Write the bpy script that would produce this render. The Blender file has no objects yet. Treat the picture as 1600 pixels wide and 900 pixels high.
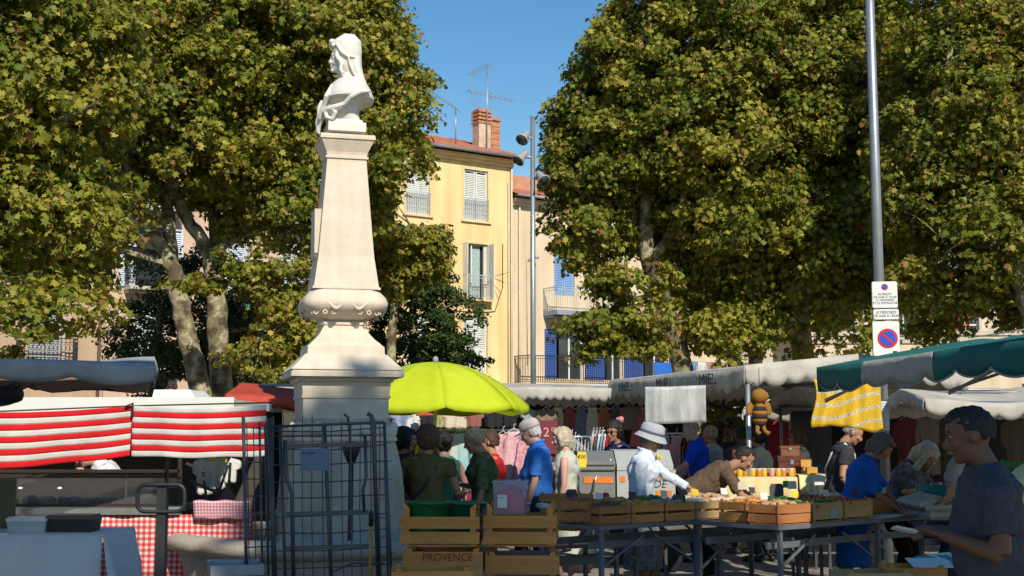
import bpy, math, random
import numpy as np
from mathutils import Vector, Matrix, Euler

# ------------------------------------------------------------------ camera, light, exposure
scene = bpy.context.scene
COL = scene.collection
R = math.radians
F = 2000.0 / 1600.0            # focal length in picture widths
PITCH = math.atan(230 / 2000.0)
EYE = 1.60
cam_d = bpy.data.cameras.new('camera')
cam_d.sensor_width = 36.0
cam_d.lens = 45.0
cam_d.clip_start = 0.1
cam_d.clip_end = 2000
cam = bpy.data.objects.new('camera', cam_d)
cam.location = (0, 0, EYE)
cam.rotation_euler = (math.pi / 2 + PITCH, 0, 0)
COL.objects.link(cam)
scene.camera = cam

SUN_AZ = math.atan2(0.34, -0.94)        # from +Y towards +X
SUN_EL = R(37)
world = bpy.data.worlds.new('World')
scene.world = world
world.use_nodes = True
wn = world.node_tree.nodes
wl = world.node_tree.links
sky = wn.new('ShaderNodeTexSky')
sky.sky_type = 'NISHITA'
sky.sun_disc = False
sky.sun_elevation = SUN_EL
sky.sun_rotation = SUN_AZ
sky.air_density = 1.2
sky.dust_density = 0.0
sky.ozone_density = 1.8
hs = wn.new('ShaderNodeHueSaturation')
hs.inputs['Saturation'].default_value = 1.36
wl.new(sky.outputs['Color'], hs.inputs['Color'])
wl.new(hs.outputs['Color'], wn['Background'].inputs['Color'])
wn['Background'].inputs['Strength'].default_value = 0.105
sun_d = bpy.data.lights.new('sun', 'SUN')
sun_d.energy = 4.8
sun_d.angle = R(0.53)
sun_d.color = (1.0, 0.93, 0.80)
sun = bpy.data.objects.new('sun', sun_d)
sdir = Vector((math.sin(SUN_AZ) * math.cos(SUN_EL), math.cos(SUN_AZ) * math.cos(SUN_EL), math.sin(SUN_EL)))
sun.rotation_euler = sdir.to_track_quat('Z', 'Y').to_euler()
sun.location = (8, -20, 30)
COL.objects.link(sun)
scene.view_settings.view_transform = 'Standard'
scene.view_settings.look = 'None'
scene.view_settings.exposure = 0.20
scene.view_settings.gamma = 1.0
scene.cycles.max_bounces = 6
scene.cycles.diffuse_bounces = 3
scene.cycles.transparent_max_bounces = 6

# ------------------------------------------------------------------ helpers
def at(px, py, D):
    """world point at distance D (along Y) that stands where the photograph shows pixel px, py"""
    x = (px - 800) / 2000.0
    y = (450 - py) / 2000.0
    t = D / (math.cos(PITCH) - y * math.sin(PITCH))
    return Vector((x * t, D, EYE + t * (math.sin(PITCH) + y * math.cos(PITCH))))

def gnd(px, D, z=0.0):
    p = at(px, 680, D)
    return Vector((p.x, D, z))

_mats = {}
def mat(name, col, rough=0.75, var=0.14, scale=6.0, bump=0.0, bscale=40.0, metal=0.0, trans=0.0, col2=None, spec=0.4, stretch=(1, 1, 1), alpha=1.0, transmission=0.0):
    """Principled material whose colour wanders between two tones with a noise, with an optional bump"""
    if name in _mats:
        return _mats[name]
    m = bpy.data.materials.new(name)
    m.use_nodes = True
    nt = m.node_tree
    n, l = nt.nodes, nt.links
    b = n['Principled BSDF']
    b.inputs['Roughness'].default_value = rough
    b.inputs['Metallic'].default_value = metal
    b.inputs['Specular IOR Level'].default_value = spec
    b.inputs['Transmission Weight'].default_value = transmission
    b.inputs['Alpha'].default_value = alpha
    tc = n.new('ShaderNodeTexCoord')
    mp = n.new('ShaderNodeMapping')
    mp.inputs['Scale'].default_value = stretch
    l.new(tc.outputs['Object'], mp.inputs['Vector'])
    nz = n.new('ShaderNodeTexNoise')
    nz.inputs['Scale'].default_value = scale
    nz.inputs['Detail'].default_value = 6
    nz.inputs['Roughness'].default_value = 0.65
    l.new(mp.outputs['Vector'], nz.inputs['Vector'])
    rp = n.new('ShaderNodeValToRGB')
    rp.color_ramp.elements[0].position = 0.3
    rp.color_ramp.elements[1].position = 0.7
    c = np.array(col[:3], float)
    if col2 is None:
        lo, hi = c * (1 - var), np.minimum(c * (1 + var), 0.95)
    else:
        lo, hi = c, np.array(col2[:3], float)
    rp.color_ramp.elements[0].color = (*lo, 1)
    rp.color_ramp.elements[1].color = (*hi, 1)
    l.new(nz.outputs['Fac'], rp.inputs['Fac'])
    l.new(rp.outputs['Color'], b.inputs['Base Color'])
    if bump > 0:
        nb = n.new('ShaderNodeTexNoise')
        nb.inputs['Scale'].default_value = bscale
        nb.inputs['Detail'].default_value = 5
        l.new(mp.outputs['Vector'], nb.inputs['Vector'])
        bm = n.new('ShaderNodeBump')
        bm.inputs['Strength'].default_value = bump
        bm.inputs['Distance'].default_value = 0.02
        l.new(nb.outputs['Fac'], bm.inputs['Height'])
        l.new(bm.outputs['Normal'], b.inputs['Normal'])
    if trans > 0:
        tr = n.new('ShaderNodeBsdfTranslucent')
        l.new(rp.outputs['Color'], tr.inputs['Color'])
        mx = n.new('ShaderNodeMixShader')
        mx.inputs[0].default_value = trans
        l.new(b.outputs[0], mx.inputs[1])
        l.new(tr.outputs[0], mx.inputs[2])
        l.new(mx.outputs[0], n['Material Output'].inputs['Surface'])
    _mats[name] = m
    return m

def emit(name, col, strength):
    if name in _mats:
        return _mats[name]
    m = bpy.data.materials.new(name)
    m.use_nodes = True
    b = m.node_tree.nodes['Principled BSDF']
    b.inputs['Base Color'].default_value = (*col, 1)
    b.inputs['Emission Color'].default_value = (*col, 1)
    b.inputs['Emission Strength'].default_value = strength
    _mats[name] = m
    return m

def tag(o, label=None, cat=None, group=None, kind=None):
    if label: o['label'] = label
    if cat: o['category'] = cat
    if group: o['group'] = group
    if kind: o['kind'] = kind
    return o

def empty(name, loc=(0, 0, 0), rz=0.0, label=None, cat=None, group=None):
    o = bpy.data.objects.new(name, None)
    o.empty_display_size = 0.2
    o.location = loc
    o.rotation_euler = (0, 0, rz)
    COL.objects.link(o)
    return tag(o, label, cat, group)

def dup(o, loc=None, rz=None, label=None, group=None, parent=None):
    """copy a thing with its parts and sub-parts"""
    c = o.copy()
    COL.objects.link(c)
    if parent is not None:
        c.parent = parent
    if loc is not None: c.location = loc
    if rz is not None: c.rotation_euler = (0, 0, rz)
    if label: c['label'] = label
    if group: c['group'] = group
    for ch in KIDS.get(o.name, []):
        dup(ch, parent=c)
    KIDS[c.name] = [k for k in COL.objects if k.parent == c] if KIDS.get(o.name) else []
    return c
KIDS = {}

class MB:
    """collects boxes, tubes, lofts ... and links them as ONE mesh object"""
    def __init__(self):
        self.v = []; self.f = []; self.mi = []; self.n = 0; self.cur = 0
        self.sm = []
        self.smooth = False
    def add(self, verts, faces):
        verts = [tuple(p) for p in verts]
        self.v.extend(verts)
        o = self.n
        for fc in faces:
            self.f.append([i + o for i in fc]); self.mi.append(self.cur); self.sm.append(self.smooth)
        self.n += len(verts)
        return self
    def box(self, x0, x1, y0, y1, z0, z1, M=None):
        vs = [Vector((x, y, z)) for z in (z0, z1) for y in (y0, y1) for x in (x0, x1)]
        if M is not None: vs = [M @ p for p in vs]
        return self.add(vs, [(0, 2, 3, 1), (4, 5, 7, 6), (0, 1, 5, 4), (2, 6, 7, 3), (0, 4, 6, 2), (1, 3, 7, 5)])
    def bar(self, a, b, w, h=None, up=(0, 0, 1)):
        """square bar from a to b, w wide, h high"""
        a, b = Vector(a), Vector(b); h = w if h is None else h
        d = (b - a).normalized(); up = Vector(up)
        if abs(d.dot(up)) > 0.98: up = Vector((0, 1, 0)) if abs(d.y) < 0.9 else Vector((1, 0, 0))
        s = d.cross(up).normalized(); u = s.cross(d).normalized()
        vs = [p + s * (i * w / 2) + u * (j * h / 2) for p in (a, b) for i, j in ((-1, -1), (1, -1), (1, 1), (-1, 1))]
        return self.add(vs, [(3, 2, 1, 0), (4, 5, 6, 7), (0, 1, 5, 4), (1, 2, 6, 5), (2, 3, 7, 6), (3, 0, 4, 7)])
    def tube(self, pts, r, n=8, cap=True, closed=False):
        """tube along a path; r a number or one per point"""
        pts = [Vector(p) for p in pts]; m = len(pts)
        rr = [r] * m if not hasattr(r, '__len__') else r
        verts = []; ref = None
        for i, p in enumerate(pts):
            if closed: d = pts[(i + 1) % m] - pts[i - 1]
            else: d = pts[min(i + 1, m - 1)] - pts[max(i - 1, 0)]
            if d.length < 1e-9: d = Vector((0, 0, 1))
            d.normalize()
            if ref is None:
                ref = d.orthogonal().normalized()
            s = (ref - d * ref.dot(d))
            s = s.normalized() if s.length > 1e-6 else d.orthogonal().normalized()
            ref = s
            u = d.cross(s)
            for k in range(n):
                a = 2 * math.pi * k / n
                verts.append(p + (s * math.cos(a) + u * math.sin(a)) * rr[i])
        faces = []
        rng = m if closed else m - 1
        for i in range(rng):
            j = (i + 1) % m
            for k in range(n):
                k2 = (k + 1) % n
                faces.append((i * n + k, i * n + k2, j * n + k2, j * n + k))
        if cap and not closed:
            faces.append(tuple(range(n - 1, -1, -1)))
            faces.append(tuple((m - 1) * n + k for k in range(n)))
        s0 = self.smooth; self.smooth = n > 5
        self.add(verts, faces); self.smooth = s0
        return self
    def loft(self, rings, cap=True, smooth=True):
        """rings: lists of points, same count"""
        n = len(rings[0]); verts = [p for r_ in rings for p in r_]; faces = []
        for i in range(len(rings) - 1):
            for k in range(n):
                k2 = (k + 1) % n
                faces.append((i * n + k, i * n + k2, (i + 1) * n + k2, (i + 1) * n + k))
        if cap:
            faces.append(tuple(range(n - 1, -1, -1)))
            faces.append(tuple((len(rings) - 1) * n + k for k in range(n)))
        s0 = self.smooth; self.smooth = smooth
        self.add(verts, faces); self.smooth = s0
        return self
    def lathe(self, prof, c=(0, 0, 0), n=24, cap=True):
        c = Vector(c)
        return self.loft([[c + Vector((r * math.cos(2 * math.pi * k / n), r * math.sin(2 * math.pi * k / n), z)) for k in range(n)] for r, z in prof], cap)
    def ell(self, c, r, n=12, m=8, M=None):
        c = Vector(c); rings = []
        r = (r, r, r) if not hasattr(r, '__len__') else r
        for i in range(m + 1):
            t = -math.pi / 2 + math.pi * (0.001 + 0.998 * i / m)
            ring = []
            for k in range(n):
                a = 2 * math.pi * k / n
                p = Vector((r[0] * math.cos(t) * math.cos(a), r[1] * math.cos(t) * math.sin(a), r[2] * math.sin(t)))
                ring.append(c + (M @ p if M is not None else p))
            rings.append(ring)
        return self.loft(rings)
    def grid(self, P, thick=0.0):
        """P[i][j] points; a sheet, optionally doubled to a thin solid along its normal"""
        ni, nj = len(P), len(P[0])
        vs = [Vector(P[i][j]) for i in range(ni) for j in range(nj)]
        fs = [(i * nj + j, i * nj + j + 1, (i + 1) * nj + j + 1, (i + 1) * nj + j) for i in range(ni - 1) for j in range(nj - 1)]
        s0 = self.smooth; self.smooth = True
        if thick <= 0:
            self.add(vs, fs)
        else:
            nr = []
            for i in range(ni):
                for j in range(nj):
                    a = vs[min(i + 1, ni - 1) * nj + j] - vs[max(i - 1, 0) * nj + j]
                    b = vs[i * nj + min(j + 1, nj - 1)] - vs[i * nj + max(j - 1, 0)]
                    c = b.cross(a)
                    nr.append(c.normalized() if c.length > 1e-9 else Vector((0, 0, 1)))
            N = len(vs)
            v2 = vs + [p - q * thick for p, q in zip(vs, nr)]
            f2 = fs + [tuple(N + i for i in reversed(f)) for f in fs]
            rim = [i * nj for i in range(ni)] + [(ni - 1) * nj + j for j in range(1, nj)] + [i * nj + nj - 1 for i in range(ni - 2, -1, -1)] + [j for j in range(nj - 2, 0, -1)]
            for q in range(len(rim)):
                a, b = rim[q], rim[(q + 1) % len(rim)]
                f2.append((a, b, N + b, N + a))
            self.add(v2, f2)
        self.smooth = s0
        return self
    def prism(self, outline, y0, y1, M=None):
        """outline in x,z pushed from y0 to y1"""
        n = len(outline)
        vs = [Vector((x, y0, z)) for x, z in outline] + [Vector((x, y1, z)) for x, z in outline]
        if M is not None: vs = [M @ p for p in vs]
        fs = [tuple(range(n)), tuple(range(2 * n - 1, n - 1, -1))] + [((k + 1) % n, k, n + k, n + (k + 1) % n) for k in range(n)]
        return self.add(vs, fs)
    def build(self, name, mats, parent=None, label=None, kind=None):
        me = bpy.data.meshes.new(name)
        me.from_pydata(self.v, [], self.f)
        mats = mats if isinstance(mats, (list, tuple)) else [mats]
        for m in mats: me.materials.append(m)
        me.polygons.foreach_set('material_index', self.mi)
        me.polygons.foreach_set('use_smooth', self.sm)
        me.update()
        o = bpy.data.objects.new(name, me)
        COL.objects.link(o)
        if parent is not None:
            o.parent = parent
            KIDS.setdefault(parent.name, []).append(o)
        if label: o['label'] = label
        if kind: o['kind'] = kind
        return o

# meshes that are fused by a voxel remesh; all are baked in one go at the end
REMESH = []
def remesh(o, voxel, smooth=3, noise=0.0, nscale=0.12, fac=0.5):
    md = o.modifiers.new('r', 'REMESH'); md.mode = 'VOXEL'; md.voxel_size = voxel; md.use_smooth_shade = True
    if smooth:
        s = o.modifiers.new('s', 'SMOOTH'); s.factor = fac; s.iterations = smooth
    if noise > 0:
        t = bpy.data.textures.new('folds', 'CLOUDS'); t.noise_scale = nscale; t.noise_depth = 1
        d = o.modifiers.new('d', 'DISPLACE'); d.texture = t; d.strength = noise; d.mid_level = 0.5; d.texture_coords = 'LOCAL'
    REMESH.append(o)
    return o

def text(parent, s, size, mat_, M, depth=0.004, name='lettering', sx=1.0, shear=0.0):
    """letters as a real mesh part; M maps the letters' own plane into the parent"""
    cu = bpy.data.curves.new(name, 'FONT')
    cu.body = s; cu.size = size; cu.extrude = depth; cu.align_x = 'CENTER'; cu.align_y = 'CENTER'; cu.shear = shear
    cu.resolution_u = 3; cu.space_line = 0.95
    tmp = bpy.data.objects.new(name, cu)
    COL.objects.link(tmp)
    bpy.context.view_layer.update()
    me = bpy.data.meshes.new_from_object(tmp.evaluated_get(bpy.context.evaluated_depsgraph_get()))
    bpy.data.objects.remove(tmp)
    me.transform(M @ Matrix.Diagonal((sx, 1, 1, 1)))
    me.materials.clear(); me.materials.append(mat_)
    o = bpy.data.objects.new(name, me)
    COL.objects.link(o)
    if parent is not None:
        o.parent = parent
        KIDS.setdefault(parent.name, []).append(o)
    return o
STAND = Matrix.Rotation(math.pi / 2, 4, 'X')       # letters that stand upright, read from -Y

rnd = random.Random(7)
# ------------------------------------------------------------------ ground and road
def ground_mat():
    m = bpy.data.materials.new('paving'); m.use_nodes = True
    n, l = m.node_tree.nodes, m.node_tree.links
    b = n['Principled BSDF']; b.inputs['Roughness'].default_value = 0.85
    tc = n.new('ShaderNodeTexCoord')
    br = n.new('ShaderNodeTexBrick')
    br.inputs['Scale'].default_value = 1.0
    br.inputs['Brick Width'].default_value = 0.42; br.inputs['Row Height'].default_value = 0.28; br.inputs['Mortar Size'].default_value = 0.008
    br.inputs['Color1'].default_value = (0.30, 0.265, 0.22, 1); br.inputs['Color2'].default_value = (0.38, 0.335, 0.28, 1)
    br.inputs['Mortar'].default_value = (0.07, 0.065, 0.06, 1)
    mp = n.new('ShaderNodeMapping'); mp.inputs['Rotation'].default_value = (0, 0, R(34))
    l.new(tc.outputs['Object'], mp.inputs['Vector']); l.new(mp.outputs['Vector'], br.inputs['Vector'])
    nz = n.new('ShaderNodeTexNoise'); nz.inputs['Scale'].default_value = 1.3; nz.inputs['Detail'].default_value = 8
    l.new(tc.outputs['Object'], nz.inputs['Vector'])
    mx = n.new('ShaderNodeMix'); mx.data_type = 'RGBA'; mx.blend_type = 'MULTIPLY'; mx.inputs[0].default_value = 0.6
    l.new(br.outputs['Color'], mx.inputs[6]); l.new(nz.outputs['Fac'], mx.inputs[7])
    mx2 = n.new('ShaderNodeMix'); mx2.data_type = 'RGBA'; mx2.blend_type = 'ADD'; mx2.inputs[0].default_value = 0.1
    l.new(mx.outputs[2], mx2.inputs[6]); l.new(nz.outputs['Color'], mx2.inputs[7])
    l.new(mx.outputs[2], b.inputs['Base Color'])
    return m
g = MB(); g.add([(-900, -300, 0), (900, -300, 0), (900, 1200, 0), (-900, 1200, 0)], [(0, 1, 2, 3)])
tag(g.build('ground', ground_mat()), kind='structure')
asph = mat('asphalt', (0.055, 0.055, 0.055), 0.9, 0.25, 3, 0.3, 90)
FD = Vector((0.829, 0.559, 0)); FA = math.atan2(0.559, 0.829)       # the row of houses runs this way
def fpt(s, off=0.0, z=0.0):
    """point s metres along the row of houses, off metres in front of it"""
    return Vector((0, 55, z)) + FD * s + Vector((0.559, -0.829, 0)) * off
g = MB(); g.add([fpt(-45, 9.5, .004), fpt(13, 9.5, .004), fpt(13, 3.4, .004), fpt(-45, 3.4, .004)], [(0, 1, 2, 3)])
tag(g.build('road', asph), kind='structure')
kerb = mat('kerb_stone', (0.33, 0.31, 0.28), 0.85, 0.15, 4, 0.2)
for nm, a, b in (('pavement', 0.02, 3.4),):
    g = MB()
    M = Matrix.Translation((0, 55, 0)) @ Matrix.Rotation(FA, 4, 'Z')
    g.box(-45, 13, -b, -a, 0.0, 0.13, M)
    tag(g.build(nm, kerb), kind='structure')

# ------------------------------------------------------------------ houses
glass = mat('window_glass', (0.03, 0.035, 0.04), 0.08, 0.2, 3, spec=0.8)
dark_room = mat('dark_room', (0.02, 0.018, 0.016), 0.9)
iron = mat('wrought_iron', (0.035, 0.037, 0.042), 0.5, 0.2, 10, metal=0.3)
white_paint = mat('white_paint', (0.62, 0.62, 0.58), 0.55, 0.1, 5)
grey_rail = mat('grey_rail_paint', (0.42, 0.44, 0.44), 0.55, 0.15, 9)
blue_shut = mat('blue_shutter_paint', (0.20, 0.34, 0.60), 0.6, 0.12, 3, stretch=(1, 1, .3))
blue_dark = mat('deep_blue_paint', (0.035, 0.085, 0.30), 0.6, 0.15, 3)
pale_shut = mat('pale_shutter_paint', (0.60, 0.60, 0.55), 0.65, 0.14, 3, stretch=(1, 1, .3))
green_shut = mat('green_shutter_paint', (0.20, 0.32, 0.24), 0.65, 0.14, 3)
stone = mat('dressed_stone', (0.50, 0.43, 0.33), 0.85, 0.12, 2.0, 0.3, 30)

def stucco(name, col, var=0.10, base=None, amt=0.7, hi=1.6):
    m = base or mat(name, col, 0.9, var, 0.5, 0.35, 25)
    n, l = m.node_tree.nodes, m.node_tree.links      # rain streaks running down the plaster
    b = n['Principled BSDF']
    src = b.inputs['Base Color'].links[0].from_socket
    tc = n.new('ShaderNodeTexCoord'); mp = n.new('ShaderNodeMapping'); mp.inputs['Scale'].default_value = (hi, hi, 0.12 * hi / 1.6)
    nz = n.new('ShaderNodeTexNoise'); nz.inputs['Scale'].default_value = 1.4; nz.inputs['Detail'].default_value = 7
    rp = n.new('ShaderNodeValToRGB'); rp.color_ramp.elements[0].position = 0.35; rp.color_ramp.elements[0].color = (0.80, 0.76, 0.70, 1)
    rp.color_ramp.elements[1].position = 0.6; rp.color_ramp.elements[1].color = (1, 1, 1, 1)
    l.new(tc.outputs['Object'], mp.inputs[0]); l.new(mp.outputs[0], nz.inputs['Vector']); l.new(nz.outputs['Fac'], rp.inputs['Fac'])
    mx = n.new('ShaderNodeMix'); mx.data_type = 'RGBA'; mx.blend_type = 'MULTIPLY'; mx.inputs[0].default_value = amt
    l.new(src, mx.inputs[6]); l.new(rp.outputs['Color'], mx.inputs[7]); l.new(mx.outputs[2], b.inputs['Base Color'])
    return m
yellow = stucco('yellow_plaster', (0.77, 0.56, 0.27))
cream = stucco('cream_plaster', (0.66, 0.53, 0.36))
pink = stucco('pink_plaster', (0.60, 0.42, 0.32))
ochre = stucco('ochre_plaster', (0.46, 0.33, 0.22))
greyst = stucco('grey_beige_plaster', (0.46, 0.37, 0.27))

def tile_mat():
    m = mat('roman_tile', (0.42, 0.15, 0.08), 0.85, 0.3, 3.0, 0.2, 30)
    return m
tiles = tile_mat()

def house(name, label, s0, s1, depth, h, wallm, holes, origin=None, rz=None, roof=0.33, eave=0.55):
    """holes: (x0, x1, z0, z1) in metres along the front; the wall is really pierced there"""
    o = origin if origin is not None else fpt(s0)
    root = empty(name, o, FA if rz is None else rz, label, 'house')
    W = s1 - s0
    xs = sorted({0.0, W, *[a for h_ in holes for a in h_[:2]]})
    zs = sorted({0.0, h, *[a for h_ in holes for a in h_[2:4]]})
    w = MB()
    for i in range(len(xs) - 1):
        for j in range(len(zs) - 1):
            cx, cz = (xs[i] + xs[i + 1]) / 2, (zs[j] + zs[j + 1]) / 2
            if any(a < cx < b and c < cz < d for a, b, c, d in holes): continue
            w.add([(xs[i], 0, zs[j]), (xs[i + 1], 0, zs[j]), (xs[i + 1], 0, zs[j + 1]), (xs[i], 0, zs[j + 1])], [(0, 1, 2, 3)])
    t = 0.28
    for a, b, c, d in holes:
        w.add([(a, 0, c), (b, 0, c), (b, t, c), (a, t, c)], [(0, 3, 2, 1)][::-1])
        w.add([(a, 0, d), (b, 0, d), (b, t, d), (a, t, d)], [(0, 1, 2, 3)])
        w.add([(a, 0, c), (a, t, c), (a, t, d), (a, 0, d)], [(0, 1, 2, 3)])
        w.add([(b, 0, c), (b, t, c), (b, t, d), (b, 0, d)], [(0, 3, 2, 1)])
    w.add([(0, 0, 0), (0, depth, 0), (0, depth, h), (0, 0, h)], [(0, 1, 2, 3)])
    w.add([(W, 0, 0), (W, depth, 0), (W, depth, h), (W, 0, h)], [(3, 2, 1, 0)])
    w.add([(0, depth, 0), (W, depth, 0), (W, depth, h), (0, depth, h)], [(3, 2, 1, 0)])
    w.build('wall', wallm, root)
    if roof:
        r = MB(); n = int(W / 0.11)                      # rows of barrel tiles as a rippled sheet
        P = []
        e = eave
        for row in range(0, 13):
            f = row / 12
            y = -e + (depth / 2 + e) * f
            line = []
            for k in range(n * 2 + 1):
                x = -0.1 + (W + 0.2) * k / (n * 2)
                line.append((x, y, h + 0.10 + f * roof * (depth / 2 + e) + (0.045 if k % 2 else -0.02) + 0.02 * (row % 2)))
            P.append(line)
        r.grid(P)
        P = [[(-0.1 + (W + 0.2) * k / 20, depth / 2 + (depth / 2 + e) * f, h + 0.10 + (1 - f) * roof * (depth / 2 + e)) for k in range(21)] for f in (0, 1)]
        r.grid(P)
        r.add([(-.1, -e, h + .06), (W + .1, -e, h + .06), (W + .1, depth + e, h + .06), (-.1, depth + e, h + .06)], [(3, 2, 1, 0)])
        for k in range(n):                                # tile ends seen from the street
            x = -0.1 + (W + 0.2) * (k + 0.5) / n
            r.box(x - .035, x + .035, -e - 0.012, -e + 0.01, h + 0.07, h + 0.14)
        r.build('roof', tiles, root)
        gz = MB(); gz.tube([(-.1, -e - .06, h + .03), (W + .1, -e - .06, h + .03)], 0.065, 8); gz.build('gutter', mat('zinc', (0.30, 0.31, 0.31), .45, .15, 4, metal=.5), root)
        c = MB(); c.box(0, W, -0.14, -.003, h - .34, h - .2); c.box(0, W, -0.30, -.003, h - .2, h - .04); c.build('cornice', wallm, root)
    return root

def shutters(root, x0, x1, z0, z1, m, closed=True, leaves=2, louver=(0.5, 0.97), setin=0.06, y=None):
    """louvred shutters filling an opening; each leaf is a part"""
    w = (x1 - x0) / leaves
    for k in range(leaves):
        b = MB(); a0, a1 = x0 + k * w + .012, x0 + (k + 1) * w - .012
        yy = setin if y is None else y
        fr = .07
        H = z1 - z0 - 0.02; Z0 = z0 + .01
        b.box(a0, a0 + fr, yy, yy + .04, Z0, Z0 + H); b.box(a1 - fr, a1, yy, yy + .04, Z0, Z0 + H)
        b.box(a0 + fr, a1 - fr, yy + .002, yy + .038, Z0 + H - fr, Z0 + H); b.box(a0 + fr, a1 - fr, yy + .002, yy + .038, Z0, Z0 + fr)
        lz0, lz1 = Z0 + H * louver[0], Z0 + H * louver[1] - fr
        b.box(a0 + fr, a1 - fr, yy + .012, yy + .03, Z0 + fr, lz0)
        b.box(a0 + fr, a1 - fr, yy + .002, yy + .038, lz0 - .05, lz0)
        mid = (a0 + a1) / 2
        n = max(3, int((lz1 - lz0) / 0.075))
        for q in range(n):
            zz = lz0 + (lz1 - lz0) * (q + .5) / n
            b.add([(a0 + fr, yy, zz - .035), (a1 - fr, yy, zz - .035), (a1 - fr, yy + .035, zz + .03), (a0 + fr, yy + .035, zz + .03)], [(0, 1, 2, 3)])
        b.box(a0 + fr, a1 - fr, yy + .036, yy + .039, lz0, lz1)
        b.build('shutter', m, root)

def rail(root, x0, x1, y0, z0, h, m, depth=0.0, step=0.11, name='balcony_rail', ornate=False, sides=True):
    b = MB(); r = .011
    path = [(x0, 0, 0), (x0, -y0, 0), (x1, -y0, 0), (x1, 0, 0)] if depth else [(x0, -y0, 0), (x1, -y0, 0)]
    for i in range(len(path) - 1):
        a, c = Vector(path[i]), Vector(path[i + 1]); L = (c - a).length
        for zz, t in ((h, .035), (.08, .025), (h - .12, .018)):
            b.bar(a + Vector((0, 0, z0 + zz)), c + Vector((0, 0, z0 + zz)), t)
        n = max(1, int(L / step))
        for k in range(n + 1):
            p = a.lerp(c, k / n)
            b.bar(p + Vector((0, 0, z0 + .08)), p + Vector((0, 0, z0 + h)), .016)
            if ornate and k < n:
                q = a.lerp(c, (k + .5) / n); d = (c - a).normalized()
                for zc, rr in ((.24, .05), (.42, .055), (.6, .05), (.75, .04)):
                    b.tube([q + d * (rr * math.cos(t_)) + Vector((0, 0, z0 + zc * h / .9 + rr * 1.5 * math.sin(t_))) for t_ in [2 * math.pi * u / 8 for u in range(8)]], .009, 4, closed=True)
    return b.build(name, m, root)

def fpx(px, py, s_org=0.0, off=0.0):
    """metres along / above for a pixel lying on the row's front plane"""
    a = at(px, py, 1.0) - Vector((0, 0, EYE))
    nrm = Vector((0.559, -0.829, 0)); P0 = Vector((0, 55, 0)) + nrm * off - Vector((0, 0, 0))
    t = (P0.dot(nrm)) / (a.dot(nrm))
    p = a * t
    return (p - P0).dot(FD) - s_org, p.z + EYE

def slab(root, x0, x1, y0, z, m, t=.16):
    b = MB(); b.box(x0, x1, -y0 - .06, -.003, z - t, z); b.box(x0 + .05, x1 - .05, -y0 * .7, -.003, z - t - .1, z - t - .002); b.build('balcony_slab', m, root)

# the yellow house
s0 = -9.2
Ht = 13.55
def hz(px, py): return fpx(px, py, s0)
col_a = (hz(725, 300)[0], hz(762, 300)[0])
col_b = (hz(634, 300)[0], hz(671, 300)[0])
col_c = (1.0, 2.05)
rows = []
for yt, yb in ((266, 345), (381, 468), (495, 583)):
    rows.append((hz(743, yb)[1], hz(743, yt)[1]))
holes = [(a, b, z0, z1) for a, b in (col_a, col_b, col_c) for z0, z1 in rows] + [(col_a[0] - .2, col_a[1] + .5, 0.0, 2.7), (col_c[0] - .1, col_b[1], 0, 2.7)]
yh = house('town_house', 'yellow plastered four storey house with red tiled roof and white shutters', s0, 0.0, 9, Ht, yellow, holes)
for i, (a, b) in enumerate((col_a, col_b, col_c)):
    for j, (z0, z1) in enumerate(rows):
        tr = MB(); tr.box(a - .09, a - .003, -.03, .03, z0, z1 + .09); tr.box(b + .003, b + .09, -.03, .03, z0, z1 + .09); tr.box(a, b, -.03, .03, z1 + .003, z1 + .09)
        tr.box(a - .15, b + .15, -.10, .02, z0 - .09, z0 - .003)
        tr.build('window_frame', mat('window_surround', (0.66, 0.50, 0.26), .8), yh)
        if (i, j) == (0, 1):                              # the open window
            gl = MB(); gl.box(a + .42, b - .1, .12, .15, z0 + .05, z1 - .05)
            wf = MB()
            wf.box(a, b, .20, .24, z0, z0 + .06); wf.box(a, b, .20, .24, z1 - .07, z1)
            for x in (a + .40, b - .14, b - .06): wf.box(x, x + .06, .08, .17, z0, z1 - .02)
            w_ = wf.build('window', white_paint, yh)
            cur = MB(); P = [[(a + .46 + .5 * u / 12, .22 + .02 * math.sin(u * 2.2), z0 + .1 + (z1 - z0 - .2) * v / 6) for u in range(13)] for v in range(7)]
            cur.grid(P); cur.build('curtain', mat('net_curtain', (0.45, 0.58, 0.52), .9, .25, 14, trans=.3), w_)
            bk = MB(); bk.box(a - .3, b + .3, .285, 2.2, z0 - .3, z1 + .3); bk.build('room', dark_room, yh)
            lf = MB()
            lf.box(b + .02, b + .06, -.46, -.02, z0, z1); lf.box(a - .06, a - .02, -.40, -.02, z0, z1); lf.build('shutter', pale_shut, yh)
            rail(yh, a - .05, b + .12, .34, z0 - .02, 1.02, grey_rail, depth=1, step=.12)
            slab(yh, a - .05, b + .12, .34, z0 - .03, yellow, .06)
            q = MB(); q.bar((b + .3, -.1, z0 + 1.05), (b + .75, -.5, z0 + 1.2), .02); q.bar((b + .1, -.05, z0 + .9), (b + .5, -.3, z0 + .3), .02); q.build('drying_rack_arm', iron, yh)
        else:
            shutters(yh, a, b, z0, z1, pale_shut, leaves=2, louver=(.42, .97))
            if j < 2:
                rail(yh, a - .02, b + .02, .05, z0 + .0, .95, grey_rail, step=.1, ornate=(j == 0))
for a, b in ((col_a[0] - .2, col_a[1] + .5), (col_c[0] - .1, col_b[1])):
    q = MB(); q.box(a, b, .2, .26, 0, 2.7); q.build('shop_front', mat('shop_shutter', (0.16, 0.15, 0.14), .6, .2, 4), yh)
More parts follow.
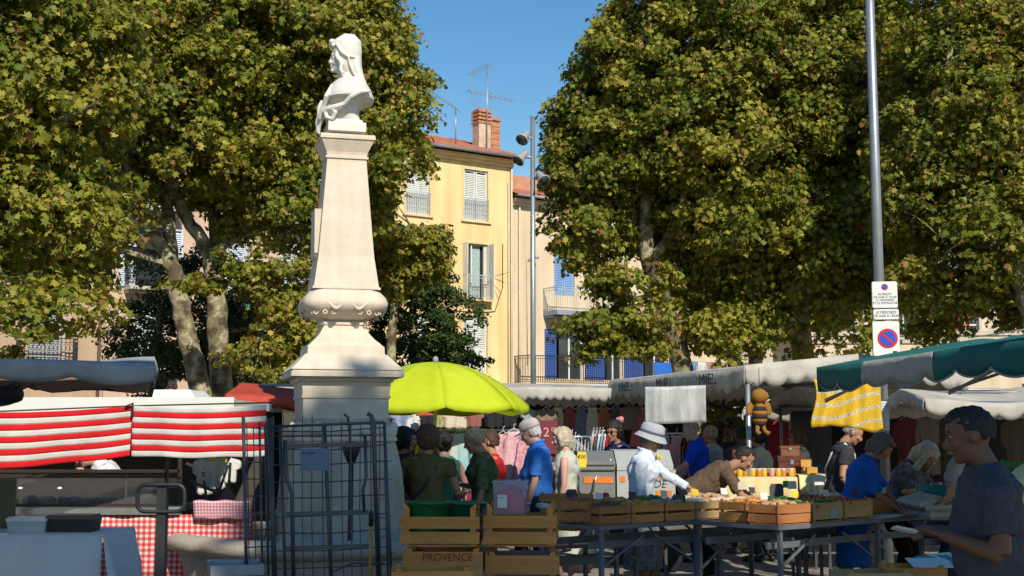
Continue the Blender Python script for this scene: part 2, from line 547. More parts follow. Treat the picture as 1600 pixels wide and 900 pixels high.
# string courses and cables on the facade
q = MB()
xx = hz(795, 300)[0]
q.tube([(9.2 - .5, -.03, rows[1][0] + 2.5), (9.2 - .5, -.03, rows[1][0] + .6), (9.2 - .9, -.03, rows[1][0] - .45), (9.2 - 1.6, -.03, rows[1][0] - .55), (4.0, -.03, rows[1][0] - .5)], .018, 5)
q.build('cable', iron, yh)
q = MB(); q.tube([(9.12, -.09, Ht), (9.12, -.09, 0)], .05, 8); q.tube([(8.97, -.08, Ht - 1), (8.97, -.08, 2.5)], .025, 6); q.build('drainpipe', mat('cream_pipe', (0.55, .47, .34), .6), yh)
# chimneys: parts of the roof
brick = mat('chimney_brick', (0.42, 0.19, 0.10), .9, .3, 6, .4, 20)
plast = mat('chimney_plaster', (0.50, 0.38, 0.28), .9, .25, 3, .3)
roof = [k for k in KIDS[yh.name] if k.name.startswith('roof')][0]
cx, _ = hz(752, 200); cx += .95
ch = MB(); ch.box(cx - .3, cx + .32, 1.2, 1.75, Ht + .2, Ht + 1.80); ch.build('chimney', plast, roof)
ch = MB()
for q in range(4): ch.box(cx - .34, cx + .36, 1.16, 1.79, Ht + 1.803 + q * .17, Ht + 1.803 + q * .17 + .1)
for q in range(4): ch.box(cx - .26, cx + .28, 1.24, 1.71, Ht + 1.80 + q * .17 - .02, Ht + 1.80 + q * .17 + .16)
ch.build('chimney_cap', brick, roof)
cx2, _ = hz(769, 200); cx2 += 1.2
ch = MB()
for q in range(13): 
    e = .02 if q % 2 else 0
    ch.box(cx2 - .2 - e, cx2 + .24 + e, 1.6 - e, 2.05 + e, Ht + .3 + q * .14, Ht + .3 + q * .14 + .138)
ch.box(cx2 - .27, cx2 + .3, 1.52, 2.12, Ht + 2.12, Ht + 2.26)
ch.build('chimney', brick, roof)
metal = mat('antenna_metal', (0.35, 0.36, 0.38), .4, .2, 8, metal=.6)
an = empty('television_antenna', yh.matrix_world @ Vector((0, 0, 0)), 0, 'tall two tier television antenna strapped to the plastered chimney', 'antenna')
an.location = fpt(s0 + cx + .05, -1.1, Ht + .4); an.rotation_euler = (0, 0, FA)
q = MB(); q.tube([(0, 0, 0), (0, 0, 4.1)], .028, 6); q.tube([(.25, .1, 1.5), (.25, .1, 2.9)], .02, 5); q.build('mast', metal, an)
q = MB()
q.bar((.1, 0, 4.1), (-1.1, -.3, 3.35), .03)
for k in range(12):
    p = Vector((.1, 0, 4.1)).lerp(Vector((-1.1, -.3, 3.35)), k / 11); q.bar(p + Vector((-.05, .3, .12)), p + Vector((.05, -.3, -.12)), .014)
q.build('yagi', metal, an)
q = MB()
q.bar((-.9, .1, 2.75), (1.35, -.1, 2.6), .04)
for k in range(10):
    p = Vector((-.9, .1, 2.75)).lerp(Vector((1.35, -.1, 2.6)), k / 9); q.bar(p + Vector((0, .3, .02)), p + Vector((0, -.3, -.02)), .014)
q.bar((-.9, .0, 2.2), (-.2, 0, 2.05), .02); q.bar((-.9, .2, 3.0), (-.9, -.2, 2.4), .02)
q.build('yagi', metal, an)
an = empty('television_antenna', fpt(s0 + hz(711, 200)[0] + .4, -.6, Ht + .5), FA, 'small television antenna on the tiles left of the chimneys', 'antenna')
q = MB(); q.tube([(0, 0, 0), (0, 0, 1.6)], .03, 6); q.build('mast', metal, an)
q = MB(); q.bar((.1, 0, 1.55), (-1.1, 0, 2.05), .03)
for k in range(9):
    p = Vector((.1, 0, 1.55)).lerp(Vector((-1.1, 0, 2.05)), k / 8); q.bar(p + Vector((0, .25, .22)), p + Vector((0, -.25, -.2)), .014)
q.build('yagi', metal, an)

# the cream house with blue shutters
Hc = 11.9
def hc(px, py): return fpx(px, py, 0.0)
def zc(px, py): return hc(px, py)[1]
bx = [hc(865, 400)[0], hc(897, 400)[0], hc(1010, 440)[0], hc(1042, 440)[0]]
r1 = (zc(880, 462), zc(880, 370)); r2 = (zc(880, 592), zc(880, 515))
holes = [(bx[0], bx[1], *r1), (bx[2], bx[3], *r1), (bx[0] + .1, bx[1] + .5, *r2), (bx[2] - .3, bx[3], *r2), (5.0, 6.1, *r2), (.8, 3.2, 0, 2.6), (4.6, 9.0, 0, 2.6), (10.3, 12.2, 0, 2.6)]
chs = house('town_house', 'cream plastered house with blue shutters and long balconies', 0.02, 12.6, 9, Hc, cream, holes)
for k, (a, b) in enumerate(((bx[0], bx[1]), (bx[2], bx[3]))):
    shutters(chs, a, b, r1[0], r1[1], blue_shut, leaves=2, louver=(.05, .97))
    q = MB(); q.box(a - .1, b + .1, -.04, .02, r1[1] + .003, r1[1] + .12); q.build('lintel', cream, chs)
for a, b, open_ in ((bx[0] + .1, bx[1] + .5, 1), (bx[2] - .3, bx[3], 0), (5.0, 6.1, 1)):
    q = MB(); q.box(a + .3, b - .05, .2, .26, r2[0], r2[1]); q.build('window', glass, chs)
    q = MB()
    for x in (a, (a + b) / 2, b - .08): q.box(x, x + .08, .14, .19, r2[0], r2[1])
    q.build('window_frame', white_paint, chs)
    w_ = .62
    for x in ((a - w_ - .02), (b + .02)):
        shutters(chs, x, x + w_, r2[0], r2[1], blue_dark, leaves=1, louver=(.05, .97), y=-.06)
zb = zc(900, 490)
slab(chs, hc(848, 480)[0], 12.2, 1.0, zb, mat('pale_blue_slab', (0.25, 0.28, 0.34), .8), .2)
rail(chs, hc(848, 480)[0], 12.2, 1.0, zb, 1.0, grey_rail, depth=1, step=.12)
zb2 = zc(900, 603)
slab(chs, hc(765, 600)[0] - 1.3, 12.4, 1.1, zb2, stone, .2)
rail(chs, .1, 12.4, 1.1, zb2, 1.2, iron, depth=1, step=.12, ornate=False)
q = MB(); q.box(7.0, 8.2, -1.15, -1.10, zb2 + .2, zb2 + 1.1); q.build('balcony_screen', mat('blue_canvas', (0.02, 0.13, 0.5), .8, .1, 4), chs)
for k, x in enumerate((9.0, 9.6, 10.2)):
    q = MB(); q.grid([[(x + .5 * u / 4, -1.17 - .02 * math.sin(u * 2 + v), zb2 + 1.2 - .7 * v / 4) for u in range(5)] for v in range(5)], .01)
    q.build('hung_washing', mat('washing_%d' % k, ((.1, .2, .45), (.5, .5, .5), (.3, .15, .3))[k], .9), chs)
for a, b in ((.8, 3.2), (4.6, 9.0), (10.3, 12.2)):
    q = MB(); q.box(a, b, .2, .26, 0, 2.6); q.build('shop_front', glass, chs)
q = MB(); q.tube([(.32, -.09, Hc), (.32, -.09, 0)], .05, 8); q.tube([(.75, -.06, 9.2), (.75, -.06, 4.6)], .02, 6); q.tube([(.75, -.06, 9.2), (1.1, -.3, 9.5)], .02, 6); q.build('drainpipe', mat('cream_pipe', (0.6, .5, .4)), chs)
for lx, lz, rr in ((1.05, 9.3, 0), ):
    q = MB(); q.ell((lx, -.35, lz), (.12, .08, .06)); q.build('wall_lamp', metal, chs)
# small penthouse with a tiled roof seen above the cream house
q = MB(); q.box(.1, 3.6, .8, 5, Hc + .003, Hc + 1.2); q.build('roof_storey', mat('brick_red_plaster', (0.46, .22, .14), .9, .2, 2, .3), chs)

# houses to the left, behind the trees
def left_house(s0, s1, H, wallm, label, shut, floors, cols, railm, ornate, bal=.35):
    holes = []; W = s1 - s0
    for c in cols:
        for z in floors: holes.append((c, c + 1.1, z, z + 2.25))
        holes.append((c - .3, c + 1.6, 0, 2.6))
    h = house('town_house', label, s0, s1, 9, H, wallm, holes)
    for i, c in enumerate(cols):
        for j, z in enumerate(floors):
            q = MB(); q.box(c - .12, c - .003, -.04, .03, z, z + 2.37); q.box(c + 1.103, c + 1.22, -.04, .03, z, z + 2.37); q.box(c, c + 1.1, -.04, .03, z + 2.253, z + 2.37); q.build('window_frame', mat('pale_surround', (.5, .42, .33), .8), h)
            if (i + j) % 3 == 1:
                q = MB(); q.box(c, c + 1.1, .2, .26, z, z + 2.25); q.build('window', glass, h)
                shutters(h, c - .62, c - .05, z, z + 2.25, shut, leaves=1, louver=(.05, .97), y=-.08)
                shutters(h, c + 1.15, c + 1.72, z, z + 2.25, shut, leaves=1, louver=(.05, .97), y=-.08)
            else:
                shutters(h, c, c + 1.1, z, z + 2.25, shut, leaves=2, louver=(.1, .97))
            slab(h, c - .4, c + 1.5, bal, z - .02, stone, .12)
            rail(h, c - .4, c + 1.5, bal, z, 1.0, railm, depth=1, step=.13, ornate=ornate)
        q = MB(); q.box(c - .3, c + 1.6, .2, .26, 0, 2.6); q.build('shop_front', glass, h)
    q = MB(); q.tube([(W - .2, -.09, H), (W - .2, -.09, 0)], .06, 8); q.build('drainpipe', mat('brown_pipe', (.16, .10, .07)), h)
    return h
left_house(-17.4, -9.22, 12.6, pink, 'pink plastered house behind the plane trees with scrolled iron balconies', mat('white_blue_shutter', (.50, .56, .62), .6), (4.0, 6.9, 10.0 - .2), (1.0, 4.2, 6.6), iron, True, .7)
left_house(-27, -17.42, 13.2, ochre, 'ochre house at the far left behind the leaves with grey shutters', mat('grey_shutter', (.36, .36, .36), .6), (3.9, 7.2, 10.3), (.9, 3.9, 7.0), iron, True, .6)
left_house(-38, -27.02, 12.4, greyst, 'beige end house mostly outside the picture on the left', pale_shut, (3.9, 7.2, 9.9), (1.0, 4.5, 8.0), iron, False)

# green pharmacy style neon sign
ns = empty('neon_sign', at(385, 485, 43.0), FA, 'narrow green lit hanging shop sign seen between the plane trunks', 'sign')
q = MB(); q.box(-.10, .10, -.05, .05, -.5, .5); q.box(-.05, .05, -.02, .5, .1, .16); q.build('sign_box', mat('sign_black', (.02, .03, .03), .4), ns)
q = MB()
neon = emit('green_neon', (0.02, 0.75, 0.30), 0.9)
for k in range(4):
    z = .36 - k * .24
    q.tube([(-.06, -.06, z - .07), (-.02, -.06, z + .07), (.03, -.06, z - .03), (.07, -.06, z + .06)], .012, 5)
    q.tube([(-.07, -.06, z - .09), (.06, -.06, z - .09)], .010, 5)
q.build('neon_tube', neon, ns)

# the town hall side, on the right behind the trees: pale stone with tall windows
h2o = Vector((11.2, 62.6, 0))
def h2(px, py):
    a = at(px, py, 62.6); return a.x - h2o.x, a.z
holes = []
for k in range(9):
    x = 1.3 + k * 3.05
    holes += [(x, x + 1.25, 5.6, 8.3), (x, x + 1.25, 9.9, 12.0), (x - .1, x + 1.35, 1.0, 4.1)]
th = house('town_hall', 'long pale stone building behind the right hand trees with flags and string courses', 0, 28.5, 12, 13.4, stucco('pale_stone', (0.60, 0.50, 0.38), .08), holes, origin=h2o, rz=0.0)
q = MB(); q.box(0, 28.5, -.16, -.003, 4.75, 5.05); q.box(0, 28.5, -.10, -.003, 4.55, 4.75); q.box(0, 28.5, -.1, -.003, 9.0, 9.2); q.build('string_course', stone, th)
for k in range(9):
    x = 1.3 + k * 3.05
    for z0, z1 in ((5.6, 8.3), (9.9, 12.0), (1.0, 4.1)):
        xa, xb = (x, x + 1.25) if z0 != 1.0 else (x - .1, x + 1.35)
        q = MB(); q.box(xa, xb, .2, .26, z0, z1); w_ = q.build('window', glass, th)
        q = MB()
        for xx in (xa, (xa + xb) / 2 - .03, xb - .07): q.box(xx, xx + .07, .13, .19, z0, z1)
        q.box(xa, xb, .132, .188, (z0 + z1) / 2, (z0 + z1) / 2 + .07)
        q.build('window_frame', white_paint, w_)
        if z0 == 5.6:
            q = MB(); q.box(xa - .14, xa - .003, -.07, .02, z0, z1 + .14); q.box(xb + .003, xb + .14, -.07, .02, z0, z1 + .14); q.box(xa, xb, -.07, .02, z1 + .003, z1 + .14); q.build('window_surround', stone, th)
            shutters(th, xa - .75, xa - .16, z0, z1, green_shut, leaves=1, louver=(.05, .97), y=-.1)
for x in (1.0, 10.1, 19.3):
    q = MB(); q.box(x, x + .5, -.1, -.003, 0, 13.0); q.build('pilaster', stone, th)
fl = empty('flag_cluster', at(1476, 510, 61.5), 0, 'tricolour flags on slanted poles on the pale building front', 'flags')
for k in range(3):
    t = empty('flagpole', (0, 0, 0)) if 0 else None
    q = MB(); q.tube([(0, .6, -1.2), ((k - 1) * .5, -.6, 1.0)], .03, 6); q.build('flagpole', white_paint, fl)
    q = MB()
    for c in range(3):
        q.cur = c
        q.grid([[((k - 1) * .5 + .02 + .22 * (c + u / 4) * .7, -.6 + .06 * math.sin(c * 3 + u), .95 - 1.4 * v / 5 - .1 * c) for u in range(5)] for v in range(6)], .008)
    q.build('flag', [mat('flag_blue', (.02, .08, .45)), mat('flag_white', (.7, .7, .7)), mat('flag_red', (.6, .02, .03))], fl)
# a low pale hall further right, nearer
sh = house('market_hall', 'low pale stone hall right of the sign with a plain cornice', 0, 9, 6, 5.6, stucco('warm_stone', (0.62, 0.50, 0.36), .1), [(1.2, 2.2, 1.6, 3.4), (4.0, 5.0, 1.6, 3.4), (6.8, 7.8, 1.6, 3.4)], origin=Vector((11.5, 52, 0)), rz=R(-3), roof=0)
for x in (1.2, 4.0, 6.8):
    q = MB(); q.box(x, x + 1, .2, .26, 1.6, 3.4); q.build('window', glass, sh)
q = MB(); q.box(-.1, 9.1, -.15, 6.1, 5.603, 5.8); q.box(-.05, 9.05, -.08, -.003, 5.3, 5.6); q.build('cornice', stone, sh)
# ------------------------------------------------------------------ monument
marble = mat('weathered_marble', (0.55, 0.46, 0.36), 0.75, col2=(0.66, 0.57, 0.46), scale=3.0, bump=0.15, bscale=60)
marble_w = mat('white_marble', (0.56, 0.53, 0.48), 0.6, col2=(0.66, 0.63, 0.57), scale=4.0, bump=0.08, bscale=60)
basin_st = mat('basin_stone', (0.32, 0.27, 0.21), 0.8, col2=(0.42, 0.36, 0.29), scale=3.0, bump=0.4, bscale=40)
stucco('', None, base=marble, amt=.4, hi=7)
MC = Vector((-1.60, 12.0, 0)); MR = R(15)
mon = empty('monument', MC, MR, 'white marble bust of a woman in a soft cap on a tall stone pedestal', 'monument')
def zc_(py, D): return at(545, py, D).z
# (pixel row, width of the front face in pixels, optional corner rounding)
prof = [(209, 83), (212, 85), (216, 85), (217, 81), (221, 78), (229, 71), (237, 64), (243, 61), (243.5, 66), (247, 66), (248, 61), (253, 61),
        (340, 75), (400, 85), (447, 99), (448, 104), (451, 104)]
def ring(h, z, r=0.0, n=6):
    """square ring with rounded corners"""
    pts = []
    for k, (sx, sy) in enumerate(((1, 1), (-1, 1), (-1, -1), (1, -1))):
        c = Vector((sx * (h - r), sy * (h - r), z))
        a0 = (math.atan2(sy, sx)) - math.pi / 4
        for q in range(n + 1):
            a = a0 + math.pi / 2 * q / n
            pts.append(c + Vector((math.cos(a) * r, math.sin(a) * r, 0)))
    return pts
def conv(rows_, rr):
    rings = []
    for y, w in rows_:
        h = w / 1.93 / 2000 * 11.5
        h = w / (1.93 * 2000.0 / (12 - h))
        rings.append(ring(h, zc_(y, 12 - h), rr if not callable(rr) else rr(h)))
    return rings
b = MB(); b.loft(list(reversed(conv(prof, .004))), smooth=False); b.build('shaft', marble, mon)
# scalloped frieze under the top slab
b = MB()
hF = .185
for side in range(4):
    Mr = Matrix.Rotation(side * math.pi / 2, 4, 'Z')
    for k in range(9):
        x = -hF * .9 + 2 * hF * .9 * k / 8
        b.ell(Mr @ Vector((x, -hF * 1.13, zc_(227, 11.8))), (.014, .014, .022), 8, 6)
b.build('frieze', marble, mon)
# inscription panel on the left face
b = MB()
for side in (3,):
    Mr = Matrix.Rotation(-math.pi / 2, 4, 'Z')
    z1, z0 = zc_(326, 11.8), zc_(402, 11.8)
    b.prism([(-.17, z0 + .04), (-.13, z0), (.13, z0), (.17, z0 + .04), (.14, z1), (-.14, z1)], -.287, -.18, Mr)
b.build('panel', marble, mon)
bulb = [(451, 100), (455, 110), (462, 124), (470, 131), (478, 129), (486, 112), (492, 92), (497, 75), (500, 68), (502, 66)]
b = MB(); b.loft(list(reversed(conv(bulb, lambda h: h * .38))), smooth=True); b.build('bowl_moulding', marble, mon)
# carved scrolls on the bulb
b = MB()
for side in range(4):
    Mr = Matrix.Rotation(side * math.pi / 2, 4, 'Z')
    z = zc_(480, 11.7)
    for sx in (-1, 1):
        pts = [Mr @ Vector((sx * (.02 + .3 * t), -.378 + .1 * max(0, t - .5) ** 1.5 * 2 - .0, z + .035 * math.cos(t * 11) * (1 - .4 * t) + .01)) for t in [q / 14 for q in range(15)]]
        b.tube(pts, [.012 + .008 * math.sin(q / 14 * math.pi) for q in range(15)], 6)
        for tt in (.12, .2, .28): 
            c = Mr @ Vector((sx * tt, -.355 + (.04 if tt > .22 else 0), z - .05)); b.tube([c + Mr.to_3x3() @ Vector((.018 * math.cos(a), 0, .018 * math.sin(a))) for a in [q * .9 for q in range(7)]], .007, 5, closed=True)
b.build('carved_scroll', marble, mon)
low = [(502, 71), (507, 71), (508, 66), (515, 68), (522, 76), (530, 90), (536, 104), (540, 112), (541, 116), (553, 117), (553.5, 124), (560, 136), (568, 152), (574, 166), (577, 171), (578, 166), (580, 166), (581, 171), (588, 171), (589, 166), (590, 146), (596, 140), (597, 134), (617, 131), (618, 134), (622, 134), (623, 129), (655, 129)]
b = MB(); b.loft(list(reversed(conv(low, .004))), smooth=False); b.build('pedestal', marble, mon)
# the plinth: a carved collar then a body that widens downward
def hw(px_w, D): return px_w / 1.93 / 2000 * D
b = MB()
rings = []
for z, h in ((.0, .62), (.62, .62), (.66, .60), (.72, .57), (.88, .555), (.9, .53), (1.28, .50), (1.50, .455), (1.6, .43), (1.75, .39)):
    rings.append(ring(h, z, .006))
stucco('', None, base=mat('plinth_stone', (0.40, 0.34, 0.27), .85, col2=(.50, .43, .35), scale=2.5, bump=.35, bscale=30), amt=1.0, hi=5)
b.loft(rings, smooth=False); b.build('plinth', mat('plinth_stone', (0.40, 0.34, 0.27), .85, col2=(.50, .43, .35), scale=2.5, bump=.35, bscale=30), mon)
b = MB()
rr = random.Random(3)
for side in range(4):
    Mr = Matrix.Rotation(side * math.pi / 2, 4, 'Z')
    for k in range(16):
        b.ell(Mr @ Vector((-.42 + .84 * k / 15, -.43 + rr.uniform(-.01, .01), 1.64 + rr.uniform(-.03, .03))), (.045, .045, .05 + rr.uniform(0, .02)), 8, 6)
    b.box(-.46, .46, -.46, -.30, 1.545, 1.575, Mr)
cc = b.build('carved_garland', marble, mon); remesh(cc, .012, 2)

# the bust, sculpted from its profile facing left (local: faces -X in world; mon is turned by MR)
bust_root = empty('bust_pivot', (0, 0, 0)) if 0 else None
BZ = zc_(208, 12.0)
S = 12.0 / 2000.0
def bx_(px): return (px - 541) * S          # along picture x
def bz_(py): return zc_(py, 12.0)
bust = MB()
def dense(rows_, k=5):
    out = []
    for i in range(len(rows_) - 1):
        p0, p1, p2, p3 = rows_[max(i - 1, 0)], rows_[i], rows_[i + 1], rows_[min(i + 2, len(rows_) - 1)]
        for q in range(k):
            f = q / k
            out.append(tuple(.5 * (2 * b_ + (c_ - a_) * f + (2 * a_ - 5 * b_ + 4 * c_ - d_) * f * f + (3 * b_ - a_ - 3 * c_ + d_) * f ** 3) for a_, b_, c_, d_ in zip(p0[:4], p1[:4], p2[:4], p3[:4])))
    out.append(tuple(rows_[-1][:4]))
    return out
def sect(py, xf, xb, half, shift=0.0, p=2.0, n=44, y0=0.0):
    """cross-section between front xf and back xb (picture pixels), half its half thickness in depth (m)"""
    a, c = bx_(xf), bx_(xb); cx, rx = (a + c) / 2, (c - a) / 2
    pts = []
    for k in range(n):
        t = 2 * math.pi * k / n
        ct, st = math.cos(t), math.sin(t)
        pts.append(Vector((cx + rx * math.copysign(abs(ct) ** (2 / p), ct), y0 + half * math.copysign(abs(st) ** (2 / p), st), bz_(py))))
    return pts
# head: crown of the cap down to the chin
head = [(53.6, 543, 547, .006), (55, 538, 551, .03), (57, 531, 557, .06), (61, 527, 561, .085), (67, 523, 564, .105), (74, 521, 565, .115), (80, 520, 566, .118), (86, 520, 566, .115), (92, 520.5, 566, .108), (98, 520, 566, .10), (104, 520.5, 565.5, .092), (110, 523, 566, .08), (114, 526, 567, .07)]
bust.loft([sect(*r_) for r_ in dense(head)])
# face mask projecting forward
face = [(76, 522, 548, .06), (82, 518.5, 548, .068), (86, 517.8, 548, .07), (90, 518.5, 548, .07), (95, 518.8, 548, .068), (100, 518.6, 548, .064), (105, 518.8, 547, .058), (109, 519.5, 545, .05), (112, 521, 542, .038), (114, 524, 540, .025)]
bust.loft([sect(*r_) for r_ in dense(face)])
# nose, lips, chin
bust.loft([sect(86, 517, 523, .014), sect(92, 515.2, 523, .018), sect(96.5, 513.2, 523, .023), sect(99, 513.4, 523, .025), sect(101, 516.5, 523, .018)])
bust.ell((bx_(517.8), 0, bz_(103.3)), (.010, .026, .007)); bust.ell((bx_(518.0), 0, bz_(105.4)), (.010, .022, .007))
bust.ell((bx_(520), 0, bz_(110.5)), (.022, .030, .020))
for s_ in (-1, 1):
    bust.ell((bx_(520.6), s_ * .032, bz_(92)), (.012, .016, .008))
    bust.ell((bx_(524.5), s_ * .05, bz_(99)), (.026, .016, .026))
    bust.ell((bx_(519.2), s_ * .032, bz_(87.5)), (.012, .028, .006))
# hair: rolls framing the face under the cap's edge
for s_ in (-1, 1):
    for k in range(11):
        t = k / 10
        px_ = 526 + 13 * t ** 1.2 + 2 * math.sin(t * 12); py_ = 76 + 42 * t
        bust.ell((bx_(px_), s_ * (.055 + .055 * math.sin(min(1, t * 1.3) * 1.6)), bz_(py_)), (.020, .022, .022), 10, 8)
    bust.ell((bx_(551), s_ * .112, bz_(93)), (.012, .012, .015))
    bust.tube([(bx_(527), s_ * .09, bz_(72)), (bx_(536), s_ * .118, bz_(86)), (bx_(545), s_ * .122, bz_(93)), (bx_(557), s_ * .095, bz_(94))], [.014, .018, .014, .008], 8)
# the cap's soft peak flopping forward over the brow, with a rosette
bust.loft([sect(56, 533, 548, .03), sect(62, 524, 545, .075), sect(68, 518, 540, .085), sect(74, 517, 535, .07), sect(77, 519, 530, .04)])
bust.ell((bx_(519), -.02, bz_(67)), (.035, .05, .032)); bust.ell((bx_(516.5), -.02, bz_(70)), (.018, .03, .022)); bust.ell((bx_(522), -.07, bz_(74)), (.025, .02, .02))
for s_ in (-1, 1): bust.tube([(bx_(547), s_ * .115, bz_(94)), (bx_(550), s_ * .10, bz_(106)), (bx_(556), s_ * .09, bz_(118)), (bx_(566), s_ * .10, bz_(132)), (bx_(572), s_ * .12, bz_(138))], [.012, .013, .013, .012, .005], 8)
bust.tube([(bx_(530), .0, bz_(60)), (bx_(540), 0, bz_(56)), (bx_(552), 0, bz_(57)), (bx_(561), 0, bz_(66)), (bx_(564), 0, bz_(84))], [.02, .026, .026, .026, .018], 8)
# neck, with the cap's fall down the nape
bust.loft([sect(106, 527, 561, .07), sect(114, 528, 562, .065), sect(122, 528, 566, .07), sect(130, 525, 572, .10), sect(138, 520, 577, .15)])
bust.loft([sect(92, 548, 566, .085), sect(106, 550, 567, .08), sect(118, 552, 570, .07), sect(130, 556, 575, .07)])
# shoulders and chest: front edge comes down and forward, back edge bulges over the shoulder
body = [(122, 531, 566, .07, 0), (128, 526, 572, .15, 0), (134, 520, 577, .21, 0), (142, 515, 582, .27, 0), (150, 511, 585, .295, 0), (157, 508.5, 586, .30, 0), (160, 507.5, 582, .295, 0), (163, 507, 571, .25, 0), (168, 506, 565, .21, 0), (176, 506, 563, .18, 0), (184, 507, 564, .15, 0), (192, 511, 568, .12, 0), (197, 514, 570, .11, 0)]
bust.loft([sect(r_[0], r_[1], r_[2], r_[3], p=2.2) for r_ in dense(body)])
bb = bust.build('bust', marble_w, mon)
bb.rotation_euler = (0, 0, -MR)
remesh(bb, .0055, 5, 0.0, .05, .5)
# drapery: folds falling from the shoulder across the chest and over the front of the slab
d = MB()
def P_(px, py, y): return Vector((bx_(px), y, bz_(py)))
for k in range(6):
    o = k * .035
    d.tube([P_(536 - k * 2.5, 131 + k * 2, -.09 - o * .6), P_(526 - k * 2, 146 + k * 3, -.20 - o * .3), P_(516 - k, 162 + k * 3, -.22 + o * .2), P_(508 - k * .6, 178 + k * 2, -.19 + o), P_(504 - k * .5, 193, -.15 + o)], [.012, .020, .022, .02, .014], 7)
d.tube([P_(584, 150, -.18), P_(570, 155, -.27), P_(556, 162, -.27), P_(545, 172, -.24), P_(530, 177, -.24), P_(518, 179, -.22), P_(513, 184, -.20)], [.014, .024, .026, .024, .028, .026, .018], 8)
d.tube([P_(514, 182, -.20), P_(517, 192, -.21), P_(526, 194, -.21), P_(531, 185, -.23), P_(524, 178, -.23)], [.024] * 5, 8)
d.tube([P_(508, 186, -.12), P_(504, 193, -.10), P_(501, 201, -.08), P_(500, 209, -.07), P_(503, 212, -.07)], [.03, .03, .028, .022, .012], 8)
d.tube([P_(506, 160, -.06), P_(502, 170, -.06), P_(503, 183, -.08), P_(499, 195, -.05), P_(500, 205, -.04)], [.02, .028, .03, .03, .02], 8)
d.ell(P_(527, 147, -.215), (.022, .015, .022))
dr = d.build('drapery', marble_w, mon); dr.rotation_euler = (0, 0, -MR)
remesh(dr, .007, 2)
b = MB(); b.loft([ring(.18, z_, .006) for z_ in (bz_(211), bz_(197))], smooth=False)
b.loft([ring(h_, z_, .03) for h_, z_ in ((.165, bz_(197.2)), (.15, bz_(192)))], smooth=False)
b.build('socle', marble_w, mon)

# the fountain basin round the foot
bas = empty('fountain_basin', MC, MR, 'low round stone fountain basin with a rolled rim round the pedestal', 'fountain')
def lobe(a): return 1.50 + .09 * abs(math.cos(3 * a)) ** .6 
N = 96
def bring(k_r, z): return [Vector((lobe(2 * math.pi * k / N) * k_r * math.cos(2 * math.pi * k / N), lobe(2 * math.pi * k / N) * k_r * math.sin(2 * math.pi * k / N), z)) for k in range(N)]
b = MB(); b.loft([bring(.90, 0), bring(.90, .08), bring(.86, .12), bring(.88, .45), bring(.91, .58), bring(.78, .58), bring(.76, .30), bring(.5, .28)], cap=False); b.build('bowl', basin_st, bas)
b = MB(); b.loft([bring(k_, z_) for k_, z_ in ((.80, .575), (.91, .575), (.95, .60), (.975, .64), (.97, .70), (.93, .735), (.88, .74), (.83, .72), (.80, .67), (.80, .575))], cap=False)
b.build('rim', basin_st, bas)
b = MB(); b.lathe([(1.35, .40), (.2, .402)], n=48, cap=False); b.build('water', mat('dark_water', (.03, .035, .03), .08, .1, 2, spec=.6), bas)
sp = empty('drinking_spout', (at(549, 700, 10.9).x, 10.9, 0), 0, 'black iron fountain pipe with a flared head in front of the pedestal', 'spout')
q = MB(); q.tube([(0, 0, .3), (0, 0, 1.40)], .022, 8); q.lathe([(.03, 1.36), (.07, 1.46), (.085, 1.52), (.04, 1.55)], n=14); q.tube([(0, 0, 1.5), (.0, -.12, 1.53), (0, -.16, 1.46)], .018, 8); q.build('pipe', iron, sp)
# ------------------------------------------------------------------ trees
def bark_mat():
    m = bpy.data.materials.new('plane_bark'); m.use_nodes = True
    n, l = m.node_tree.nodes, m.node_tree.links
    b = n['Principled BSDF']; b.inputs['Roughness'].default_value = .85
    tc = n.new('ShaderNodeTexCoord')
    nz = n.new('ShaderNodeTexNoise'); nz.inputs['Scale'].default_value = 3.2; nz.inputs['Detail'].default_value = 4; nz.inputs['Roughness'].default_value = .55
    rp = n.new('ShaderNodeValToRGB'); rp.color_ramp.interpolation = 'CONSTANT'
    e = rp.color_ramp.elements
    e[0].position = 0; e[0].color = (.08, .055, .03, 1)
    e[1].position = .42; e[1].color = (.15, .12, .065, 1)
    for p, c in ((.49, (.22, .20, .11, 1)), (.55, (.36, .32, .20, 1)), (.62, (.26, .20, .12, 1))):
        k = e.new(p); k.color = c
    l.new(tc.outputs['Object'], nz.inputs['Vector']); l.new(nz.outputs['Fac'], rp.inputs['Fac']); l.new(rp.outputs['Color'], b.inputs['Base Color'])
    nb = n.new('ShaderNodeTexNoise'); nb.inputs['Scale'].default_value = 14; bp = n.new('ShaderNodeBump'); bp.inputs['Strength'].default_value = .5; bp.inputs['Distance'].default_value = .03
    l.new(tc.outputs['Object'], nb.inputs['Vector']); l.new(nb.outputs['Fac'], bp.inputs['Height']); l.new(bp.outputs['Normal'], b.inputs['Normal'])
    return m
bark = bark_mat()

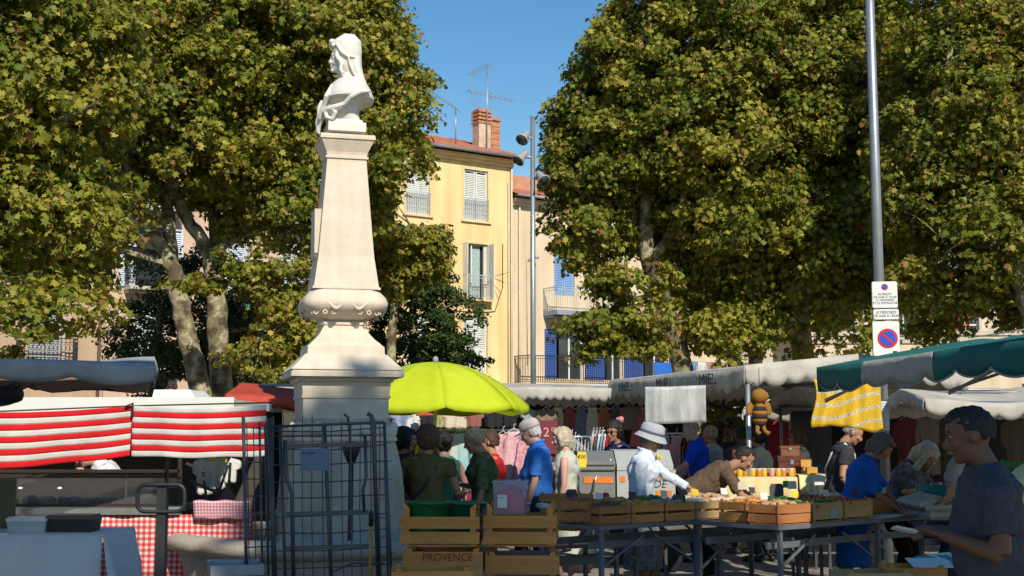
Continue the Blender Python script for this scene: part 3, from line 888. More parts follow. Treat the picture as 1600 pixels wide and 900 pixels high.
def leaf_mat(name, stops):
    """stops: (position, colour) chosen per leaf by the 'tint' attribute"""
    m = bpy.data.materials.new(name); m.use_nodes = True
    n, l = m.node_tree.nodes, m.node_tree.links
    b = n['Principled BSDF']; b.inputs['Roughness'].default_value = .55; b.inputs['Specular IOR Level'].default_value = .25
    at_ = n.new('ShaderNodeAttribute'); at_.attribute_name = 'tint'
    rp = n.new('ShaderNodeValToRGB')
    e = rp.color_ramp.elements
    e[0].position = stops[0][0]; e[0].color = (*stops[0][1], 1)
    e[1].position = stops[-1][0]; e[1].color = (*stops[-1][1], 1)
    for p, c in stops[1:-1]:
        k = e.new(p); k.color = (*c, 1)
    l.new(at_.outputs['Fac'], rp.inputs['Fac']); l.new(rp.outputs['Color'], b.inputs['Base Color'])
    tr = n.new('ShaderNodeBsdfTranslucent'); mx = n.new('ShaderNodeMixShader'); mx.inputs[0].default_value = .38
    l.new(rp.outputs['Color'], tr.inputs['Color']); l.new(b.outputs[0], mx.inputs[1]); l.new(tr.outputs[0], mx.inputs[2]); l.new(mx.outputs[0], n['Material Output'].inputs['Surface'])
    return m
leaf_plane = leaf_mat('plane_leaf', [(0, (.08, .12, .014)), (.35, (.19, .205, .022)), (.65, (.35, .32, .042)), (.86, (.48, .38, .075)), (.93, (.36, .20, .06)), (1, (.21, .10, .04))])
leaf_dark = leaf_mat('dark_leaf', [(0, (.025, .06, .015)), (.6, (.055, .10, .022)), (1, (.11, .13, .03))])

# a palmate leaf outline, pointed lobes, in its own plane
LEAF = np.array([(0, -.48), (.46, -.32), (.27, -.02), (.54, .24), (.17, .20), (0, .60), (-.17, .20), (-.54, .24), (-.27, -.02), (-.46, -.32)])
LEAF_S = np.array([(0, -.5), (.28, -.15), (.30, .15), (0, .55), (-.30, .15), (-.28, -.15)])

def leaves(name, centers, size, seed, material, parent, outline=LEAF, tint_lo=0, tint_hi=1, droop=.55, outward=None):
    rg = np.random.default_rng(seed)
    N = len(centers); K = len(outline)
    # normals: mostly up and outwards, with scatter
    nrm = rg.normal(0, .55, (N, 3)) + np.array([0, 0, droop])
    if outward is not None: nrm += outward * .75
    nrm /= np.linalg.norm(nrm, axis=1)[:, None]
    t = rg.normal(0, 1, (N, 3)); t[:, 2] -= .6
    t -= nrm * np.sum(t * nrm, 1)[:, None]; t /= np.linalg.norm(t, axis=1)[:, None]
    s = np.cross(nrm, t)
    sz = size * rg.uniform(.5, 1.35, N)
    v = centers[:, None, :] + (s[:, None, :] * outline[None, :, 0, None] + t[:, None, :] * outline[None, :, 1, None]) * sz[:, None, None]
    v += nrm[:, None, :] * (np.abs(outline[None, :, 0, None]) * -.28 * sz[:, None, None])       # folded along the midrib
    v = v.reshape(-1, 3).astype(np.float32)
    me = bpy.data.meshes.new(name)
    me.vertices.add(N * K); me.vertices.foreach_set('co', v.ravel())
    me.loops.add(N * K); me.loops.foreach_set('vertex_index', np.arange(N * K, dtype=np.int32))
    me.polygons.add(N); me.polygons.foreach_set('loop_start', np.arange(0, N * K, K, dtype=np.int32)); me.polygons.foreach_set('loop_total', np.full(N, K, dtype=np.int32))
    me.update(calc_edges=True)
    a = me.attributes.new('tint', 'FLOAT', 'FACE')
    base = rg.beta(1.6, 1.9, N) * .85
    # neighbouring leaves share a tone
    ph = centers * 1.1
    base += .16 * np.sin(ph[:, 0] * 1.3 + 1.7 * np.sin(ph[:, 2] * 1.1)) * np.cos(ph[:, 1] * .9 + ph[:, 2])
    brown = rg.uniform(0, 1, N) < .07
    base = np.where(brown, rg.uniform(.9, 1, N), np.clip(base, 0, .88))
    a.data.foreach_set('value', (tint_lo + (tint_hi - tint_lo) * base).astype(np.float32))
    me.materials.append(material)
    o = bpy.data.objects.new(name, me); COL.objects.link(o); o.parent = parent
    KIDS.setdefault(parent.name, []).append(o)
    return o

def tree(label, base, trunks, blobs, nclump, per, size, seed, material=leaf_plane, name='plane_tree', outline=LEAF, clump=.55, group='plane trees round the square', keep=None, shell=.45, limb=True, barkm=None, droop=.45, trim=None):
    """trunks: list of (points, radii) in world; blobs: (center, (rx,ry,rz), weight) lobes of the crown in world"""
    root = empty(name, base, 0, label, 'tree', group)
    B = Vector(base)
    rg = np.random.default_rng(seed)
    w = np.array([b[2] * (b[1][0] * b[1][1] * b[1][2]) ** (2 / 3) for b in blobs]); w /= w.sum()
    which = rg.choice(len(blobs), nclump, p=w)
    d = rg.normal(0, 1, (nclump, 3)); d /= np.linalg.norm(d, axis=1)[:, None]
    rad = 1 - shell * rg.uniform(0, 1, nclump) ** 1.6
    stray = rg.uniform(0, 1, nclump) < .14
    rad = np.where(stray, rg.uniform(.98, 1.17, nclump), rad)
    c = np.array([blobs[i][0] for i in which]) + d * rad[:, None] * np.array([blobs[i][1] for i in which])
    lump = .75 * np.sin(c[:, 0] * 1.7 + seed) * np.sin(c[:, 1] * 1.5 + 2) * np.sin(c[:, 2] * 1.9 + seed * 2)
    c += d * lump[:, None] * .9
    if keep is not None:
        ok = np.array([keep(*q) for q in c]); c = c[ok]; d = d[ok]; stray = stray[ok]
    px = 800 + 2000 * c[:, 0] / c[:, 1]; py = 680 - 2000 * (c[:, 2] - EYE) / c[:, 1]
    if trim is not None:
        ok = ~trim(px, py); c = c[ok]; d = d[ok]; stray = stray[ok]
    c -= np.array(B)
    m = len(c)
    cs = clump * rg.uniform(.5, 1.3, m) * np.where(stray, .6, 1)
    per_n = np.where(stray, .35, 1.0) * rg.uniform(.55, 1.1, m)
    off = rg.normal(0, 1, (m, per, 3)); off /= np.linalg.norm(off, axis=2)[..., None]
    off *= rg.uniform(0, 1, (m, per, 1)) ** .45
    off[..., 2] *= .55
    pts = c[:, None, :] + off * cs[:, None, None]
    pts[..., 2] -= (off[..., 0] ** 2 + off[..., 1] ** 2) * cs[:, None] * .45       # clumps droop at their rim
    outw = (d[:, None, :] * .6 + off * .8)
    kp = (np.arange(per)[None, :] < (per * per_n)[:, None]).ravel()
    leaves('crown', pts.reshape(-1, 3)[kp], size, seed + 1, material, root, outline, outward=outw.reshape(-1, 3)[kp], droop=droop)
    # trunk, limbs and twigs: one mesh
    t = MB(); ends = []
    for pts_, rr_ in trunks:
        P = [Vector(p) - B for p in pts_]
        # refine
        Q = []; RR = []
        for i in range(len(P) - 1):
            for k in range(5):
                f = k / 5
                p0 = P[max(i - 1, 0)]; p1 = P[i]; p2 = P[i + 1]; p3 = P[min(i + 2, len(P) - 1)]
                q = .5 * ((2 * p1) + (p2 - p0) * f + (2 * p0 - 5 * p1 + 4 * p2 - p3) * f * f + (3 * p1 - p0 - 3 * p2 + p3) * f ** 3)
                Q.append(q + Vector(rg.normal(0, .015, 3))); RR.append((rr_[i] * (1 - f) + rr_[i + 1] * f) * rg.uniform(.94, 1.07))
        Q.append(P[-1]); RR.append(rr_[-1])
        t.tube(Q, RR, 12)
        ends.append((Q, RR))
    if limb:
        nodes = [(q, r_) for Q, RR in ends for q, r_ in zip(Q[len(Q) // 2:], RR[len(Q) // 2:])]
        sel = rg.choice(m, min(m, 170), replace=False)
        for i in sel:
            e = Vector(c[i]); 
            best = min(nodes, key=lambda nn: (nn[0] - e).length + max(0, nn[0].z - e.z) * 1.5)
            a = best[0]; L = (e - a).length
            mid = a.lerp(e, .5) + Vector((rg.normal(0, .08) * L, rg.normal(0, .08) * L, .10 * L))
            r0 = min(best[1] * .6, .02 + .014 * L)
            t.tube([a, a.lerp(mid, .55) + Vector((0, 0, .02 * L)), mid, mid.lerp(e, .6), e], [r0, r0 * .8, r0 * .6, r0 * .4, .008], 5)
            if rg.random() < .35: nodes.append((mid, r0 * .6))
    t.build('trunk', barkm or bark, root)
    return root

def A(px, py, D): return tuple(at(px, py, D))
# big pair on the left: one leans left, one forks upwards
tree('twin stemmed plane tree left of the monument, its thinner trunk leaning left', (gnd(318, 28).x, 28, 0),
     [([gnd(322, 28.2, 0), at(312, 610, 28.2), at(296, 540, 28.1), at(278, 460, 28), at(262, 400, 28), at(225, 345, 27.8), at(200, 270, 27.5), at(170, 150, 27)], [.30, .24, .21, .19, .16, .13, .10, .05]),
      ([at(268, 420, 28), at(262, 330, 28.3), at(240, 240, 28.5), at(250, 120, 29)], [.15, .13, .10, .05])],
     [(A(150, 120, 28.5), (3.6, 3.0, 2.9), 1), (A(270, 60, 28), (3.2, 2.8, 2.6), 1), (A(60, 270, 28), (2.2, 2, 2.2), 1), (A(230, 210, 27), (2.2, 1.8, 1.3), .7)],
     1233, 92, 0.125, 11, clump=.52)
tree('plane tree with a pale mottled trunk forking behind the monument', (gnd(348, 28.6).x, 28.6, 0),
     [([gnd(350, 28.6, 0), at(346, 615, 28.6), at(340, 520, 28.6), at(333, 435, 28.6), at(320, 380, 28.5), at(285, 330, 28.4), at(262, 250, 28), at(240, 160, 28)], [.31, .25, .225, .21, .16, .13, .10, .05]),
      ([at(334, 430, 28.6), at(338, 350, 28.8), at(325, 290, 29), at(318, 180, 29), at(330, 80, 29)], [.18, .15, .13, .09, .05]),
      ([at(337, 400, 28.6), at(362, 340, 28.8), at(378, 260, 29), at(440, 170, 29), at(500, 100, 29)], [.15, .13, .10, .07, .04])],
     [(A(420, 130, 29), (3.2, 3, 3.2), 1.1), (A(560, 110, 29), (1.7, 2, 2.6), 1.2), (A(470, 290, 29), (2.0, 2.2, 1.6), 1), (A(600, 230, 29), (1.35, 1.8, 1.9), 1), (A(380, 40, 29), (3, 3, 2), 1), (A(520, 20, 29), (1.9, 2.2, 2.0), .8), (A(340, 255, 27.5), (2.2, 1.5, 1.0), .6)],
     1543, 92, 0.122, 21, clump=.45, trim=lambda x, y: (x > 620 + .45 * np.minimum(y, 110)) | ((x > 612) & (y > 272)))
# low leafy sprays round the trunks
tree('young plane shoots with low yellowish sprays beside the mottled trunk', (gnd(432, 26).x, 26, 0),
     [([gnd(432, 26, 0), at(430, 600, 26), at(428, 480, 26), at(420, 400, 26)], [.09, .07, .05, .02])],
     [(A(430, 555, 26), (1.0, .8, .75), 1), (A(440, 470, 26), (1.0, .8, .6), 1), (A(400, 420, 26), (1.3, .8, .35), .8), (A(470, 520, 26), (.6, .6, .6), .8), (A(330, 445, 26), (1.0, .6, .22), .8)],
     209, 51, 0.111, 31, clump=.30, shell=.9)
# nearest crown, its trunk outside the picture on the left
tree('nearest plane tree at the left edge with large hanging leaves', (gnd(-260, 19).x, 19, 0),
     [([gnd(-260, 19, 0), at(-240, 500, 19), at(-200, 250, 19), at(-150, 50, 19)], [.36, .30, .24, .1]),
      ([at(-215, 300, 19), at(-80, 230, 18.5), at(60, 200, 18), at(150, 160, 17.5)], [.14, .10, .06, .02]),
      ([at(-225, 400, 19), at(-80, 430, 18.5), at(60, 470, 18), at(100, 500, 17.8)], [.10, .07, .03, .012])],
     [(A(-60, 130, 19), (2.6, 2.2, 2.4), 1), (A(60, 110, 18.5), (1.6, 1.5, 2.0), 1), (A(-20, 330, 18.5), (1.7, 1.5, 1.0), 1), (A(80, 300, 18.5), (1.0, 1.0, .75), 1), (A(20, 480, 18), (1.0, .8, .35), .8), (A(110, 475, 18), (.65, .6, .17), .8), (A(150, 350, 18), (.5, .6, .3), .6), (A(20, 560, 18), (.18, .3, .25), .35), (A(5, 520, 17), (.5, .4, .3), .4)],
     897, 73, 0.108, 41, clump=.38)
# darker broadleaf in front of the yellow house
tree('dark green rounded tree between the monument and the yellow house', (gnd(650, 38).x, 38, 0),
     [([gnd(650, 38, 0), at(650, 590, 38), at(645, 500, 38), at(655, 420, 38)], [.22, .17, .13, .05])],
     [(A(640, 500, 38), (1.5, 1.5, 1.7), 1), (A(655, 420, 38), (1.0, 1.1, 1.2), 1), (A(690, 490, 38), (.75, .9, 1.3), 1), (A(600, 560, 38), (1.3, 1.2, 1.0), .8), (A(735, 560, 38), (.6, .6, .35), .5), (A(690, 555, 38), (1.0, 1, .7), .8)],
     588, 83, 0.098, 51, leaf_dark, name='broadleaf_tree', outline=LEAF_S, clump=.36, group='dark bushy trees')
tree('yellowing smaller plane crown left of the yellow facade', (gnd(610, 34).x, 34, 0),
     [([gnd(612, 34, 0), at(612, 560, 34), at(620, 400, 34), at(640, 350, 34)], [.16, .13, .09, .04])],
     [(A(625, 395, 34), (1.2, 1.2, .95), 1), (A(670, 375, 34), (.75, .8, .6), 1), (A(585, 330, 33), (.9, 1.2, 1.1), 1), (A(590, 430, 34), (1.0, 1.0, .8), .8)],
     462, 76, 0.111, 61, clump=.36, trim=lambda x, y: (x > 700) | ((x > 612) & (y < 355)))
tree('dark tree in the shade behind the twin plane trunks', (gnd(240, 35).x, 35, 0),
     [([gnd(240, 35, 0), at(240, 600, 35), at(250, 480, 35)], [.2, .16, .08])],
     [(A(245, 540, 35), (1.1, 1.2, 1.4), 1), (A(400, 520, 36), (1.3, 1.2, 1.4), 1), (A(300, 430, 36), (1.6, 1.2, 1.0), .7), (A(330, 530, 36), (1.2, 1.2, 1.4), 1), (A(480, 540, 36), (1.0, 1, 1.2), .7)],
     602, 68, 0.105, 71, leaf_dark, name='broadleaf_tree', outline=LEAF_S, clump=.42, group='dark bushy trees')

# right hand side
tree('large plane tree right of the street lamp, its trunk leaning left', (gnd(1070, 28).x, 28, 0),
     [([gnd(1085, 28, 0), at(1066, 575, 28), at(1050, 520, 28), at(1030, 450, 28), at(1012, 400, 28), at(1008, 330, 28), at(1020, 240, 28), at(1030, 120, 28)], [.30, .24, .20, .19, .18, .14, .10, .05]),
      ([at(1014, 410, 28), at(1050, 360, 27.8), at(1075, 280, 27.5), at(1090, 180, 27.5)], [.12, .10, .07, .04]),
      ([at(1040, 480, 28), at(990, 440, 27.6), at(940, 400, 27.4), at(900, 370, 27.3)], [.06, .05, .035, .015])],
     [(A(1040, 120, 28), (2.0, 2.3, 3.0), 1.1), (A(945, 200, 28), (1.55, 1.9, 1.9), 1.2), (A(885, 235, 28), (.65, 1.1, 1.0), 1.2), (A(960, 95, 28), (.85, 1.2, 1.35), 1.2), (A(1130, 240, 28), (2.0, 2.4, 2.7), 1), (A(925, 345, 28), (1.1, 1.5, .8), 1), (A(1110, 340, 29.5), (1.5, 1.5, 1.2), .9), (A(1130, 30, 28), (2.2, 2.4, 2.0), .9), (A(965, 505, 27), (.95, .8, .5), .9), (A(1010, 540, 27), (.8, .7, .45), .8), (A(950, 440, 27), (.85, .7, .42), .9), (A(1000, 470, 27.2), (.6, .6, .4), .7), (A(925, 500, 26.8), (.5, .5, .3), .7), (A(1090, 430, 29.3), (1.1, 1, .8), .8), (A(1150, 540, 28), (.8, .8, .35), .7), (A(1120, 500, 28), (.9, .9, .8), .8), (A(900, 410, 27), (.5, .6, .3), .6)],
     2103, 92, 0.114, 81, clump=.42, trim=lambda x, y: (x < 858 + .6 * np.maximum(0, 160 - y)))
tree('dense plane tree behind the grey sign post', (gnd(1260, 30).x, 30, 0),
     [([gnd(1262, 30, 0), at(1255, 560, 30), at(1245, 450, 30), at(1250, 330, 30), at(1260, 200, 30), at(1250, 60, 30)], [.34, .27, .23, .18, .12, .05]),
      ([at(1246, 430, 30), at(1310, 340, 29.5), at(1360, 240, 29), at(1390, 120, 29)], [.15, .12, .09, .04])],
     [(A(1250, 130, 29.5), (2.4, 2.6, 2.9), 1), (A(1350, 150, 29.5), (2.1, 2.4, 2.4), 1), (A(1210, 350, 29), (2.1, 2.2, 1.5), 1), (A(1330, 360, 29), (2.1, 2.2, 1.4), 1), (A(1230, 460, 29.5), (1.9, 1.8, 1.1), .8), (A(1300, 30, 29.5), (2.4, 2.4, 1.7), .9), (A(1360, 440, 29), (1.3, 1.4, .7), .6), (A(1140, 440, 30), (1.4, 1.4, 1.0), .9)],
     1753, 88, 0.122, 91, clump=.5)
tree('plane tree at the right edge with a bare curving limb', (gnd(1640, 24).x, 24, 0),
     [([gnd(1650, 24, 0), at(1630, 550, 24), at(1590, 430, 24), at(1550, 370, 24), at(1525, 320, 24), at(1490, 240, 24), at(1480, 120, 24), at(1500, 0, 24)], [.30, .25, .20, .14, .11, .08, .06, .03]),
      ([at(1590, 430, 24), at(1610, 300, 24), at(1600, 150, 24), at(1610, 0, 24)], [.17, .13, .09, .05]),
      ([at(1560, 385, 24), at(1530, 383, 24), at(1500, 370, 23.8), at(1470, 372, 23.6)], [.06, .05, .035, .015])],
     [(A(1500, 190, 25), (1.7, 2.0, 1.9), 1), (A(1590, 180, 25), (1.7, 2.0, 2.4), 1), (A(1470, 75, 25), (1.05, 1.5, 1.2), 1), (A(1560, 50, 25), (1.2, 1.6, 1.2), 1), (A(1480, 330, 25), (1.4, 1.6, .85), 1), (A(1600, 360, 24), (1.4, 1.6, 1.0), 1), (A(1440, 425, 25), (.8, 1.0, .6), .9), (A(1550, 455, 25), (1.1, 1.2, .5), .8), (A(1450, 505, 26), (.7, .7, .35), .8), (A(1620, 480, 25), (.8, 1, .6), .9)],
     1612, 79, 0.108, 101, clump=.40)
tree('plane tree in the far row between the two right hand crowns', (gnd(1180, 42).x, 42, 0),
     [([gnd(1180, 42, 0), at(1180, 560, 42), at(1175, 400, 42), at(1180, 200, 42)], [.3, .24, .18, .06])],
     [(A(1150, 300, 42), (3.5, 3, 3.4), 1), (A(1280, 350, 43), (3.4, 3, 3.0), 1), (A(1180, 450, 42), (2.6, 2.4, 1.9), 1), (A(1420, 330, 42), (3.2, 3, 3.0), .8), (A(1100, 440, 42), (1.5, 2.4, 1.6), 1), (A(1320, 470, 42), (1.7, 2.4, 1.0), .7)],
     700, 42, .26, 111, clump=.75)
tree('small light green plane sapling behind the honey stall', (gnd(1125, 20).x, 20, 0),
     [([gnd(1128, 20, 0), at(1128, 640, 20), at(1126, 600, 20)], [.05, .04, .015])],
     [(A(1132, 640, 20), (.28, .3, .40), 1), (A(1112, 680, 20), (.14, .3, .3), .8)], 50, 30, .10, 121, clump=.14, shell=.9)
# trees behind the camera that shade the near stalls (their crowns stand towards the sun)
def shade_tree(label, x, y, top, r, seed, n=900):
    tree(label, (x, y, 0), [([(x, y, 0), (x + .1, y, 3), (x, y, top - 4)], [.4, .32, .1])],
         [((x, y, top - r * .8), (r, r, r * .8), 1), ((x + r * .5, y - .6, top - r * 1.6), (r * .9, r * .9, r * .9), .9), ((x - r * .5, y + .3, top - r * 1.9), (r * .9, r * .9, r * .9), .9), ((x, y, top - r * 2.6), (r, r, r), .9)], n, 42, .36, seed, clump=.55, limb=False, outline=LEAF_S)
SHADE = [(.3, -6.2, 13.9, 2.2), (6.0, -6.2, 16.2, 1.65)]
for k, (x, y, tp, r_) in enumerate(SHADE):
    shade_tree(('first', 'second', 'third')[k] + ' plane tree of the row behind the photographer, shading the near stalls', x, y, tp, r_, 131 + k * 7)
# ------------------------------------------------------------------ cloth and paint
canvas_w = mat('white_canvas', (0.42, 0.385, 0.32), .85, col2=(.60, .57, .51), scale=3.2, bump=.5, bscale=7, trans=.22, spec=.1)
canvas_g = mat('grey_canvas', (0.28, 0.28, 0.28), .85, col2=(.43, .43, .44), scale=3.0, bump=.5, bscale=7, trans=.15, spec=.1)
canvas_green = mat('green_canvas', (0.012, 0.13, 0.115), .75, .15, 3, .25, 9, trans=.08)
canvas_brown = mat('brown_canvas', (0.36, 0.25, 0.17), .9, .15, 3, .25, 9, trans=.5)
canvas_red = mat('maroon_canvas', (0.42, 0.055, 0.03), .85, .15, 3, .25, 9, trans=.1)
tarp_shade = mat('stall_backdrop', (0.012, 0.011, 0.011), .8, .3, 2.5, .3, 8)  # near-black tone stands in for the shade inside the stalls
steel = mat('blue_grey_steel', (0.085, 0.09, 0.10), .45, .2, 6, .1, 30, metal=.55)
pole_m = mat('galvanised_pole', (0.30, 0.32, 0.34), .42, .12, 6, .05, 30, metal=.6)
tsteel = mat('table_steel', (0.15, 0.165, 0.19), .45, .2, 6, .1, 30, metal=.25)
chrome = mat('rail_chrome', (0.55, 0.55, 0.55), .3, .1, 8, metal=.8)
red_cl = mat('red_cloth', (0.50, 0.015, 0.018), .9, col2=(.66, .02, .025), scale=4, bump=.4, bscale=9, trans=.12, spec=.1)
white_cl = mat('white_cloth', (0.50, 0.47, 0.42), .9, col2=(.64, .61, .56), scale=4, bump=.4, bscale=9, trans=.12, spec=.1)
table_cl = mat('pale_tablecloth', (0.62, 0.62, 0.62), .9, .06, 3, .2, 20, spec=.1)
wood_a = mat('crate_wood', (0.46, 0.165, 0.035), .8, col2=(.62, .29, .085), scale=5, bump=.3, bscale=40, stretch=(.4, 3, 3))
wood_b = mat('grey_crate_wood', (0.38, 0.22, 0.09), .85, col2=(.50, .33, .16), scale=5, bump=.3, bscale=40, stretch=(.4, 3, 3))
wood_c = mat('red_brown_crate_wood', (0.32, 0.115, 0.035), .8, col2=(.44, .18, .06), scale=5, bump=.3, bscale=40, stretch=(.4, 3, 3))
ink = mat('print_ink', (0.30, 0.02, 0.02), .8)
black = mat('black_plastic', (0.02, 0.02, 0.022), .5, .2, 6)
paper = mat('paper', (0.62, 0.60, 0.55), .8, .05, 4)

def check_mat(name, c1, c2, cell):
    """gingham: two crossing bands"""
    m = bpy.data.materials.new(name); m.use_nodes = True
    n, l = m.node_tree.nodes, m.node_tree.links
    b = n['Principled BSDF']; b.inputs['Roughness'].default_value = .8
    tc = n.new('ShaderNodeTexCoord'); sp_ = n.new('ShaderNodeSeparateXYZ'); l.new(tc.outputs['Object'], sp_.inputs[0])
    s = []
    for ax in ('X', 'Z'):
        a = n.new('ShaderNodeMath'); a.operation = 'DIVIDE'; a.inputs[1].default_value = cell; l.new(sp_.outputs[ax], a.inputs[0])
        f = n.new('ShaderNodeMath'); f.operation = 'FRACT'; l.new(a.outputs[0], f.inputs[0])
        g_ = n.new('ShaderNodeMath'); g_.operation = 'GREATER_THAN'; g_.inputs[1].default_value = .5; l.new(f.outputs[0], g_.inputs[0]); s.append(g_)
    ad = n.new('ShaderNodeMath'); ad.operation = 'ADD'; l.new(s[0].outputs[0], ad.inputs[0]); l.new(s[1].outputs[0], ad.inputs[1])
    rp = n.new('ShaderNodeValToRGB'); rp.color_ramp.interpolation = 'CONSTANT'
    e = rp.color_ramp.elements; e[0].color = (*c1, 1); e[0].position = 0; e[1].position = .8; e[1].color = (*c2, 1)
    k = e.new(.3); k.color = (*[(2 * x + y) / 3 * .9 for x, y in zip(c2, c1)], 1)
    dv = n.new('ShaderNodeMath'); dv.operation = 'DIVIDE'; dv.inputs[1].default_value = 2.0; l.new(ad.outputs[0], dv.inputs[0])
    l.new(dv.outputs[0], rp.inputs['Fac']); l.new(rp.outputs['Color'], b.inputs['Base Color'])
    return m
gingham = check_mat('red_gingham', (.62, .52, .48), (.55, .015, .02), .05)
gingham2 = check_mat('pink_gingham', (.72, .60, .62), (.62, .16, .22), .028)

# ------------------------------------------------------------------ canopies
def canopy(name, label, P0, L, W, du, zE, zR, stripes, poles=((0, 0), (1, 0), (0, 1), (1, 1)), val=.2, scal=.30, wob=.02, seed=1, group=None, vmat=None, bows=3, cat='awning', inner=None, pole_r=.022, valmul=None, pipe=None, struts=False):
    """stall roof: P0 corner, du unit direction of the long side (L), W across to its left; stripes = [(metres, material)]"""
    root = empty(name, (P0[0], P0[1], 0), math.atan2(du[1], du[0]), label, cat, group)
    mats_ = []; edges = [0.0]
    for m_, mt in stripes:
        edges.append(edges[-1] + m_)
        if mt not in mats_: mats_.append(mt)
    def mi(x):
        for k in range(len(stripes)):
            if x < edges[k + 1]: return mats_.index(stripes[k][1])
        return mats_.index(stripes[-1][1])
    rg = random.Random(seed)
    ph = [rg.uniform(0, 6) for _ in range(6)]
    def zz(x, v):
        b_ = .5 + .5 * math.cos(2 * math.pi * x / L * bows)
        sag = -.05 * (1 - b_) * (math.sin(math.pi * v) ** .5 if 0 < v < 1 else 0) - .025 * (1 - b_)
        return zE + (zR - zE) * (1 - abs(2 * v - 1)) + sag + wob * math.sin(x * 3.1 + ph[0]) * math.cos(v * 5 + ph[1])
    ny = 14
    b = MB()
    for k in range(len(stripes)):
        b.cur = mats_.index(stripes[k][1])
        x0, x1 = edges[k], min(edges[k + 1], L); n = max(4, int((x1 - x0) / .08))
        b.grid([[(x0 + (x1 - x0) * i / n, W * j / ny, zz(x0 + (x1 - x0) * i / n, j / ny)) for j in range(ny + 1)] for i in range(n + 1)])
    b.build('roof_cloth', mats_, root)
    # valances: scalloped strips on the four sides, one run of cloth per stripe
    def strip(pa, pb, nm, za, colour_by_x, vh):
        b = MB(); pa, pb = Vector(pa), Vector(pb); LL = (pb - pa).length; d = (pb - pa).normalized(); nn = Vector((d.y, -d.x, 0))
        k0 = rg.uniform(0, 6); piping = []
        if colour_by_x:
            cuts = [min(e, L) / L for e in edges] if pa.x < pb.x else [1 - min(e, L) / L for e in edges][::-1]
            cols_ = [mats_.index(st[1]) for st in stripes]
            if pa.x > pb.x: cols_ = cols_[::-1]
        else:
            cuts = [0, 1]; cols_ = [mats_.index(stripes[0 if pa.x < L / 2 else -1][1])]
        for (f0, f1), c_ in zip(zip(cuts[:-1], cuts[1:]), cols_):
            if f1 - f0 < 1e-5: continue
            n = max(6, int((f1 - f0) * LL / .025)); q = []
            for i in range(n + 1):
                f = f0 + (f1 - f0) * i / n
                p = pa.lerp(pb, f); s_ = f * LL
                ab = math.floor(s_ / scal)
                drop = vh * (.70 + .30 * abs(math.sin(math.pi * s_ / scal)) ** .7 + .05 * math.sin(ab * 2.7 + k0))
                w1 = .018 * math.sin(s_ * 3.3 + k0) + .010 * math.sin(s_ * 7.1 + k0 * 2) + .006 * math.sin(s_ * 17 + k0)
                zt = za(f)
                q.append([p + Vector((0, 0, zt)), p + nn * (.010 + w1 * .3) + Vector((0, 0, zt - drop * .3)), p + nn * (.012 + w1 * .7) + Vector((0, 0, zt - drop * .65)), p + nn * (w1) + Vector((0, 0, zt - drop))])
                piping.append(q[-1][-1] + nn * .003)
            b.cur = c_
            b.grid(q, .004)
        b.build('valance', mats_, root)
        if pipe is not None:
            t = MB(); t.tube(piping, .008, 5); t.build('piping', pipe, root)
    vm = valmul or (1, 1, 1, 1)
    strip((0, 0, 0), (L, 0, 0), 'front', lambda f: zz(f * L, 0), True, val * vm[0])
    strip((L, 0, 0), (L, W, 0), 'side', lambda f: zz(L, f), False, val * vm[1])
    strip((L, W, 0), (0, W, 0), 'back', lambda f: zz(L - f * L, 1), True, val * vm[2])
    strip((0, W, 0), (0, 0, 0), 'side', lambda f: zz(0, 1 - f), False, val * vm[3])
    fr = MB()
    r = pole_r
    for v in (.02, .5, .98):
        z_ = zE + (zR - zE) * (1 - abs(2 * v - 1)) - .04
        fr.tube([(0.03, W * v, z_), (L - .03, W * v, z_)], r * .75, 6)
    nb = bows
    for k in range(nb + 1):
        x = .03 + (L - .06) * k / nb
        fr.tube([(x, .02, zE - .05), (x, W / 2, zR - .06), (x, W - .02, zE - .05)], r * .75, 6)
        if struts: fr.tube([(x, .06, zE - .32), (x, W * .3, zE - .05 + (zR - zE) * .55)], r * .6, 5); fr.tube([(x + .02, .06, zE - .3), (x + L / nb * .8, .06, zE - .06)], r * .5, 5)
    fr.build('frame', pole_m, root)
    for u, v in poles:
        q = MB(); q.tube([(u * L + (.05 if u < .5 else -.05), v * W + (.05 if v < .5 else -.05), 0), (u * L + (.05 if u < .5 else -.05), v * W + (.05 if v < .5 else -.05), zE - .02)], r, 8); q.build('pole', pole_m, root)
    return root

def sheet(name, label, A0, B0, z0, z1, m, cat='tarpaulin', wob=.03, th=.006, group=None, n=30, seed=1, folds=5.0):
    """hanging cloth from A0 to B0 (x, y) between z0 and z1"""
    a, b_ = Vector((A0[0], A0[1], 0)), Vector((B0[0], B0[1], 0)); L = (b_ - a).length; ang = math.atan2(b_.y - a.y, b_.x - a.x)
    k = random.Random(seed).uniform(0, 9)
    b = MB()
    P = [[(L * i / n, wob * (j / 10) ** .7 * math.sin(folds * L * i / n + k + .6 * j / 10) + .4 * wob * math.sin(2.3 * folds * L * i / n + k), z1 - (z1 - z0) * j / 10 - .01 * math.sin(3 * i / n + k)) for j in range(11)] for i in range(n + 1)]
    b.grid(P, th)
    o = b.build(name, m); o.location = a; o.rotation_euler = (0, 0, ang)
    return tag(o, label, cat, group)

D2 = Vector((.786, .618, 0)); A2 = math.atan2(.618, .786)
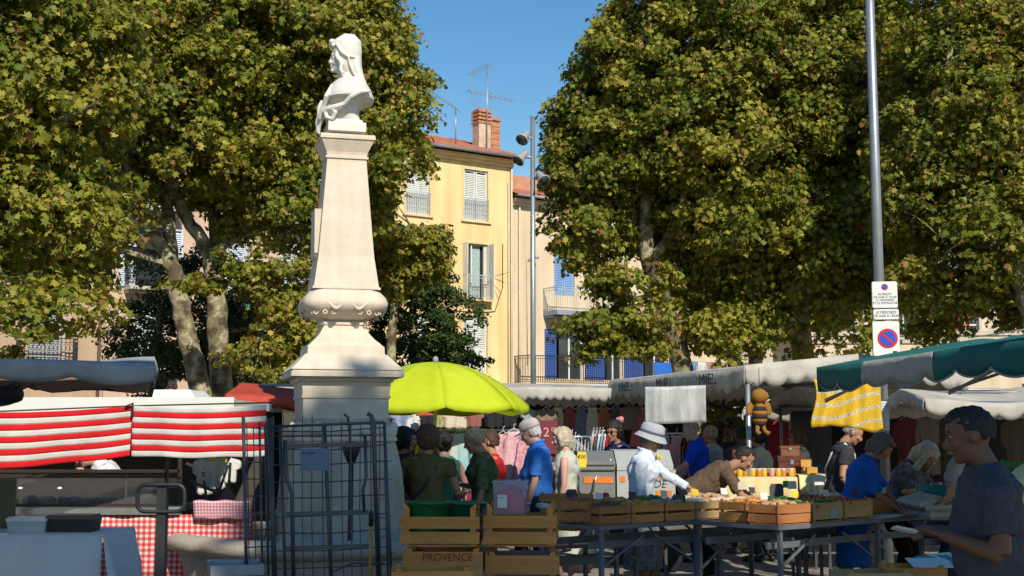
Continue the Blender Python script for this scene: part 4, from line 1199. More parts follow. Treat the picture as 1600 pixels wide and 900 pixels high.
# left grey awning (near)
canopy('stall_awning', 'grey canvas awning with a brown inner valance at the far left', (at(246, 560, 8.3).x - 4.0 * .962, 8.25 - 4 * .274), 4.0, 1.45, (.962, .274), 2.08, 2.13, [(4.0, canvas_g)], poles=((0, 0),), val=.165, scal=.50, seed=3, group='stall awnings', bows=2, valmul=(.9, .9, 0.05, .9))
bb_ = sheet('brown_valance', 'brown scalloped cloth hanging inside the back of the grey awning', (-6.1, 8.65), (at(234, 610, 9.75).x, 9.75), 1.905, 2.12, canvas_brown, 'valance', .02)
me = bb_.data
for v in me.vertices:
    if v.co.z < 1.93: v.co.z += .075 * (1 - abs(math.sin(math.pi * v.co.x / .52)))
q = MB(); q.ell((0, 0, 0), (.16, .10, .09)); q.ell((-.2, 0, .05), (.15, .1, .10))
o = tag(q.build('rolled_bundle', black), 'dark bundle strapped up under the left end of the grey awning', 'bundle'); o.location = at(4, 616, 9.5)
remesh(o, .02, 3, .03)
for k, (y1, y2) in enumerate(((608, 585), (618, 592))):
    q = MB(); q.tube([at(8, y1, 9.0), at(70 if k else 46, y2, 9.75)], .012, 6)
    tag(q.build('awning_strut', black), ('upper' if k == 0 else 'lower') + ' of two thin black struts under the grey awning', 'strut', 'thin black struts')

# white food trailer behind the striped cloth
tr_ = empty('food_trailer', (-5.2, 12.9, 0), 0, 'white food trailer with its flap roof raised behind the red striped cloth', 'trailer')
wp = mat('trailer_white', (.66, .65, .60), .45, .05, 3)
q = MB(); q.box(-1.4, 2.55, -.6, 1.9, 1.86, 1.94); q.box(-1.4, 2.55, -.66, -.60, 1.80, 1.96)
q.loft([[Vector(p) for p in ((1.55, .1, 1.943), (2.02, .1, 1.943), (2.02, .9, 1.943), (1.55, .9, 1.943))], [Vector(p) for p in ((1.56, .15, 2.06), (1.93, .15, 2.06), (1.93, .8, 2.06), (1.56, .8, 2.06))]], smooth=False)
q.build('roof', wp, tr_)
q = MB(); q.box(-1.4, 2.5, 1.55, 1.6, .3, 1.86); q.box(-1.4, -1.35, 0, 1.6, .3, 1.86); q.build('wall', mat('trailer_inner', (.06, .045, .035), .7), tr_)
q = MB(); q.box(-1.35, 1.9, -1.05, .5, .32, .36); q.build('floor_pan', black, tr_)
for x in (-.2, 1.3):
    q = MB(); q.lathe([(.30, -.08), (.32, 0), (.30, .08)], n=24)
    w_ = q.build('wheel', black, tr_); w_.location = (x, 1.3, .32); w_.rotation_euler = (math.pi / 2, 0, 0)
# display counter
cnt = empty('display_counter', (-5.3, 11.55, 0), 0, 'long glass fronted food display counter over red gingham cloth', 'counter')
def cx_(px, D=11.55): return at(px, 700, D).x + 5.3
q = MB(); q.box(-.6, cx_(286), 0, .75, .925, .965); q.box(-.6, cx_(286), -.06, .02, .90, .955); q.build('steel_shelf', mat('brushed_steel', (.42, .42, .40), .3, .15, 8, metal=.8), cnt)
q = MB()
xr = cx_(262)
for a, b_ in (((-.5, .0, 1.24), (xr, 0, 1.24)), ((-.5, .45, 1.27), (xr, .45, 1.27)), ((xr, .0, .97), (xr, 0, 1.40)), ((xr, .45, .97), (xr, .45, 1.4)), ((-.5, 0, .98), (xr, 0, .98)), ((.35, 0, .98), (.35, 0, 1.24))): q.bar(a, b_, .03)
q.box(-.5, xr, .5, .54, .97, 1.27)
q.build('case_frame', mat('dark_case', (.035, .022, .016), .4), cnt)
q = MB(); q.box(-.5, xr, .012, .018, .99, 1.22); q.build('glass_pane', mat('case_glass', (.9, .95, .92), .03, .02, 2, transmission=.95), cnt)
q = MB(); rr = random.Random(5)
for k in range(26): q.ell((-.4 + k * .085, .2 + rr.uniform(-.07, .1), .99 + .02), (.055, .07, .035 + .02 * rr.random()), 8, 6)
q.build('food', mat('dark_food', (.10, .035, .015), .5, .5, 20), cnt)
for k in range(4):
    q = MB(); q.ell((.08 + k * .36, .30, 1.12), (.018, .012, .008)); q.build('case_lamp', emit('case_lamp_glow', (1, .85, .6), 3.0), cnt)
q = MB(); P = [[(-.7 + (cx_(398) + .7) * i / 60, -.02 + .012 * math.sin(i * 1.1), .90 - .55 * j / 6) for j in range(7)] for i in range(61)]
q.grid(P, .005); q.build('gingham_skirt', gingham, cnt)
q = MB(); q.box(cx_(286) + .01, cx_(398), 0, .7, .86, .885); q.box(-.6, cx_(395), .05, .7, .05, .34); q.build('counter_body', mat('counter_dark', (.03, .02, .02), .7), cnt)
o = MB(); P = [[(.01 + .50 * i / 14, .0 + .05 * (j / 6), .02 + .16 * (1 - (j / 6)) + .006 * math.sin(i)) for j in range(7)] for i in range(15)]
o.grid(P, .03); o = tag(o.build('folded_cloth', gingham2), 'pink and white checked cloth folded over the end of the counter', 'cloth'); o.location = (at(303, 800, 11.5).x, 11.42, .84)
# jars and goods on the counter top in the dark
def lump(name, label, cat, loc, r, m, group=None, seed=0, vox=.02, noise=.03):
    q = MB(); rr = random.Random(seed)
    q.ell((0, 0, r[2]), r)
    for k in range(3): q.ell((rr.uniform(-.5, .5) * r[0], rr.uniform(-.5, .5) * r[1], r[2] * rr.uniform(.8, 1.3)), (r[0] * .6, r[1] * .6, r[2] * .7))
    o = q.build(name, m); o.location = loc; remesh(o, vox, 2, noise, .08)
    return tag(o, label, cat, group)
# raised easel / chair legs and bag on the counter's end
fc = empty('folded_chair', (at(338, 770, 12.0).x, 12.0, .885), R(10), 'dark folded chair lying with its legs up on the counter end', 'chair')
q = MB(); q.prism([(-.16, 0), (.17, 0), (.16, .16), (.09, .24), (.02, .12), (-.13, .03)], -.02, .1); q.build('seat', mat('dark_mauve_plastic', (.10, .05, .05), .5), fc)
for a, b_ in (((-.28, 0, .46), (-.10, 0, .38)), ((-.25, 0, .30), (.02, 0, .18)), ((.02, 0, .18), (.10, 0, .44)), ((.11, 0, .20), (.12, 0, .46)), ((-.13, .02, .42), (-.08, .02, .06))):
    q = MB(); q.bar(a, b_, .025); q.build('leg', black, fc)

# striped cloth, two lengths
def striped(name, label, A0, B0, top, h, n_str, drop_a=0, seed=0, start_red=False):
    a, b_ = Vector(A0), Vector(B0); L = (b_ - a).length
    b = MB(); rg = random.Random(seed); k = rg.uniform(0, 6)
    n = 40; sub = 3
    for s_ in range(n_str):
        b.cur = 0 if (s_ % 2 == 0) == start_red else 1
        rows_ = []
        for i in range(n + 1):
            f = i / n; p = a.lerp(b_, f)
            c = []
            for j in range(sub + 1):
                v = (s_ + j / sub) / n_str
                zt = top[0] * (1 - f) + top[1] * f
                hh = h[0] * (1 - f) + h[1] * f
                wv = .010 * math.sin(f * 9 + k + v * 2) * v + .006 * math.sin(f * 23 + k)
                sag = -.022 * math.sin(math.pi * f) * (1 - .3 * v)
                c.append((p.x, p.y + wv * 1.6, zt - hh * v + sag + .004 * math.sin(f * 14 + k) * v))
            rows_.append(c)
        b.grid(rows_, .003)
    o = b.build(name, [red_cl, white_cl])
    return tag(o, label, 'cloth', 'red and white striped cloths')
pL = at(-60, 650, 10.6); pM = at(207, 640, 11.1); pR = at(416, 636, 11.2)
striped('striped_cloth', 'left length of red and white striped cloth, hung before the white trailer', (pL.x, 10.6, 0), (pM.x - .005, 11.1, 0), (at(0, 644, 10.6).z, at(207, 634, 11.1).z), (.48, .43), 9, seed=2, start_red=True)
striped('striped_cloth', 'right length of red and white striped cloth ending beside the wire cage', (pM.x + .005, 11.1, 0), (pR.x, 11.2, 0), (at(207, 634, 11.1).z, at(415, 632, 11.2).z), (.43, .445), 9, seed=6, start_red=False)
q = MB(); q.tube([(pL.x, 10.62, at(-60, 645, 10.6).z), (pM.x, 11.12, at(207, 634, 11.1).z), (pR.x + .03, 11.22, at(418, 629, 11.2).z)], .007, 5)
q.tube([(pM.x - .05, 11.06, at(207, 636, 11.1).z), (pM.x + .01, 11.06, at(207, 630, 11.1).z), (pM.x + .01, 11.06, at(207, 650, 11.1).z)], .012, 5)
tag(q.build('support_rope', black), 'dark cord and clip along the top of the striped cloths', 'cord')
# cloth covered table, bottom left
tb = empty('cloth_table', (-5.0, 9.0, 0), 0, 'table under a pale grey blue cloth at the bottom left corner', 'table')
xr = at(160, 830, 9.0).x + 5.0
q = MB()
P = []
for i in range(31):
    x = xr * i / 30
    P.append([(x, .75, .915), (x, .4, .925), (x, .06, .925), (x, .0, .905), (x, -.035 - .015 * math.sin(i * .8), .72), (x, -.05 - .035 * math.sin(i * .8 + .3), .50), (x, -.06 - .045 * math.sin(i * .8 + .4), .18)])
q.grid(P, .006)
P = []
for i in range(13):
    y = .75 * i / 12
    P.append([(xr, y, .922), (xr + .015, y, .88), (xr + .06 + .035 * math.sin(i * 1.9), y - .03, .62 + .06 * math.sin(i * 1.3)), (xr + .10 + .05 * math.sin(i * 1.9 + .5), y - .05, .33 + .05 * math.sin(i))])
q.grid(P, .006)
q.build('tablecloth', table_cl, tb)
for x in (.1, xr - .1):
    for y in (.08, .68):
        q = MB(); q.tube([(x, y, 0), (x, y, .9)], .02, 6); q.build('leg', pole_m, tb)
def tub(name, label, px, py, D, w, d, h, m, lid=None, group=None, cat='box', rz=0):
    p = at(px, py, D)
    r = empty(name, p, rz, label, cat, group)
    q = MB(); t = .012
    q.loft([[Vector((x * w / 2 * k_, y * d / 2 * k_, z)) for x, y in ((-1, -1), (1, -1), (1, 1), (-1, 1))] for k_, z in ((.92, 0), (1, h), (.96, h), (.88, t))], cap=False, smooth=False)
    q.box(-w * .45, w * .45, -d * .45, d * .45, .001, t)
    q.build('tub', m, r)
    if lid is not None:
        q = MB(); q.box(-w * .52, w * .52, -d * .52, d * .52, h, h + .018); q.box(-w * .47, w * .47, -d * .47, d * .47, h + .018, h + .028); q.build('lid', lid, r)
    return r
clear_p = mat('clear_plastic', (.55, .60, .66), .25, .1, 5, trans=.3)
tub('plastic_tub', 'clear plastic tub with a lid on the pale cloth table', 48, 832, 9.15, .27, .2, .085, clear_p, mat('clear_lid', (.6, .62, .66), .3), 'food tubs on the cloth table')
tub('plastic_tub', 'black tray box with clips right of the clear tub', 115, 831, 9.2, .33, .22, .095, black, mat('dark_lid', (.06, .06, .07), .35), 'food tubs on the cloth table')
tub('plastic_tub', 'small low white tray left of the clear tub on the cloth table', 8, 838, 9.1, .12, .2, .03, mat('white_plastic', (.6, .6, .6), .4), None, 'food tubs on the cloth table')
# framed photo board at the far left
q = MB(); q.box(-.10, .10, 0, .02, 0, .36); o = q.build('notice_board', mat('board_olive', (.09, .08, .04), .7)); o.location = at(0, 826, 9.4); tag(o, 'dark olive board standing at the left end of the counter', 'board')
q = MB(); q.box(-.045, .045, 0, .012, 0, .15); o = q.build('menu_card', paper); o.location = at(15, 805, 11.3); tag(o, 'small pale card with a dark photograph leaning by the counter', 'card')
q = MB(); q.box(-.038, .038, -.004, 0, .03, .12); q.build('photo_print', mat('photo_brown', (.16, .08, .05), .5, .6, 30), o)
# loop on a post
lp = empty('black_hoop_post', gnd(257, 8.0), 0, 'black metal post carrying a rounded rectangular hoop in front of the gingham counter', 'post')
q = MB(); z0 = at(257, 757, 8).z; z1 = at(257, 799, 8).z
q.box(-.030, .030, -.03, .03, 0, z0 + .005); q.build('post', black, lp)
w_ = .145; h_ = (z0 - z1) / 2; zc0 = (z0 + z1) / 2; pts = []
for sx, sz in ((1, 1), (-1, 1), (-1, -1), (1, -1)):
    a0 = math.atan2(sz, sx) - math.pi / 4
    for k in range(6):
        a = a0 + math.pi / 2 * k / 5; pts.append((sx * (w_ - .05) + .05 * math.cos(a), -.035, zc0 + sz * (h_ - .05) + .05 * math.sin(a)))
q = MB(); q.tube(pts, .013, 8, closed=True); q.build('hoop', black, lp)

# maroon awning, white rounded awning behind it, left of the monument
canopy('stall_awning', 'faded maroon awning just left of the pedestal', (at(352, 620, 14.2).x, 14.2), 1.5, 1.6, (1, 0), 2.05, 2.22, [(1.5, canvas_red)], poles=((1, 0), (1, 1), (0, 1)), val=.16, scal=.6, seed=5, group='stall awnings', bows=1)
canopy('stall_awning', 'white low awning rising behind the maroon one', (at(362, 610, 17).x, 17.0), 2.2, 2.0, (1, 0), 2.12, 2.32, [(2.2, canvas_w)], poles=((0, 0), (1, 0)), val=.14, scal=.3, seed=8, group='stall awnings', bows=1)
# clothing stall
canopy('stall_awning', 'grey white awning of the clothes stall with pale saw edged trim', (at(600, 610, 18.6).x, 18.6), 5.8, 3.2, (1, 0.0), 2.30, 2.42, [(5.8, canvas_w)], poles=((0, 0), (1, 0), (0, 1), (1, 1)), val=.20, scal=.13, seed=9, group='stall awnings', bows=3)
sheet('stall_backdrop', 'tarpaulin coloured dark as shade, closing the back of the clothes stall', (at(560, 700, 22).x, 22), (at(1080, 700, 22).x, 22), .1, 2.35, tarp_shade, n=50)
sheet('stall_backdrop', 'tarpaulin coloured dark as shade, behind the food trailer at the left', (-8, 15.2), (at(440, 700, 15.2).x, 15.2), .1, 2.0, tarp_shade, n=50)
# honey stall
hd = Vector((.3, -.954, 0))
C0 = Vector((2.68, 14.7, 0))
P0 = C0 - hd * 4.2
mc = canopy('honey_stall_awning', 'off white awning lettered MIEL over the honey stall', P0, 4.2, 3.0, (hd.x, hd.y), 2.40, 2.56, [(4.2, canvas_w)], poles=((1, 0), (1, 1), (0, 1)), val=.28, scal=.26, seed=12, bows=2, pole_r=.03)
miel = mat('stencil_grey', (.10, .10, .10), .9)
for x in (.7, 2.0, 3.3):
    text(mc, 'MIEL', .19, miel, Matrix.Translation((x, -.045, 2.27)) @ STAND, .003, 'stencil_lettering', 1.25)
ws = sheet('white_sheet', 'blank whitish plastic sheet hanging under the honey awning', (at(1008, 620, 15.3).x, 15.3), (at(1103, 620, 15.3).x, 15.3), at(1050, 661, 15.3).z, at(1050, 603, 15.3).z, mat('milky_plastic', (.30, .30, .29), .45, trans=.25, col2=(.66, .66, .64), scale=7, stretch=(1.4, 1, .35), bump=.4, bscale=6), 'sheet', .02, folds=9)
# back tarps of the middle
canopy('stall_awning', 'small grey scalloped awning behind the honey stall, right of the bee', (at(1195, 630, 20.5).x, 20.5), 1.7, 2.2, (.93, -.36), 2.02, 2.18, [(.8, canvas_w), (.9, canvas_g)], poles=((1, 0), (0, 1), (1, 1)), val=.2, scal=.22, seed=14, group='stall awnings', bows=1)
canopy('stall_awning', 'little cream scalloped awning left of the bee figure', (at(1128, 640, 22).x, 22), 1.1, 2.0, (1, 0), 2.05, 2.2, [(1.1, canvas_w)], poles=((0, 0), (1, 1)), val=.14, scal=.2, seed=15, group='stall awnings', bows=1)
sheet('stall_backdrop', 'tarpaulin coloured dark as shade, at the back of the stalls behind the honey table', (at(1120, 700, 23.5).x, 23.5), (at(1300, 700, 23.5).x, 23.5), .1, 2.05, tarp_shade)
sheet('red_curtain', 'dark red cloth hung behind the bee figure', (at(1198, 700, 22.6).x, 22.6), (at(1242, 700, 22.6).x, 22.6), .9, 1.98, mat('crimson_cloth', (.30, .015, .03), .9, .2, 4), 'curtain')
sheet('stall_backdrop', 'dark slate tarpaulin right of the white T shirt woman', (at(1238, 700, 18.2).x, 18.2), (at(1300, 700, 18.2).x, 18.2), .4, 1.95, mat('slate_tarp', (.05, .05, .055), .8), n=20)
# green and white awning at the right
gd = Vector((.145, -.99, 0)).normalized()
g0 = Vector((at(1276, 580, 11.6).x, 11.6, 0))
gc = canopy('market_awning', 'green and white striped awning with piped scallops at the right edge', g0, 4.7, 3.0, (gd.x, gd.y), 2.22, 2.46, [(1.0, canvas_green), (1.25, canvas_w), (2.45, canvas_green)], poles=((.79, 0), (0, 1), (1, 1)), val=.225, scal=.52, seed=21, bows=2, pipe=canvas_g, struts=True)
q = MB(); q.grid([[(2.75 + .6 * i / 6 , .01 + .9 * j / 5, 2.235 + (2.46 - 2.22) * (2 * (.01 + .9 * j / 5) / 3.0) + .03) for j in range(6)] for i in range(7)], .006); q.build('patch', canvas_w, gc)
# right rear stalls
canopy('stall_awning', 'long off white awning behind the green one, sagging between its bows', (at(1300, 610, 15.5).x, 15.5), 4.9, 3.3, (1, 0.05), 2.05, 2.25, [(4.9, canvas_w)], poles=((1, 0), (1, 1)), val=.18, scal=.3, seed=24, group='stall awnings', bows=3)
canopy('stall_awning', 'nearer off white awning under the green one at the right edge', (at(1445, 630, 13.6).x, 13.6), 3.4, 1.6, (1, 0.02), 1.98, 2.12, [(3.4, canvas_w)], poles=((1, 0),), val=.18, scal=.26, seed=25, group='stall awnings', bows=2)
sheet('stall_backdrop', 'tarpaulin coloured dark as shade, closing the back of the right hand stalls', (at(1290, 700, 19).x, 19), (at(1760, 700, 19).x, 19), .1, 2.15, tarp_shade, n=50)

# yellow provencal cloth
def prov_mat():
    m = bpy.data.materials.new('provencal_print'); m.use_nodes = True
    n, l = m.node_tree.nodes, m.node_tree.links
    b = n['Principled BSDF']; b.inputs['Roughness'].default_value = .8
    tc = n.new('ShaderNodeTexCoord')
    sp_ = n.new('ShaderNodeSeparateXYZ'); l.new(tc.outputs['Object'], sp_.inputs[0])
    def mth(op, a_, b_=None):
        x = n.new('ShaderNodeMath'); x.operation = op
        for i, q_ in enumerate((a_, b_)):
            if q_ is None: continue
            if isinstance(q_, (int, float)): x.inputs[i].default_value = q_
            else: l.new(q_, x.inputs[i])
        return x.outputs[0]
    sx_ = mth('MULTIPLY', mth('SINE', mth('MULTIPLY', sp_.outputs['X'], 8.0)), .26)
    vv = mth('FRACT', mth('ADD', mth('ADD', mth('MULTIPLY', sp_.outputs['Z'], 7.6), sx_), mth('MULTIPLY', sp_.outputs['X'], -.9)))
    dist = mth('ABSOLUTE', mth('SUBTRACT', vv, .5))
    band = n.new('ShaderNodeMath'); band.operation = 'LESS_THAN'; band.inputs[1].default_value = .14; l.new(dist, band.inputs[0])
    leaf = n.new('ShaderNodeMath'); leaf.operation = 'LESS_THAN'; leaf.inputs[1].default_value = .12; l.new(dist, leaf.inputs[0])
    vo = n.new('ShaderNodeTexVoronoi'); vo.inputs['Scale'].default_value = 40; vo.inputs['Randomness'].default_value = .15; l.new(tc.outputs['Object'], vo.inputs['Vector'])
    dot = n.new('ShaderNodeMath'); dot.operation = 'LESS_THAN'; dot.inputs[1].default_value = .26; l.new(vo.outputs['Distance'], dot.inputs[0])
    mp = n.new('ShaderNodeMapping'); mp.inputs['Scale'].default_value = (1, 1, 2.6); mp.inputs['Rotation'].default_value = (0, .6, 0)
    v2 = n.new('ShaderNodeTexVoronoi'); v2.inputs['Scale'].default_value = 30; l.new(tc.outputs['Object'], mp.inputs[0]); l.new(mp.outputs[0], v2.inputs['Vector'])
    lf = n.new('ShaderNodeMath'); lf.operation = 'LESS_THAN'; lf.inputs[1].default_value = .32; l.new(v2.outputs['Distance'], lf.inputs[0])
    lfm = n.new('ShaderNodeMath'); lfm.operation = 'MULTIPLY'; l.new(lf.outputs[0], lfm.inputs[0]); l.new(leaf.outputs[0], lfm.inputs[1])
    def mix(f, a, c):
        x = n.new('ShaderNodeMix'); x.data_type = 'RGBA'; l.new(f, x.inputs[0])
        for s_, i in ((a, 6), (c, 7)):
            if isinstance(s_, tuple): x.inputs[i].default_value = (*s_, 1)
            else: l.new(s_, x.inputs[i])
        return x.outputs[2]
    y = mix(dot.outputs[0], (.72, .46, .02), (.50, .24, .02))
    c = mix(lfm.outputs[0], (.62, .55, .34), (.22, .22, .10))
    l.new(mix(band.outputs[0], y, c), b.inputs['Base Color'])
    tr = n.new('ShaderNodeBsdfTranslucent'); tr.inputs['Color'].default_value = (.7, .45, .05, 1); mx = n.new('ShaderNodeMixShader'); mx.inputs[0].default_value = .2
    l.new(b.outputs[0], mx.inputs[1]); l.new(tr.outputs[0], mx.inputs[2]); l.new(mx.outputs[0], n['Material Output'].inputs['Surface'])
    return m
prov = prov_mat()
pa, pb_ = at(1272, 600, 12.75), at(1376, 600, 12.75)
b = MB(); P = []
for i in range(31):
    f = i / 30; x = (pb_.x - pa.x) * f
    bot = at(1320, 668 + 8 * f, 12.75).z + .03 * math.sin(f * 4); top = at(1320, 592, 12.75).z
    P.append([(x + .03 * math.sin(j * .4) * (1 - f) + (0.02 * j / 12 * (f - .5)), .035 * math.sin(f * 13 + j * .25) * (.3 + .7 * j / 12) + .012 * math.sin(f * 31), top + (bot - top) * j / 12 - .05 * math.sin(math.pi * f) * (1 - j / 12)) for j in range(13)])
b.grid(P, .004); o = b.build('provencal_cloth', prov); o.location = (pa.x, 12.75, 0); tag(o, 'yellow printed cloth with leafy cream bands hanging from the green awning', 'cloth')

# lime parasol
lime = mat('lime_canvas', (.58, .68, .02), .95, col2=(.70, .76, .06), scale=3, bump=.5, bscale=7, trans=.40, spec=.08)
ub = empty('parasol', (at(680, 640, 15.0).x, 15.0, 0), R(9), 'large lime green parasol right of the monument', 'parasol')
q = MB(); n8 = 8; RR = 1.11; zt, ze = at(684, 567, 15.0).z, at(684, 637, 15.0).z + .02
for s_ in range(n8):
    a0, a1 = 2 * math.pi * s_ / n8, 2 * math.pi * (s_ + 1) / n8
    P = []
    for i in range(15):
        r = RR * (.03 + .97 * i / 14); zz_ = zt - (zt - ze) * (i / 14) ** 2.0 * 1.0
        row = []
        for j in range(9):
            f = j / 8; a = a0 + (a1 - a0) * f
            # straight chord between ribs, slightly slack
            cr = math.cos((a1 - a0) / 2) / math.cos((f - .5) * (a1 - a0))
            k = 1 - .55 * (1 - (1 if True else 0))
            rr_ = r * (1 - (1 - cr) * .7)
            row.append((rr_ * math.cos(a), rr_ * math.sin(a), zz_ - (.022 * math.sin(math.pi * f) + .006 * math.sin(f * 14 + s_ * 2) + .005 * math.sin(i * .9 + s_ * 1.7)) * (i / 14)))
        P.append(row)
    last = P[-1]
    P.append([(p[0] * 1.012, p[1] * 1.012, p[2] - .045 - .035 * math.sin(math.pi * (j / 8)) ** .6) for j, p in enumerate(last)])
    q.grid(P, .003)
q.build('canopy', lime, ub)
q = MB()
for s_ in range(n8):
    a = 2 * math.pi * s_ / n8
    q.tube([(RR * .05 * math.cos(a), RR * .05 * math.sin(a), zt - .02), (RR * .5 * math.cos(a), RR * .5 * math.sin(a), zt - (zt - ze) * .25 - .02), (RR * .97 * math.cos(a), RR * .97 * math.sin(a), ze - .015)], .008, 5)
q.build('ribs', pole_m, ub)
q = MB()
for s_ in range(n8):
    a = 2 * math.pi * s_ / n8
    q.tube([(RR * (.03 + .97 * i / 14) * math.cos(a), RR * (.03 + .97 * i / 14) * math.sin(a), zt - (zt - ze) * (i / 14) ** 2.0 + .003) for i in range(15)], .005, 5)
q.build('seam', mat('lime_seam', (.38, .46, .015), .8), ub)
q = MB(); q.tube([(0, 0, 0), (0, 0, zt)], .02, 8); q.lathe([(.16, 0), (.16, .04), (.03, .09)], n=16); q.build('pole', white_paint, ub)
q = MB(); q.ell((0, 0, zt + .035), (.035, .035, .045)); q.build('finial', mat('grey_knob', (.25, .25, .25), .5), ub)

# ------------------------------------------------------------------ posts and signs
lamp = empty('street_lamp', (at(833, 600, 26).x, 26, 0), 0, 'tall grey pole with a cluster of spotlights between the two groups of trees', 'street lamp')
q = MB(); zt_ = at(833, 182, 26).z; q.tube([(0, 0, 0), (0, 0, zt_)], [.062, .048], 12); q.build('pole', pole_m, lamp)
for k, (px, py, dx, dy) in enumerate(((822, 220, -.26, -.3), (818, 250, -.34, -.2), (845, 283, .26, -.3))):
    z = at(833, py, 26).z; dx *= .7; dy *= .7
    q = MB(); q.tube([(0, 0, z + .05), (dx * .6, dy * .5, z + .05)], .03, 6)
    a = Vector((dx * .7, dy * .6, z + .12)); d = Vector((dx * .9, dy * 1.3, -.28)).normalized()
    pts = [a + d * t * .7 for t in (-.10, -.02, .2, .34, .36)]
    q.tube(pts, [.042, .07, .09, .13, .14], 12); h_ = q.build('spotlight', mat('lamp_grey', (.30, .31, .32), .5, .1, 6), lamp)
    q = MB(); q.tube([a + d * .2534, a + d * .2604], .12, 12); q.build('lens', glass, h_)
q = MB(); q.tube([(0, 0, 0), (.75, 0, .12)], .03, 6); 
sg = empty('sign_post', (at(1380, 640, 15).x, 15, 0), 0, 'tall grey lamp post carrying the parking signs at the right', 'lamp post')
q = MB(); q.tube([(0, 0, 0), (0, 0, 9.5)], [.062, .050], 16); q.tube([(0, 0, 9.5), (0, -.3, 9.9), (0, -.9, 10.0)], [.05, .04, .03], 10); q.build('pole', pole_m, sg)
q = MB(); q.ell((0, -1.05, 9.97), (.12, .3, .06)); q.build('lamp_head', mat('lamp_grey', (.3, .3, .3)), sg)
sign_w = mat('sign_white', (.66, .66, .62), .45, .04, 6); sign_r = mat('sign_red', (.50, .015, .03), .45, .05, 6); sign_b = mat('sign_blue', (.02, .06, .42), .45, .05, 6); sign_k = mat('sign_black_print', (.03, .03, .035), .6)
def plate(name, label, px, y0, y1, w):
    D = 14.86; z1, z0 = at(px, y0, D).z, at(px, y1, D).z; h = z1 - z0
    r = empty(name, (at(px, 600, D).x, D, (z0 + z1) / 2), R(-8), label, 'road sign', 'parking signs')
    q = MB()
    def rr_(w_, h_, rad=.02):
        pts = []
        for sx, sz in ((1, 1), (-1, 1), (-1, -1), (1, -1)):
            a0 = math.atan2(sz, sx) - math.pi / 4
            for k in range(5):
                a = a0 + math.pi / 2 * k / 4; pts.append((sx * (w_ - rad) + rad * math.cos(a), sz * (h_ - rad) + rad * math.sin(a)))
        return pts
    q.prism(rr_(w / 2, h / 2), -.012, .012); q.build('plate', sign_w, r)
    q = MB(); q.prism(rr_(w / 2 + .003, h / 2 + .003), .0125, .05); q.build('back_case', mat('sign_case', (.25, .26, .27), .5), r)
    return r, w, h
def disc(r, x, z, rad):
    q = MB(); n = 32
    q.prism([(x + rad * math.cos(2 * math.pi * k / n), z + rad * math.sin(2 * math.pi * k / n)) for k in range(n)], -.0145, -.0125); q.build('red_ring', sign_r, r)
    q = MB(); q.prism([(x + rad * .78 * math.cos(2 * math.pi * k / n), z + rad * .78 * math.sin(2 * math.pi * k / n)) for k in range(n)], -.0165, -.0147); q.build('blue_disc', sign_b, r)
    q = MB(); d = rad * .80 * .707; w = rad * .11 * .707; q.prism([(x - d - w, z + d - w), (x + d - w, z - d - w), (x + d + w, z - d + w), (x - d + w, z + d + w)][::-1], -.0185, -.0167); q.build('slash', sign_r, r)
r, w, h = plate('parking_sign', 'upper white sign with a tiny no parking symbol and four lines of French text', 1387, 440, 481, .285)
disc(r, 0, h / 2 - .065, .038)
text(r, 'INTERDIT\nDE 6h00 \u00c0 15h30\nLE VENDREDI\nET LE DIMANCHE', .036, sign_k, Matrix.Translation((0, -.0135, -.048)) @ STAND, .0008, 'lettering')
r, w, h = plate('parking_sign', 'narrow middle sign reading LE MERCREDI', 1388, 483, 499, .285)
text(r, 'LE MERCREDI\nDE 6h00 \u00c0 15h30', .044, sign_k, Matrix.Translation((0, -.0135, 0)) @ STAND, .0008, 'lettering', .88)
r, w, h = plate('parking_sign', 'large square no parking sign with a blue disc and red ring', 1387, 502, 556, .30)
disc(r, .015, .0, .115)
q = MB(); q.box(.07, .12, -.0145, -.0125, -h / 2 + .012, -h / 2 + .055); q.build('tow_symbol', sign_k, r)
q = MB(); q.prism([(-.05, .0), (.05, 0), (.05, .33), (-.05, .33)], -.012, .0); o = q.build('paper_notice', paper); o.location = at(1383, 672, 14.8); tag(o, 'white paper notice wrapped on the sign post under the awning', 'notice')
for k in range(9):
    pass
q = MB()
for k in range(11): q.box(-.038, .03 - .02 * (k % 3), -.0145, -.0125, .03 + k * .027, .036 + k * .027)
q.build('print', mat('grey_print', (.3, .3, .3), .8), o)
# inverted triangle sign and a round sign behind the honey stall
tg = empty('warning_sign', at(1214, 614, 33), 0, 'dark inverted triangle sign seen between honey awning and grey awning', 'road sign')
q = MB(); q.prism([(-.36, .3), (0, -.33), (.36, .3)], 0, .03); q.build('plate', mat('sign_back', (.03, .03, .035), .6), tg)
q = MB(); q.tube([(0, .07, -3.3 if True else 0), (0, .07, .3)], .035, 8); q.build('pole', pole_m, tg)
ne = empty('no_entry_sign', at(1138, 632, 30), 0, 'round red sign partly hidden behind the sapling', 'road sign')
q = MB(); q.prism([(.3 * math.cos(k * math.pi / 12), .3 * math.sin(k * math.pi / 12)) for k in range(24)], 0, .03); q.build('plate', sign_r, ne)
q = MB(); q.box(-.2, .2, -.006, -.002, -.05, .05); q.build('white_bar', sign_w, ne)
q = MB(); q.tube([(0, .07, -2.3), (0, .07, .3)], .03, 8); q.build('pole', pole_m, ne)
